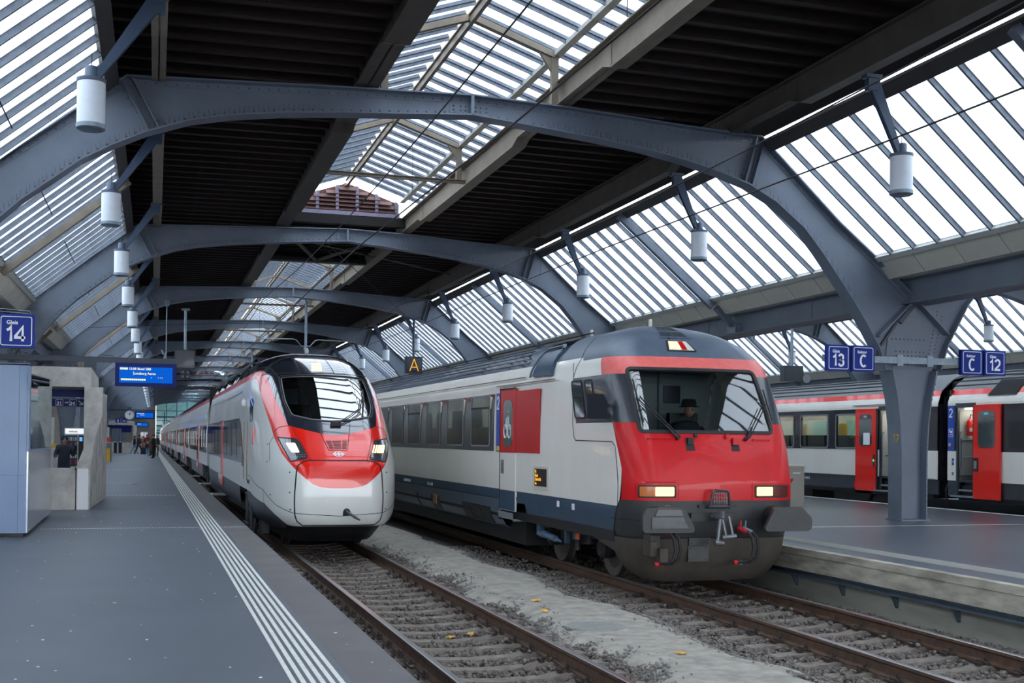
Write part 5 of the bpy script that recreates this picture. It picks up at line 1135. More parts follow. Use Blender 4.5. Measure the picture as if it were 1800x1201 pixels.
# following coaches
def coach_tmpl(L):
    t = thing('train_coach', '', 'train')
    prof = [(1.25, -.0), (1.38, .1), (1.4, .6), (1.4, 2.5), (1.32, 2.93)]; rf = [(1.26, 3.08), (1.1, 3.33), (.84, 3.5), (.5, 3.58), (0, 3.62)]
    full = lambda P: [(-a, b) for a, b in P]+[(a, b) for a, b in reversed(P) if a]
    m = MB(); m.prism([(-1.4, .6), (-1.4, 2.5), (-1.32, 2.93), (1.32, 2.93), (1.4, 2.5), (1.4, .6)], .25, L-.25); m.build('body', M['g_white'], t)
    m = MB(); m.prism(full(rf), .25, L-.25); m.build('roof', M['g_mask'], t)
    m = MB(); m.prism([(-1.325, 2.93), (-1.265, 3.08), (1.265, 3.08), (1.325, 2.93)], .25, L-.25); m.build('red_roof_band', M['g_red'], t)
    m = MB(); m.prism([(-1.25, 0), (-1.38, .1), (-1.4, .6), (1.4, .6), (1.38, .1), (1.25, 0)], 3.6, L-3.6); m.build('side_skirt', M['g_skirt'], t)
    m = MB(); m.box(-1.405, 1.405, .5, L-.5, 1.06, 2.1); m.build('window_band', M['g_band'], t)
    wm = MB(); wm.prism(rrect(-.72, .72, 1.15, 2.02, .1, 2), -1.412, -1.40, 'x'); wme = wm.mesh('window', M['g_win'])
    for y in (1.6, 3.4, 5.2, 10.2, 12, 13.8, 15.6, 17.4): link('window', wme, t, (0, y, 0))
    m = MB(); m.box(-1.42, -1.38, 7.3, 8.9, .3, 2.12); dd = m.build('door', M['g_band'], t); m = MB(); m.box(-1.424, -1.39, 7.1, 7.8, .28, 2.12); m.build('red_stripe', M['g_red'], dd)
    m = MB(); m.box(-1.15, 1.15, -.25, .25, .4, 3.3); m.build('gangway', M['black'], t)
    for y in (1.2, 2.9): m = MB(); m.tube_prof(Vector((-.72, y, -.12)), [(0, -.08), (.42, -.06), (.42, .06), (0, .08)], 20, 0, Vector((1, 0, 0)), Vector((0, 1, 0))); m.box(-1.25, -1.05, y-.3, y+.3, -.3, .3); m.build('wheel', M['darkmetal'], t)
    m = MB(); m.box(-1.2, 1.2, .3, 3.6, .0, .5); m.build('bogie_frame', M['darkmetal'], t)
    m = MB(); m.box(-1.72, -1.3, 7.4, 8.5, -.03, 0); m.build('door_step', M['grey'], t)
    return t
ct = coach_tmpl(18.9); yy = 44.0
for i in range(8):
    o = ct if i == 0 else dup(ct); o.location = (c14(yy), yy, 0); o.rotation_euler.z = -.0065; o['label'] = 'white coach with dark window band, %s behind the rounded train head' % ordinal(i+0).replace('nearest', 'first'); o['group'] = 'coaches of the left train'; yy += 18.95
# ------------------------------------------------------------------ far right train, doors open
def side_coach(label, y0, y1, doors, windows, extra=None):
    """coach whose left side stands at x = 20.39; y0 is the nearer end"""
    X = 20.39; t = thing('passenger_coach', label, 'train', (21.8, y0, -.55))
    P2 = lambda *a: list(a)
    hl = [d_ for d_ in doors]
    segs = []; y = y0
    for d_ in sorted(doors, key=lambda q: q[0]): segs.append((y, d_[0])); y = d_[1]
    segs.append((y, y1))
    for a, b in segs:   # wall between the doorways
        m = MB(); m.box(X, X+.06, a, b, .72, 1.49); m.box(X, X+.06, a, b, 2.68, 2.74); m.build('side_wall', M['t_white'], t)
        ww = sorted(w_ for w_ in windows if w_[0] > a-.2 and w_[1] < b+.2); m = MB()
        if not ww: m.box(X, X+.06, a, b, 1.49, 2.68)
        else:
            m.box(X, X+.06, a, b, 1.49, 1.535); m.box(X, X+.06, a, b, 2.525, 2.68); q_ = a
            for w_ in ww: m.box(X, X+.06, q_, w_[0]+.01, 1.535, 2.525) if w_[0] > q_ else None; q_ = w_[1]-.01
            m.box(X, X+.06, q_, b, 1.535, 2.525)
        m.build('window_band', M['t_dark'], t)
        m = MB(); m.box(X+.02, X+.08, a, b, .32, .72); m.build('side_skirt', M['t_mask'], t)
    m = MB(); m.prism([(X, 2.74), (X+.02, 2.82), (X+.07, 2.955), (X+.2, 2.955), (X+.2, 2.74)], y0, y1); m.build('upper_side', M['t_white'], t)
    m = MB(); m.prism([(X+.07, 2.955), (X+.14, 3.10), (X+.3, 3.10), (X+.3, 2.955)], y0, y1); m.build('red_roof_line', M['g_red'], t)
    R = [(X+.14, 3.10), (X+.3, 3.27), (X+.55, 3.45), (X+.9, 3.58), (X+1.41, 3.63)]; R = R+[(2*(X+1.41)-a, b) for a, b in reversed(R[:-1])]
    m = MB(); m.prism(R, y0, y1); m.build('roof', M['t_roof3'], t, smooth=25)
    for z, x in ((3.2, .24), (3.33, .38), (3.44, .53), (3.53, .74)): m = MB(); m.box(X+x-.02, X+x+.02, y0+1.2, y1, z-.01, z+.025); m.build('roof_rib', M['t_mask'], t)
    m = MB(); m.box(X+2.7, X+2.82, y0, y1, .3, 3.0); m.build('side_wall', M['t_white'], t)
    m = MB(); m.box(X+.06, X+2.8, y0+.02, y1, .68, .74); m.build('floor_plate', M['t_mask'], t)
    m = MB(); m.box(X+.06, X+2.8, y1-.06, y1, .7, 3.1); m.build('end_wall', M['t_dark'], t)
    m = MB(); m.prism([(X+.02, .7), (X+.02, 2.74), (X+.13, 3.08), (X+.5, 3.4), (X+1.4, 3.6), (X+2.3, 3.4), (X+2.7, 3.0), (X+2.8, .7)], y0, y0+.05); m.build('end_wall', M['t_dark'], t)
    for a, b in windows:
        m = MB(); m.prism(rrect(a, b, 1.53, 2.53, .09), X-.012, X-.002, 'x'); wo = m.build('window', M['sideglass'], t)
        R1, R2 = rrect(a-.03, b+.03, 1.50, 2.56, .1), rrect(a+.02, b-.02, 1.55, 2.51, .08); n = len(R1); m = MB(); m.add([(X-.02, p, q) for p, q in R1]+[(X-.02, p, q) for p, q in R2]+[(X, p, q) for p, q in R1], [(i, (i+1) % n, n+(i+1) % n, n+i) for i in range(n)]+[(i, (i+1) % n, 2*n+(i+1) % n, 2*n+i) for i in range(n)]); m.build('window_frame', M['grey'], wo)
    for (a, b, la, lb) in doors:   # doorway a..b, leaf slid out to la..lb
        v = MB(); v.box(X+.06, X+1.0, a-.04, a, .7, 2.74); v.box(X+.06, X+1.0, b, b+.04, .7, 2.74); v.box(X+1.0, X+1.04, a, b, .7, 2.74); v.box(X+.06, X+1.0, a, b, 2.62, 2.66); vo = v.build('vestibule', M['cream_in'], t); v = MB(); v.box(X+.2, X+.8, a+.1, b-.1, 2.58, 2.61); v.build('ceiling_light', M['train_light'], vo)
        v = MB(); v.box(X+.02, X+.08, a, a+.06, .3, 2.74); v.box(X+.02, X+.08, b-.06, b, .3, 2.74); v.box(X-.01, X+.1, a, b, 2.62, 2.74); v.build('door_frame', M['grey'] if 0 else M['t_mask'], t)
        v = MB(); v.box(X+.05, X+.4, a, b, .45, .5); v.box(X+.3, X+.34, a, b, .3, .72); v.box(X-.1, X+.2, a-.05, b+.1, .30, .34); v.build('entrance_step', M['galv'], t)
        v = MB(); v.tube([(X+.1, b-.12, 1.0), (X+.06, b-.1, 1.05), (X+.06, b-.1, 1.95), (X+.1, b-.12, 2.0)], .018, 8); v.tube([(X+.12, b-.16, 1.32), (X+.3, a+.25, 1.36), (X+.5, a+.1, 1.62)], .018, 8); v.build('grab_pole', M['chrome'], t, smooth=True)
        L = MB(); L.prism([(la, .29), (lb, .29), (lb, 2.68), (la, 2.68)], X-.075, X-.03, 'x'); lo = L.build('door', M['g_red'], t)
        L = MB(); L.box(X-.08, X-.028, b if lb > b else la-.03, (b+.03) if lb > b else la, .29, 2.68) if 0 else L.box(X-.07, X-.035, (la-.035) if la >= b-.01 else lb, la if la >= b-.01 else lb+.035, .29, 2.68); L.build('door_edge', M['rubber'], lo)
        c_ = (la+lb)/2; L = MB(); L.prism(rrect(c_-.31, c_+.31, 1.59, 2.52, .12), X-.082, X-.07, 'x'); dw = L.build('door_window', M['winglass'], lo)
        L = MB(); L.box(X-.085, X-.08, c_-.07, c_+.09, 2.42, 2.48); L.build('sticker', mat('pale_blue_sticker', (130, 206, 226), .5), dw)
        e_ = la+.09 if la >= b-.01 else lb-.09
        if la >= b-.01: L = MB(); L.box(X-.085, X-.08, c_-.22, c_+.1, 1.63, 1.98); L.build('notice', M['white'], dw); L = MB(); L.box(X-.085, X-.075, e_-.04, e_+.04, 1.0, 1.35); L.build('button_panel', M['black'], lo); L = MB(); L.dome((X-.085, e_, 1.18), .035, (-1, 0, 0), 10); L.build('open_button', emat('green_button_light', (60, 210, 130), .8), lo)
        else: L = MB(); L.box(X-.09, X-.075, e_-.1, e_+.06, .98, 1.33); hh = L.build('handle_plate', M['black'], lo); L = MB(); L.box(X-.1, X-.085, e_-.06, e_+.03, 1.05, 1.25); L.build('door_handle', M['galv'], hh)
    for yb in (y0+3.6, y1-4.5):
        m = MB(); m.box(X+.25, X+.4, yb-1.7, yb+1.7, -.1, .2); m.prism([(yb-.5, .5), (yb+.5, .5), (yb+.25, -.0), (yb-.25, 0)], X+.12, X+.2, 'x'); bo = m.build('bogie', M['darkmetal'], t)
        for y in (yb-1.25, yb+1.25): m = MB(); m.tube_prof(Vector((X+.66, y, -.09)), [(0, -.06), (.46, -.06), (.46, .06), (0, .08)], 28, 0, Vector((1, 0, 0)), Vector((0, 1, 0))); m.build('wheel', M['wheel'], bo, smooth=30)
    m = MB(); m.box(X+.12, X+2.7, y0+.3, y1-.3, .2, .6); m.box(X+.3, X+2.5, y0+6.6, y1-7, -.2, .3); m.build('underframe', M['black'], t)
    if extra: extra(t, X)
    settle(t); return t
M['train_light'] = emat('train_ceiling_light', (255, 246, 228), 5)
M['t_roof3'] = mat('grey_ribbed_roof', (128, 132, 134), .6, 0, .1, 4)
def near_extra(t, X):
    m = MB(); m.box(X-.004, X+.01, 26.19, 26.45, 1.49, 2.67); so = m.build('class_stripe', M['blue2'], t)
    glyphs('2', .24, 'class_number', M['white'], so, (X-.01, 26.32, 2.37), w=.15, rot=(0, 0, -math.pi/2))
    m = MB(); m.box(X-.006, X-.002, 26.24, 26.42, 1.86, 2.08); a = m.build('pictogram', M['white'], so); m = MB(); m.box(X-.008, X-.004, 26.25, 26.41, 1.87, 2.07); m.build('pictogram_field', M['blue2'], a)
    m = MB(); m.tube([(X-.01, 26.38, 2.05), (X-.01, 26.36, 1.98), (X-.01, 26.28, 1.97), (X-.01, 26.27, 2.02)], .012, 5); m.tube_prof(Vector((X-.01, 26.35, 1.92)), [(.0, -.002), (.02, -.002), (.02, .002), (0, .002)], 10, 0, Vector((1, 0, 0)), Vector((0, 1, 0))); m.tube_prof(Vector((X-.01, 26.29, 1.92)), [(.0, -.002), (.02, -.002), (.02, .002), (0, .002)], 10, 0, Vector((1, 0, 0)), Vector((0, 1, 0))); m.prism([(26.27, 2.02), (26.35, 2.03), (26.33, 1.96), (26.28, 1.96)], X-.012, X-.006, 'x'); m.build('pram_symbol', M['white'], a)
    m = MB(); m.box(X-.006, X-.002, 26.33, 26.42, 1.62, 1.70); m.build('sticker', mat('yellow_sticker_r', (230, 180, 50), .5), so)
    for z in (1.22, 1.12, .86): m = MB(); m.box(X-.005, X+.001, 26.2, 26.28, z, z+.08); m.build('marking', M['blue2'] if z > 1 else M['grey'], t)
    # fire extinguisher inside the vestibule
    m = MB(); m.lathe((X+.36, 26.04, 1.9), [(.06, 0), (.075, .02), (.075, .36), (.05, .42), (.025, .44)], 18); fe = m.build('fire_extinguisher', M['t_red'], t, smooth=35)
    m = MB(); m.tube([(X+.36, 26.04, 2.34), (X+.38, 26.02, 2.46), (X+.46, 26.02, 2.4), (X+.46, 26.02, 2.05)], .014, 7); m.build('hose', M['rubber'], fe)
    m = MB(); m.box(X+.29, X+.41, 25.955, 25.965, 2.0, 2.1); m.box(X+.36, X+.42, 25.955, 25.965, 2.2, 2.25); m.build('label', M['cream_in'], fe)
    m = MB(); m.box(X+.08, X+.99, 25.98, 26.13, 1.78, 1.82); m.box(X+.1, X+.98, 26.02, 26.13, .86, 1.78); m.build('vestibule_cabinet', M['grey'], t)
    # vent on the roof shoulder
    m = MB(); m.add([(X+.05, 23.95, 2.91), (X+.05, 24.97, 2.91), (X+.32, 24.7, 3.31), (X+.32, 23.75, 3.31)], [(0, 1, 2, 3)]); v0 = MB()
    v0.add([(X+.02, 23.95, 2.91), (X+.02, 24.97, 2.91), (X+.26, 24.72, 3.31), (X+.26, 23.72, 3.31), (X+.12, 23.95, 2.91), (X+.12, 24.97, 2.91), (X+.4, 24.72, 3.31), (X+.4, 23.72, 3.31)], [(0,1,2,3),(7,6,5,4),(0,4,5,1),(1,5,6,2),(2,6,7,3),(3,7,4,0)]); vo = v0.build('roof_vent', M['t_mask'], t)
    m = MB()
    for i in range(22): y = 23.98+i*.044; m.bar((X+.012, y, 2.93), (X+.252, y-.2, 3.3), .018, .012, (-1, 0, .5))
    m.build('vent_slat', M['black'], vo, kind='stuff')
    m = MB(); m.tube([(X+.34, 24.95, 3.05), (X+.42, 24.85, 3.32), (X+.5, 24.6, 3.4), (X+.5, 23.4, 3.42)], .02, 6); m.build('roof_rim', M['t_mask'], t)
    # end of the coach: buffer, cables, tail lamp
    m = MB(); m.tube([(X+.55, 26.5, .55), (X+.55, 27.0, .55)], .13, 14); bo = m.build('buffer', M['darkmetal'], t, smooth=35); m = MB(); m.prism([(X+.25, .4), (X+.25, .62), (X+.38, .75), (X+.78, .75), (X+.88, .62), (X+.88, .4)], 27.0, 27.06); m.build('buffer_plate', M['t_mask'], bo)
    m = MB(); m.tube([(X+.12, 26.52, .7), (X+.08, 26.62, .45), (X+.12, 26.6, .1), (X+.2, 26.7, -.2)], .03, 8); m.build('cable', M['rubber'], t, smooth=True)
    m = MB(); m.tube_prof(Vector((X+.35, 26.53, 1.32)), [(0, 0), (.09, 0), (.09, .04), (0, .05)], 14, 0, Vector((0, 1, 0)), Vector((1, 0, 0))); m.build('tail_lamp', M['t_red'], t)
side_coach('right-hand coach of the far train, red door slid open towards a fire extinguisher', 12.0, 26.46, [(25.36, 26.14, 24.38, 25.36)], [(22.2, 23.5), (20.1, 21.4), (18, 19.3)], near_extra)
# local template order: nearer end must be the gangway end, so mirror is not needed: the end wall stands at both ends
def far_extra(t, X):
    m = MB()
    for i, s in enumerate(('60 85', 'RBDe', 'rev 04.17')): pass
    text('61 85 20-90 264-5', .12, 'lettering', M['white'], t, (X+.014, 34.1, .52), (math.pi/2, 0, -math.pi/2))
    m = MB(); m.box(X-.035, X, 27.2, 30.8, 2.785, 2.80); m.build('rain_gutter', M['grey'], t)
    m = MB(); m.box(X-.03, X+.0, 27.5, 27.52, .72, 1.49); m.box(X-.004, X, 26.95, 27.6, .73, .74); m.build('panel_joint', M['grey'], t)
    m = MB(); m.box(X+.0, X+.05, 30.6, 30.75, .36, .52); m.build('red_marker', M['t_red'], t)
    m = MB(); m.box(X+.42, X+.95, 29.46, 29.50, .75, 2.55); m.build('inner_door', M['t_red'], t)
    sm = MB(); sm.prism([(0, 1.05), (.48, 1.05), (.60, 1.9), (.5, 1.92), (.4, 1.17), (0, 1.17)], 0, .95, 'x'); sm = sm.mesh('seat', M['t_mask'])
    for i in range(8):
        for x in (.12, 1.75): link('seat', sm, t, (X+x, 32.0+i*1.05, 0))
    yp = mat('yellow_partition', (214, 176, 40), .6); tg = mat('pale_teal_window_light', (150, 196, 192), .7)
    for y, w in ((33.0, .42), (31.4, .3), (35.4, .4)): m = MB(); m.box(X+1.2, X+1.24, y, y+w, 1.75, 2.3); m.build('yellow_panel', yp, t)
    for y, w in ((32.3, .8), (30.85, .7), (34.4, .8), (36.4, .8)): m = MB(); m.box(X+2.6, X+2.66, y, y+w, 1.9, 2.45); m.build('far_window_lit_panel', tg, t)  # teal colour stands in for light in the far wall's windows
    m = MB(); m.box(X+.4, X+2.5, 30.7, 48, 2.72, 2.74); m.build('ceiling_light', M['train_light'], t); m = MB(); m.tube([(X+1.0, 30.7, 1.85), (X+1.0, 38, 1.85)], .02, 6); m.build('handrail', yp, t)
side_coach('left-hand coach of the far train, red door slid open beside the steel column', 26.88, 53.0, [(28.62, 29.52, 29.55, 30.57)], [(30.62, 31.70), (32.16, 33.73), (34.17, 35.75), (36.2, 37.75), (38.2, 39.75)], far_extra)
m = MB(); m.box(20.85, 22.75, 26.46, 26.88, .9, 3.35); gg = tag(m.build('gangway_bellows', M['black']), 'black rubber gangway bellows between the two far coaches', 'bellows')
# ------------------------------------------------------------------ hanging lamps in two rows
def lamp_tmpl(side):
    t = thing('pendant_lamp', '', 'lamp')
    m = MB(); m.lathe((0, 0, 0), [(.185, .06), (.187, .10), (.187, .62), (.185, .66)], 24); m.build('glass_shade', M['opal'], t, smooth=35)
    m = MB(); m.lathe((0, 0, 0), [(.165, .0), (.195, .02), (.197, .075), (.19, .08)], 24); m.build('bottom_ring', M['galv'], t, smooth=35)
    m = MB(); m.lathe((0, 0, 0), [(.19, .65), (.196, .66), (.196, .70), (.09, .715), (.09, .86), (.08, .875)], 24); m.build('cap', M['lamp_cap'], t, smooth=35)
    r = Vector((-.72*side if 0 else (-.58 if side > 0 else .86), 0, 1.93)); p = Vector((-.07*side, 0, .74))
    d = (p-r).normalized(); n = Vector((d.z, 0, -d.x)) if d.x > 0 else Vector((-d.z, 0, d.x))
    m = MB(); P = [r+n*.12, r-n*.10, p-n*.045, p+n*.045]
    m.add([(q.x, y, q.z) for y in (-.05, -.035) for q in P]+[(q.x, y, q.z) for y in (.035, .05) for q in P], [(0,1,2,3),(7,6,5,4),(0,4,5,1),(1,5,6,2),(2,6,7,3),(3,7,4,0)]+[tuple(i+8 for i in f) for f in [(0,1,2,3),(7,6,5,4),(0,4,5,1),(1,5,6,2),(2,6,7,3),(3,7,4,0)]])
    P = [r+n*.10, r-n*.02, p-n*.0, p+n*.035]; m.add([(q.x, y, q.z) for y in (-.04, .04) for q in P], [(0,1,2,3),(7,6,5,4),(0,4,5,1),(1,5,6,2),(2,6,7,3),(3,7,4,0)])
    am = m.build('arm', M['lamp_arm'], t)
    m = MB(); m.cbox(r+Vector((0, 0, .02)), (.3, .16, .06)); m.cbox(r+Vector((-.02*side, 0, -.12)), (.16, .13, .2))
    for y in (-.06, .06):
        for k in range(3): m.dome((r.x-.04+.05*k, y, r.z-.1), .02, (0, y, 0))
    m.build('arm_bracket', M['lamp_arm'], am)
    m = MB(); m.tube([(0, 0, .86), (0, 0, 1.06)], .006, 5); m.build('bird_spike', M['wire'], t)
    return t
M['lamp_cap'] = mat('steel_blue_lamp_cap', (88, 102, 120), .45, .1, .06, 6)
M['lamp_arm'] = mat('slate_blue_lamp_arm', (58, 74, 96), .4, .1, .08, 6)
for side, U0, nm in ((1, 11.88, 'right'), (-1, -1.0, 'left')):
    lt = None
    for k in range(-1, 22):
        V = -5.12+7.775*k
        if V < -18: continue
        n = k if side > 0 else k
        lab = 'white cylinder lamp on a slanting arm, %s row, %s' % (nm, ('%s from the camera' % ordinal(n) if 0 < n < 20 else 'nearest the camera') if 0 <= n < 20 else ('behind the camera' if n < 0 else ('farthest but one' if n == 20 else 'farthest of all')))
        if lt is None: lt = lamp_tmpl(side); o = lt
        else: o = dup(lt)
        o['label'] = lab; o['group'] = 'pendant lamps, %s row' % nm; o.location = roof(U0, V, 5.84); o.rotation_euler.z = -RA
# lamps of the hall to the right
lt2 = None
for k in range(1, 10):
    for U0, sd in ((11.88+PERIOD, 1),):
        if lt2 is None: lt2 = lamp_tmpl(1); o = lt2
        else: o = dup(lt2)
        o['label'] = 'white cylinder lamp in the hall to the right, %s in its row' % ordinal(k-1).replace('nearest', 'first'); o['group'] = 'pendant lamps of the right hall'; o.location = roof(U0, -5.12+7.775*k, 5.84); o.rotation_euler.z = -RA
# ------------------------------------------------------------------ overhead wires and hangers
def wire(label, pts, r=.008, nm='overhead_wire'):
    m = MB(); m.tube(pts, r, 5); return tag(m.build(nm, M['wire'], smooth=80), label, 'wire')
for nm, xf, zc, zm, side in (('left', lambda y: c14(y)+.0, 4.93, 5.78, 0), ('right', lambda y: 8.2, 5.18, 5.78, 1)):
    wire('contact wire above the %s track' % nm, [(xf(y)+.12*math.sin(y/15.5*math.pi), y, zc) for y in range(-20, 200, 8)], .012)
    msg = [(xf(y), y, zm+.18*(2*abs(((y-6.8)/31.1) % 1-.5))**2*2-.05) for y in np.arange(-20, 200, 3.9)]
    w = wire('sagging carrier wire above the %s track' % nm, msg, .011, 'carrier_wire')
    for y in np.arange(8.5, 60, 7.8):
        z1 = np.interp(y, [p[1] for p in msg], [p[2] for p in msg]); m = MB(); m.tube([(xf(y), y, zc+.01), (xf(y), y, z1)], .004, 4); m.build('dropper', M['wire'], w)
wire('thin span wire under the third arch', [roof(-3.0, BAY*2-.3, 6.2), roof(2.5, BAY*2-.3, 6.6), roof(8.2, BAY*2-.3, 6.75), roof(13.2, BAY*2-.3, 5.6)], .008, 'span_wire')
wire('thin tie wire crossing below the second arch', [roof(5.0, BAY+.1, 7.93), roof(8, BAY*1.5, 7.5), roof(10.8, BAY*2-.1, 7.3)], .01, 'span_wire')
for k in range(3):
    t = thing('wire_cantilever', 'hanging post with two cantilever arms for the overhead wires, %s from the camera' % ordinal(k), 'mast', roof(6.33, BAY*(2+2*k)+.3, 7.75), -RA, 'hanging masts')
    m = MB(); m.tube([(0, 0, .15), (0, 0, -2.15)], .06, 10); m.build('post', M['galv'], t, smooth=True); m = MB(); m.cbox((0, 0, .15), (.3, .3, .06)); m.build('flange', M['galv'], t); m = MB(); m.cbox((0, 0, -2.1), (.16, .16, .1)); m.build('foot_clamp', M['galv'], t)
    for s in (-1, 1): m = MB(); m.tube([(0, 0, -1.95), (s*.18, 0, -2.0), (s*.42, 0, -1.72), (s*.55, 0, -1.68), (s*2.2, 0, -1.72)], .025, 8); m.build('cantilever_arm', M['galv'], t, smooth=True)
t = thing('tie_hanger', 'thin steel hanger reaching down from the roof near the left lamps', 'hanger', roof(.32, BAY*2-.1, 5.0), -RA); m = MB(); m.tube([(0, 0, 0), (0, 0, 2.5)], .022, 8); m.build('rod', M['galv'], t); m = MB(); m.cbox((0, 0, 2.4), (.2, .2, .25)); m.build('rod_bracket', M['galv'], t)
# ------------------------------------------------------------------ signs
M['sign_blue'] = mat('station_sign_blue', (14, 44, 132), .5, spec=.25)
M['sign_dark'] = mat('dark_sign_housing', (48, 54, 60), .5)
M['screen_blue'] = emat('lit_blue_screen', (8, 96, 214), .62)
M['screen_frame'] = mat('navy_screen_frame', (12, 30, 104), .45, spec=.25)
M['screen_text'] = emat('pale_yellow_screen_text', (250, 250, 190), .75)
M['lines'] = mat('screen_joint', (10, 70, 150), .4)
def ring(m, w, h, r, t, y):   # rounded border centred at origin in the x-z plane
    A, B = rrect(-w/2, w/2, -h/2, h/2, r, 4), rrect(-w/2+t, w/2-t, -h/2+t, h/2-t, r-t*.6, 4); n = len(A)
    m.add([(a, y, b) for a, b in A]+[(a, y, b) for a, b in B]+[(a, y+.004, b) for a, b in A]+[(a, y+.004, b) for a, b in B], [(i, (i+1) % n, n+(i+1) % n, n+i) for i in range(n)]+[(i, i+2*n, (i+1) % n+2*n, (i+1) % n) for i in range(n)]); return m
def plate_sign(label, loc, big, small, s=.54, cat='sign', group=None):
    t = thing('platform_sign', label, cat, loc, 0, group)
    m = MB(); m.box(-s/2, s/2, .0, .10, -s/2, s/2); m.build('panel', M['sign_blue'], t)
    m = MB(); ring(m, s*.86, s*.86, .035, .012, -.004); m.build('border', M['white'], t)
    if small: text(small, s*.155, 'small_lettering', M['white'], t, (-s*.27, -.003, s*.20), bold=.002)
    if big: glyphs(big, s*.46, 'large_lettering', M['white'], t, (0, -.006, -s*.30), w=.17)
    return t
for lab, U, big, small in (('blue platform sign reading Gleis 13 beside the steel column', 13.66, '13', 'Gleis'), ('blue sign reading Sektor C left of the steel column', 14.26, 'C', 'Sektor'), ('blue sign reading Sektor C right of the steel column', 16.98, 'C', 'Sektor'), ('blue platform sign reading Gleis 12 at the far right', 17.58, '12', 'Gleis')):
    o = plate_sign(lab, roof(U, -.4, 3.46), big, small, .55)
t = thing('sign_bar', 'grey horizontal bar carrying the blue signs across the column', 'bar', roof(15.6, -.31, 3.46), -RA)
m = MB(); m.box(-2.25, 2.25, 0, .05, -.07, .07); m.build('rail_bar', M['galv'], t); m = MB(); m.box(-.45, -.3, -.01, .06, -.12, .12); m.box(.3, .45, -.01, .06, -.12, .12); m.build('clamp', M['galv'], t)
plate_sign('blue platform sign reading Gleis 14 above the grey cabinet', (-1.87, 20.5, 3.31), '14', 'Gleis', .545)
t = thing('sign_hanger', 'thin wire frame standing on top of the Gleis 14 sign', 'frame', (-1.9, 20.55, 3.58))
m = MB(); m.tube([(-.5, 0, .1), (.22, 0, .06), (.25, 0, 0)], .006, 5); m.tube([(-.5, 0, .05), (.2, 0, .02)], .006, 5); m.build('wire_loop', M['galv'], t)
plate_sign('small blue sign B among the far hanging signs', (-1.71, 115.5, 3.1), 'B', '', .5); plate_sign('small blue sign 14 among the far hanging signs', (-1.2, 115.5, 3.1), '14', '', .5)
t = thing('sign_bar', 'thin far grey bar holding the small signs B and 14', 'bar', (-2.7, 115.62, 3.1)); m = MB(); m.box(-1.9, 1.8, 0, .05, -.05, .05); m.build('rail_bar', M['galv'], t)
plate_sign('edge of a blue sign behind the concrete stair portal', (-.98, 33.45, 2.5), '', '', .42)
nb = glyphs('17', .18, 'column_number', mat('yellow_number_paint', (212, 170, 40), .5), bpy.data.objects['steel_column'], (-.376, -.1, 1.70), w=.15, rot=(0, 0, -math.pi/2))
# hanging sector boxes
def sector_box(label, top, w, h, char=None, d=.3):
    t = thing('sector_display', label, 'display', top)
    m = MB(); m.tube([(0, 0, 0), (0, 0, -1.75)], .055, 8); m.cbox((0, 0, 0), (.35, .3, .06)); m.build('pole', M['galv'] if char is None else M['lamp_arm'], t, smooth=35)
    m = MB(); m.box(-w/2, w/2, -d/2, d/2, -1.75-h, -1.75); m.build('housing', M['sign_dark'], t); m = MB(); m.box(-w/2+.05, w/2-.05, -d/2-.012, -d/2, -1.75-h+.05, -1.8); m.build('face', M['g_mask'] if char else M['t_mask'], t)
    if char:
        m = MB(); z0, z1 = -1.75-h+.1, -1.86
        m.bar((-.2, -d/2-.016, z0), (0, -d/2-.016, z1), .03, .006, (0, 1, 0)); m.bar((.2, -d/2-.016, z0), (0, -d/2-.016, z1), .03, .006, (0, 1, 0)); m.bar((-.13, -d/2-.016, z0+.18), (.13, -d/2-.016, z0+.18), .006, .03); m.build('letter', M['led'], t)
    return t
sector_box('dark sector display with an orange A above the red train roof', (12.02, 53.3, 7.17), .78, .76, 'A')
o = sector_box('dark square display box hanging right of the blue departure board', (1.92, 53.3, 7.15), .86, .82)
for i in range(1):
    m = MB(); m.box(-.18, .22, -.1, .1, -3.0, -2.6); sg = m.build('signal_box', M['sign_dark'], o); m = MB()
    for a in (-.08, .12):
        for b in (-2.7, -2.9): m.tube_prof(Vector((a, -.1, b)), [(.06, 0), (.06, .06), (.045, .02), (0, .02)], 10, 0, Vector((0, -1, 0)), Vector((1, 0, 0)))
    m.build('signal_lens', M['galv'], sg)
o = sector_box('dark blue-faced display box hanging above the far train roof', (22.33, 37.6, 6.17), .76, .55)
m = MB(); m.tube_prof(Vector((.5, -.1, -2.2)), [(0, -.1), (.16, -.1), (.16, .1), (0, .1)], 12, 0, Vector((0, 1, 0)), Vector((1, 0, 0))); m.build('loudspeaker', M['grey'], o, smooth=35)
m = MB(); m.box(15.9, 16.45, 29.8, 30.3, 4.72, 5.0); m.tube([(15.95, 30, 5.0), (15.95, 30, 5.3)], .02, 6); m.tube([(16.55, 29.9, 4.75), (16.55, 29.9, 4.55)], .03, 6); tag(m.build('junction_box', M['galv']), 'grey metal box fixed under the right edge girder', 'box')
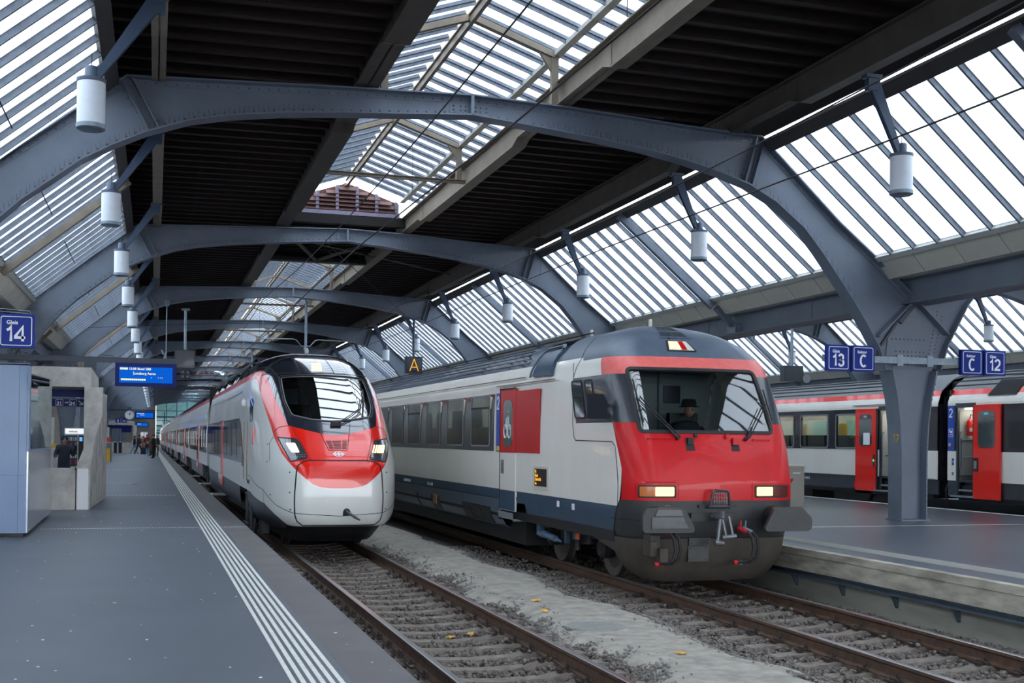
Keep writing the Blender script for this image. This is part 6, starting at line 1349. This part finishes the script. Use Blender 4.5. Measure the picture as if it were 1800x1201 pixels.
# departure boards on their bar
def board(label, c, w, h, rows, far=False):
    t = thing('departure_board', label, 'display', c)
    m = MB(); m.box(-w/2, w/2, 0, .22, -h/2, h/2); m.build('housing', M['screen_frame'], t)
    m = MB(); m.box(-w/2+.13*w/1.9, w/2-.13*w/1.9, -.006, 0, -h/2+.11*h/.72, h/2-.12*h/.72); s = m.build('screen', M['screen_blue'], t)
    if not far:
        m = MB()
        for i in range(1, 6): x = -w/2+.13+i*(w-.26)/6; m.box(x-.003, x+.003, -.008, -.006, -h/2+.11, h/2-.12)
        m.box(-w/2+.13, w/2-.13, -.008, -.006, -.013, -.007); m.build('screen_joint', M['lines'], s)
    for x, z, sz, tx in rows: text(tx, sz, 'screen_text', M['screen_text'], s, (x, -.009, z), bold=.001)
    return t
b = board('blue departure board with yellow text, 12:08 to Basel SBB', (.225, 37.6, 3.5), 1.78, .70, [(-.50, .145, .1, '12:08 Basel SBB'), (-.36, .01, .1, 'Lenzburg Aarau'), (.12, -.09, .035, '.  A'), (.35, -.09, .035, 'B    C   D')])
m = MB(); m.box(-.75, -.53, -.01, -.007, .15, .21); lb = m.build('line_badge', M['screen_text'], b); text('IR 37', .07, 'badge_text', M['screen_blue'], lb, (-.74, -.012, .155))
m = MB()
for i in range(12): m.box(-.72+i*.06, -.67+i*.06, -.01, -.007, -.17, -.12)
m.build('coach_symbols', M['screen_text'], b, kind='stuff'); m = MB(); m.box(-.37, -.365, -.01, -.007, -.02, .11); m.build('route_line', M['screen_text'], b)
t = thing('board_bar', 'long grey bar carrying the departure board and black box', 'bar', (-.6, 37.75, 3.93)); m = MB(); m.box(-3.5, 1.72, 0, .14, -.07, .09); m.build('rail_bar', M['steel_dark'], t); m = MB(); m.box(-.95, -.6, 0, .12, -.32, -.07); m.tube([(-.55, 0, .09), (-.52, 0, .14), (-.15, 0, .14), (-.12, 0, .09)], .012, 5); m.build('bracket', M['steel_dark'], t)
m = MB(); m.tube([(1.35, 0, .09), (1.4, 0, .28), (1.28, 0, .34), (1.33, -.08, .2)], .03, 6); m.build('cable_loop', M['galv'], t)
board('small far departure board beside the clock', (.62, 115.2, 3.6), 1.75, .68, [(-.7, .1, .1, '12:08 Basel SBB'), (-.4, -.02, .1, 'Lenzburg'), (-.7, -.13, .08, '------')], True); board('farthest small departure board near the concrete wall', (.5, 131, 2.85), 1.25, .46, [(-.5, .05, .08, 'Basel SBB')], True)
t = thing('board_bar', 'far grey bar carrying the clock and the small board', 'bar', (-.3, 115.4, 4.05)); m = MB(); m.box(-2.2, 1.9, 0, .12, -.06, .06); m.box(-.6, -.25, 0, .15, .06, .28); m.build('rail_bar', M['steel_dark'], t)
t = thing('station_clock', 'round white station clock hanging far down the left platform', 'clock', (-.72, 115.1, 3.57))
m = MB(); m.tube_prof(Vector((0, 0, 0)), [(.0, .1), (.42, .1), (.45, .05), (.45, -.06), (.42, -.08)], 28, 0, Vector((0, -1, 0)), Vector((1, 0, 0))); m.build('case', M['sign_dark'], t, smooth=35)
m = MB(); m.tube_prof(Vector((0, -.1, 0)), [(0, .006), (.41, .006), (.41, 0), (0, 0)], 28, 0, Vector((0, -1, 0)), Vector((1, 0, 0))); f_ = m.build('dial', M['white'], t)
m = MB()
for i in range(12): a = i*math.pi/6; m.bar((.3*math.sin(a), -.112, .3*math.cos(a)), (.38*math.sin(a), -.112, .38*math.cos(a)), .03, .004, (0, 1, 0))
m.build('minute_marks', M['black'], f_)
for a, l, w, mt in ((.02, .22, .05, 'black'), (.55, .33, .04, 'black'), (-1.1, .26, .015, 't_red')): m = MB(); m.bar((0, -.118, 0), (l*math.sin(a), -.118, l*math.cos(a)), w, .006, (0, 1, 0)); m.build('clock_hand', M[mt], f_)
# ------------------------------------------------------------------ cabinet and concrete stair portal on the left
M['cab_blue'] = mat('blue_grey_cabinet_paint', (108, 131, 163), .4, 0, .05, 1.4, coat=.15)
M['cab_steel'] = mat('brushed_cabinet_steel', (176, 182, 190), .18, .55, .06, 1.5, stretch=(1, .3, 3))
M['mirrorglass'] = mat('dark_mirroring_glass', (150, 170, 170), .02, 1)
t = thing('cabinet', 'tall blue grey steel cabinet with mirroring glass side on the left platform', 'cabinet', (-2.6, 23.5, 0))
m = MB(); m.box(-3.0-2.6+2.6-1, -1.69, 20.6, 25.9, .07, 2.79)
for k in range(len(m.v)): m.v[k] = (m.v[k][0]+2.6, m.v[k][1]-23.5, m.v[k][2])
m.v = []; m.f = []; m.m = []; m.box(-1.4, .905, -2.9, 2.4, .07, 1.39); m.prism([(-1.4, -2.9), (.905, -2.9), (.905, -2.62), (.43, -2.6), (.93, 2.4), (-1.4, 2.4)], 2.77, 2.79, 'z'); m.box(-1.4, .38, -2.62, 2.4, 1.39, 2.77); m.box(-1.4, .905, -2.9, -2.62, 1.39, 2.77); m.build('body', M['cab_blue'], t)
m = MB(); m.box(.905, .93, -2.88, 2.38, .07, 1.38); m.build('side_panel', M['cab_steel'], t); m = MB(); m.add([(.42, -2.6, 1.40), (.42, -2.6, 2.77), (.93, 2.38, 2.77), (.93, 2.38, 1.40), (.40, -2.6, 1.40), (.40, -2.6, 2.77), (.91, 2.38, 2.77), (.91, 2.38, 1.40)], [(0,1,2,3),(7,6,5,4),(0,4,5,1),(1,5,6,2),(2,6,7,3),(3,7,4,0)]); m.build('glass_panel', M['mirrorglass'], t)
m = MB(); m.box(.9, .935, -2.9, -2.6, 1.38, 2.79); m.box(.9, .935, -2.62, 2.4, 1.375, 1.405); m.box(-1.4, .935, -2.9, -2.6, 2.77, 2.80); m.build('trim', M['cab_blue'], t); m = MB(); m.box(-1.3, .86, -2.8, 2.3, 0, .07); m.build('plinth', M['black'], t)
m = MB(); m.box(-1.4, .9, -2.905, -2.9, 1.0, 1.004); m.box(.78, .784, -2.905, -2.9, .07, 2.77); m.build('joint', M['steel_dark'], t)
t = thing('luggage_trolley_rack', 'dark folded trolleys at the left picture edge', 'rack', (-2.25, 20.2, 0))
m = MB(); m.tube([(-.12, 0, .1), (-.06, 0, .5), (-.02, 0, .52)], .03, 6); m.tube([(-.14, .1, .1), (-.14, .1, 1.3), (-.05, .05, 1.35)], .03, 6); m.tube([(-.12, 0, .8), (-.02, 0, .83)], .035, 6); m.build('frame', M['black'], t); m = MB(); m.box(-.3, .08, -.3, .0, .0, .19); m.build('timber_block', M['wood'], t); m = MB(); m.box(-.25, .0, -.31, -.3, .1, .13); m.build('white_tape', M['white'], t)
M['portal'] = mat('exposed_pale_concrete', (206, 203, 197), .85, 0, .0, 2.2, .18, 24, col2=(160, 158, 152))
def portal(label, y0, y1, x0, x1, xl, sill, mirror_label=None, far=False):
    t = thing('stair_portal', label, 'portal', (x1, y0, 0)); W_ = x1-xl
    P_ = M['portal']
    m = MB(); m.box(xl-x1, 0, 0, y1-y0, 2.73, 3.17); m.build('lintel', P_, t)
    m = MB(); m.box(xl-x1, -.28, 0, .3, 0, sill); m.build('parapet', P_, t)
    m = MB(); m.prism([(-.36, sill-.02), (-.08, sill-.1), (.02, 1.0), (.1, 1.6), (.24, 2.1), (.25, 2.73), (-.14, 2.73), (-.14, 1.35), (-.30, sill)], 0, .35); m.prism([(-.30, 0), (0, 0), (0, sill-.02), (-.3, sill)], 0, .35); m.build('leaning_pier', P_, t)
    m = MB(); m.add([(0, .35, 0), (.0, y1-y0, 0), (.25, y1-y0, 0), (.15, .35, 0), (0, .35, sill), (.0, y1-y0, sill), (.25, y1-y0, sill), (.05, .35, sill), (.2, .35, 2.73), (.25, y1-y0, 2.73), (0, y1-y0, 2.73), (0, .35, 2.73)], [(0,1,2,3), (0,4,5,1), (1,5,6,2), (2,6,7,3), (3,7,4,0), (4,5,6,7)]) if 0 else m.prism([(.0, .35), (.22, y1-y0), (-.05, y1-y0), (-.15, .35)], 0, 2.73, 'z'); m.build('side_wall', P_, t)
    if not far: m = MB(); m.box(-.26, -.03, -.006, 0, .0, .915); m.build('white_poster_strip', M['white'], t)
    m = MB()
    for i in range(40): m.bar((xl-x1+.2+i*(W_-.1)/40, .1, 3.17), (xl-x1+.2+i*(W_-.1)/40+rng.uniform(-.04, .04), .1+rng.uniform(-.1, .1), 3.27), .004, .004)
    m.build('bird_spikes', M['wire'], t, kind='stuff')
    return t
portal('pale concrete stair portal with a leaning pier beside the cabinet', 28.12, 33.5, -1.9, -1.0, -4.2, .92)
portal('second concrete stair portal far down the left platform', 125, 131, -3, -.3, -2.9, 1.0, far=True)
def strip_sign(label, c, w, h, items):
    t = thing('direction_sign', label, 'sign', c); m = MB(); m.box(0, w, 0, .08, 0, h); m.build('panel', M['screen_frame'], t)
    for it in items:
        if it[0] == 'text': text(it[3], it[2], 'lettering', M['white'], t, (it[1], -.003, h*.2), bold=.003)
        if it[0] == 'box': m = MB(); ring(m, it[2], h*.86, .02, .008, -.004); o = m.build('border', M['white'], t); o.location = (it[1], 0, h/2)
        if it[0] == 'dash': m = MB(); m.box(it[1], it[1]+.07, -.004, 0, h*.46, h*.56); m.build('dash', M['white'], t)
        if it[0] == 'arrow': m = MB(); x = it[1]; m.bar((x, -.004, h*.78), (x+.1, -.004, h*.28), .022, .006, (0, 1, 0)); m.bar((x+.1, -.004, h*.62), (x+.1, -.004, h*.26), .022, .006, (0, 1, 0)); m.bar((x+.02, -.004, h*.26), (x+.11, -.004, h*.26), .006, .022); m.build('arrow', M['white'], t)
    return t
strip_sign('blank navy sign strip under the concrete lintel', (-2.6, 29.2, 2.535), 1.42, .17, [])
strip_sign('navy sign 31 to 34 with a slanting arrow in the stair portal', (-2.6, 29.2, 2.315), 1.42, .175, [('text', .82, .115, '31'), ('box', .88, .16), ('dash', 1.0), ('text', 1.1, .115, '34'), ('box', 1.17, .16), ('arrow', 1.29)])
strip_sign('navy sign strip in the far stair portal', (-2.8, 125.2, 2.39), 2.2, .35, []); strip_sign('small navy sign low in the far stair portal', (-1.5, 125.2, 2.0), .9, .4, [])
# things seen through the portal opening and along the left platform
t = thing('vending_machine', 'white vending machine with lit top and snacks behind the stair portal', 'vending machine', (-2.6, 55, 0))
m = MB(); m.box(-.42, .42, 0, .8, 0, 1.97); m.build('body', M['white'], t); m = MB(); m.box(-.38, .38, -.012, 0, 1.72, 1.94); hd = m.build('lit_header', emat('lit_white_header', (240, 244, 250), .65), t); text('selecta', .13, 'lettering', M['grey'], hd, (-.24, -.014, 1.78), bold=.003)
m = MB(); m.box(-.38, .12, -.01, 0, .3, 1.66); sw = m.build('window', M['winglass'], t)
cols = ['t_red', 'screen_text', 'cream', 'sign_blue', 'leaf', 'galv']
for i in range(5):
    for j in range(5): m = MB(); m.box(-.36+j*.095, -.29+j*.095, -.03, -.01, .42+i*.25, .58+i*.25); m.build('snack', M[cols[(i*2+j*3) % 6]], sw)
m = MB(); m.box(.16, .38, -.012, 0, .3, 1.66); m.build('control_panel', M['black'], t); m = MB(); m.box(.2, .32, -.02, -.01, 1.4, 1.58); m.build('button_light', emat('blue_button', (90, 150, 255), 1), t)
m = MB(); m.tube([(-3.25, 50, 0), (-3.25, 50, 2.35)], .14, 12); tag(m.build('white_post', M['sill'], smooth=35), 'white round post seen through the portal beside the cabinet', 'post')
m = MB(); m.tube([(-2.62, 58, 0), (-2.62, 58, 4.0)], .09, 12); tag(m.build('grey_post', M['galv'], smooth=35), 'grey pipe post right of the column seen in the portal', 'post')
t = thing('barrier', 'yellow barrier bar behind the man in the portal', 'barrier', (-2.75, 44, 0)); m = MB(); m.box(-.55, .55, 0, .06, 1.22, 1.34); m.build('rail_bar', mat('yellow_barrier_paint', (226, 176, 40), .5), t)
for x in (-.5, .5): m = MB(); m.tube([(x, .03, 0), (x, .03, 1.25)], .03, 8); m.build('post', M['galv'], t)
m = MB(); m.tube([(-2.3, 103, 0), (-2.3, 103, 2.35)], .1, 10); tag(m.build('white_post', M['sill'], smooth=35), 'white post standing by itself on the far left platform', 'post')
t = thing('ticket_machine', 'yellow and grey ticket machine beside the portal on the far platform', 'machine', (-1.75, 80, 0)); m = MB(); m.box(-.25, .2, 0, .4, 0, 1.2); m.build('body', M['grey'], t); m = MB(); m.box(-.1, .1, -.05, 0, 0, .85); m.build('yellow_front', mat('yellow_machine_front', (232, 178, 30), .5), t); m = MB(); m.box(-.1, .14, -.02, 0, 1.25, 1.55); m.build('orange_header', mat('orange_header', (214, 74, 44), .5), t)
for x in (-2.0, -1.55):
    o = thing('waste_bin', 'black waste bin before the far stair portal, %s of two' % ('left' if x < -1.8 else 'right'), 'bin', (x, 120, 0), 0, 'far waste bins'); m = MB(); m.lathe((0, 0, 0), [(.14, 0), (.16, 1.0), (.1, 1.08)], 12); m.build('bin_body', M['black'], o, smooth=35); m = MB(); m.lathe((0, 0, 0), [(.165, 1.0), (.17, 1.06), (.1, 1.12)], 12); m.build('bin_lid', M['galv'], o)
t = thing('control_box', 'grey steel control box on the right platform behind the red train', 'box', (16.25, 27.4, 0)); m = MB(); m.box(-.6, .42, 0, .5, .1, 1.07); m.box(-.58, .4, .02, .48, 0, .1); m.build('body', mat('warm_grey_box_paint', (150, 146, 136), .5), t); m = MB(); m.box(-.62, .44, -.02, .52, 1.05, 1.085); m.build('lid', M['cream'], t)
m = MB(); m.box(.08, .3, -.006, 0, .86, .885); m.build('lettering', M['white'], t); m = MB(); m.prism([(0, 0), (.07, .09), (.05, .14), (0, .11), (-.05, .14), (-.07, .09)], -.01, 0); o = m.build('red_heart_sticker', M['t_red'], t); o.location = (.02, 0, .6)
# ------------------------------------------------------------------ people on the left platform
HAIR = {'black': (26, 24, 26), 'brown': (120, 74, 48), 'ginger': (168, 100, 60), 'grey': (150, 148, 144)}
def person(label, loc, yaw, coat, trousers, hair, h=1.74, hem=.86, pose='stand', arm=(0, 0), extra=None, hat=False):
    t = thing('person', label, 'person', loc, yaw); k = h/1.74
    st = .26 if pose == 'walk' else .0
    V = [(0, 0, .95), (0, 0, 1.15), (0, -.01, 1.34), (0, 0, 1.5), (-.18, 0, 1.42), (.18, 0, 1.42), (-.24, -.02+.1*st, 1.16), (.24, -.02-.1*st, 1.16), (-.24, -.08-arm[0]*.2, .95+arm[0]*.18), (.24, -.08-arm[1]*.2, .95+arm[1]*.18),
         (-.10, 0, .90), (.10, 0, .90), (-.10, -st*.7-.02, .50), (.10, st*.5-.02, .50), (-.10, -st, .09), (.10, st*1.5, .11), (-.11, -st-.16, .04), (.11, st*1.5-.15, .05)]
    E_ = [(0, 1), (1, 2), (2, 3), (2, 4), (2, 5), (4, 6), (5, 7), (6, 8), (7, 9), (0, 10), (0, 11), (10, 12), (11, 13), (12, 14), (13, 15), (14, 16), (15, 17)]
    R_ = [(.17, .12), (.165, .12), (.18, .125), (.055, .055), (.08, .08), (.08, .08), .058, .058, .04, .04, .1, .1, .07, .07, .05, .05, .045, .045]
    if hem < .7: R_[10] = R_[11] = .14; R_[12] = R_[13] = .085
    for s, w in ((-1, 8), (1, 9)):
        p = Vector(V[w]); d = (p-Vector(V[w-2])).normalized(); q = p+d*.07; V.append(tuple(q)); R_.append((.035, .022)); E_.append((w, len(V)-1)); hw = len(V)-1
        for f in range(4): a = q+d*(.07+.012*(1.5-abs(f-1.5)))+Vector((0, (f-1.5)*.02, 0)); V.append(tuple(a)); R_.append(.009); E_.append((hw, len(V)-1))
        V.append(tuple(q+d*.02+Vector((-s*.01, -.05, 0)))); R_.append(.01); E_.append((hw, len(V)-1))
    b = skinned('body', [(x*k, y*k, z*k) for x, y, z in V], E_, [tuple(c*k for c in r) if isinstance(r, tuple) else r*k for r in R_], coat, t, 1)
    me = b.data; me.materials.append(trousers); me.materials.append(M['black']); me.materials.append(M['skin']); hands = [Vector(V[8])*k, Vector(V[9])*k]
    for p in me.polygons:
        c = p.center
        if c.z < .085: p.material_index = 2
        elif any((c-hd_).length < .2 and (c-hd_).dot(hd_-Vector(V[6+i])*k) > 0 for i, hd_ in enumerate(hands)): p.material_index = 3
        elif c.z < hem*k and abs(c.x) < .2: p.material_index = 1
        elif c.z > 1.485*k: p.material_index = 3
    hd = head_mesh(t, (0, -.02, 1.62*k), M['skin'], .23*k, 0)
    m = MB(); m.lathe((0, .012, 0), [(.098*k, -.02), (.104*k, .03), (.09*k, .085), (.05*k, .122), (.0, .128)] if not hat else [(.105*k, .02), (.115*k, .05), (.1*k, .11), (.05*k, .15), (0, .155)], 14)
    if not hat: m.lathe((0, .04, 0), [(.07*k, -.1), (.085*k, -.04), (.088*k, .03)], 12)
    m.build('hair' if not hat else 'cap', hair, hd, smooth=60)
    if extra: extra(t, k)
    return t
cl = lambda n, c: mat(n, c, .85, 0, .1, 8)
H = {k: mat(k+'_hair', v, .8) for k, v in HAIR.items()}
def red_bag(t, k): m = MB(); m.prism(roundpoly([(-.16, .80), (.12, .80), (.12, 1.02), (-.16, 1.02)], .04), -.22, -.14); b = m.build('red_shoulder_bag', M['t_red'], t); m = MB(); m.tube([(-.1, -.18, 1.0), (.1, -.12, 1.48), (.12, .1, 1.45), (0, .12, 1.0)], .012, 5); m.build('strap', M['black'], b)
def scarf(t, k): m = MB(); m.tube_prof(Vector((0, -.01, 1.44*k)), [(.10, 0), (.12, .04), (.09, .09)], 14, 0); m.box(-.06, .04, -.17, -.13, 1.15, 1.48); m.build('red_scarf', M['t_red'], t, smooth=40)
def paper(t, k): m = MB(); m.box(.1, .26, -.4, -.39, 1.02, 1.18); m.build('white_paper', M['white'], t)
def bagw(t, k): m = MB(); m.box(.26, .30, -.12, .2, .45, .95); m.build('white_shopping_bag', M['white'], t)
person('standing man in black looking down, red bag at his hip, nearest of the crowd', (1.15, 91, 0), -2.0, cl('black_coat', (28, 30, 36)), cl('black_trousers', (24, 25, 30)), H['black'], 1.76, .8, 'stand', (1.1, 1.1), red_bag, True)
person('person in a navy coat striding left with a dark cap, leftmost of the crowd', (.12, 112, 0), 2.2, cl('navy_coat', (26, 34, 58)), cl('dark_trousers', (26, 28, 40)), H['black'], 1.72, .8, 'walk', (.2, .4), None, True)
person('person half hidden left of the striding navy coat, pale jeans', (-.25, 116, 0), 1.9, cl('dark_brown_jacket', (52, 42, 46)), cl('pale_jeans', (110, 144, 172)), H['brown'], 1.66, .85, 'walk', (.3, .2))
person('ginger-haired person in a brown patterned coat amid the crowd', (.55, 117, 0), -.4, cl('brown_coat', (150, 106, 76)), cl('dark_jeans', (44, 52, 70)), H['ginger'], 1.66, .6, 'stand', (.4, .4))
person('person in a long dark coat with a red scarf and blue jeans', (.85, 112, 0), -.5, cl('charcoal_coat', (48, 46, 58)), cl('blue_jeans', (52, 96, 146)), H['black'], 1.80, .55, 'stand', (.2, 1.3), scarf)
person('person in a long olive coat between the red scarf and the man in black', (1.1, 104, 0), -1.0, cl('olive_coat', (86, 82, 54)), cl('dark_grey_trousers', (50, 44, 44)), H['brown'], 1.68, .45, 'stand', (1.2, .9), paper)
person('person holding a white bag at the platform edge behind the man in black', (1.55, 103, 0), -.3, cl('dark_jacket', (44, 46, 52)), cl('olive_trousers', (78, 82, 60)), H['brown'], 1.74, .85, 'stand', (.2, .1), bagw)
t = thing('suitcase', 'black wheeled suitcase trailing behind the striding navy coat', 'suitcase', (.5, 111, 0)); m = MB(); m.box(-.2, .2, -.13, .13, .06, .62); m.build('shell', M['black'], t); m = MB(); m.tube([(-.12, .1, .62), (-.14, .25, 1.0), (.12, .25, 1.0), (.12, .1, .62)], .012, 5); m.build('handle', M['galv'], t); m = MB(); m.cbox((-.15, 0, .03), (.05, .2, .06)); m.cbox((.15, 0, .03), (.05, .2, .06)); m.build('wheels', M['rubber'], t)
def shades(t, k): m = MB(); m.box(-.085, .085, -.125, -.10, 1.675*k, 1.72*k); m.build('sunglasses', mat('blue_mirror_sunglasses', (40, 110, 200), .1, .6), t)
mp = person('man in a dark pullover, sunglasses on his head, hand raised, in the portal', (-1.98, 36.2, -.10), .15, cl('dark_slate_pullover', (40, 48, 62)), cl('black_trousers_2', (30, 30, 36)), H['black'], 1.74, .8, 'stand', (.8, 3.0), shades)
# ------------------------------------------------------------------ what closes the view
M['wall'] = mat('pale_grey_hall_wall', (150, 152, 156), .8, 0, .06, .5)
m = MB(); m.box(-26, -25.6, -40, 226, -1, 9); tag(m.build('wall_left', M['wall'], kind='structure'), 'pale side wall beyond the left halls', 'wall')
m = MB(); m.box(37.0, 37.4, -40, 226, -1, 9); tag(m.build('wall_right', M['wall'], kind='structure'), 'pale side wall beyond the right hall', 'wall')
wb = tag(link('wall_back', None), 'far building closing the platform end: concrete wall and green glass facade', 'building', None, 'structure')
m = MB(); m.box(-27, 3.15, 225, 226, -.9, 15); m.build('concrete_wall', mat('brown_grey_panel_wall', (132, 122, 112), .8, 0, .1, .6), wb)
m = MB()
for z in (1.6, 3.2, 4.8, 6.4): m.box(-27, 3.16, 224.96, 225, z, z+.06)
for x in (-1.4, .4, 2.0): m.box(x, x+.06, 224.96, 225, -.9, 15)
m.build('panel_joint', M['grey'], wb); m = MB(); m.box(.5, 1.8, 224.9, 225, .0, 2.4); dw = m.build('white_window', M['white'], wb); m = MB()
for a, b, c, d in ((.58, 1.1, .1, 1.3), (1.2, 1.72, .1, 1.3), (.58, 1.1, 1.45, 2.3), (1.2, 1.72, 1.45, 2.3)): m.box(a, b, 224.86, 224.9, c, d)
m.build('pane', M['winglass'], dw)
M['teal'] = mat('teal_facade_glass', (150, 208, 206), .1, 0, .2, .4, coat=.6)
pm = MB(); pm.box(.06, 1.74, 0, .1, .06, 1.74); pme = pm.mesh('pane', M['teal'])
for i in range(20):
    for j in range(9): link('pane', pme, wb, (3.2+i*1.8, 225, -.9+j*1.8))
m = MB(); m.box(3.2, 39.4, 225.1, 226, -.9, 15.5); m.build('facade_frame', M['t_mask'], wb)
m = MB()
for z in (2.1, 3.4, 5.0): m.box(3.2, 16, 221, 221.4, z, z+.25)
for x in (4.5, 8, 12): m.box(x, x+.15, 221, 221.2, -.9, 6)
m.build('footbridge_rail', M['steel_dark'], wb)
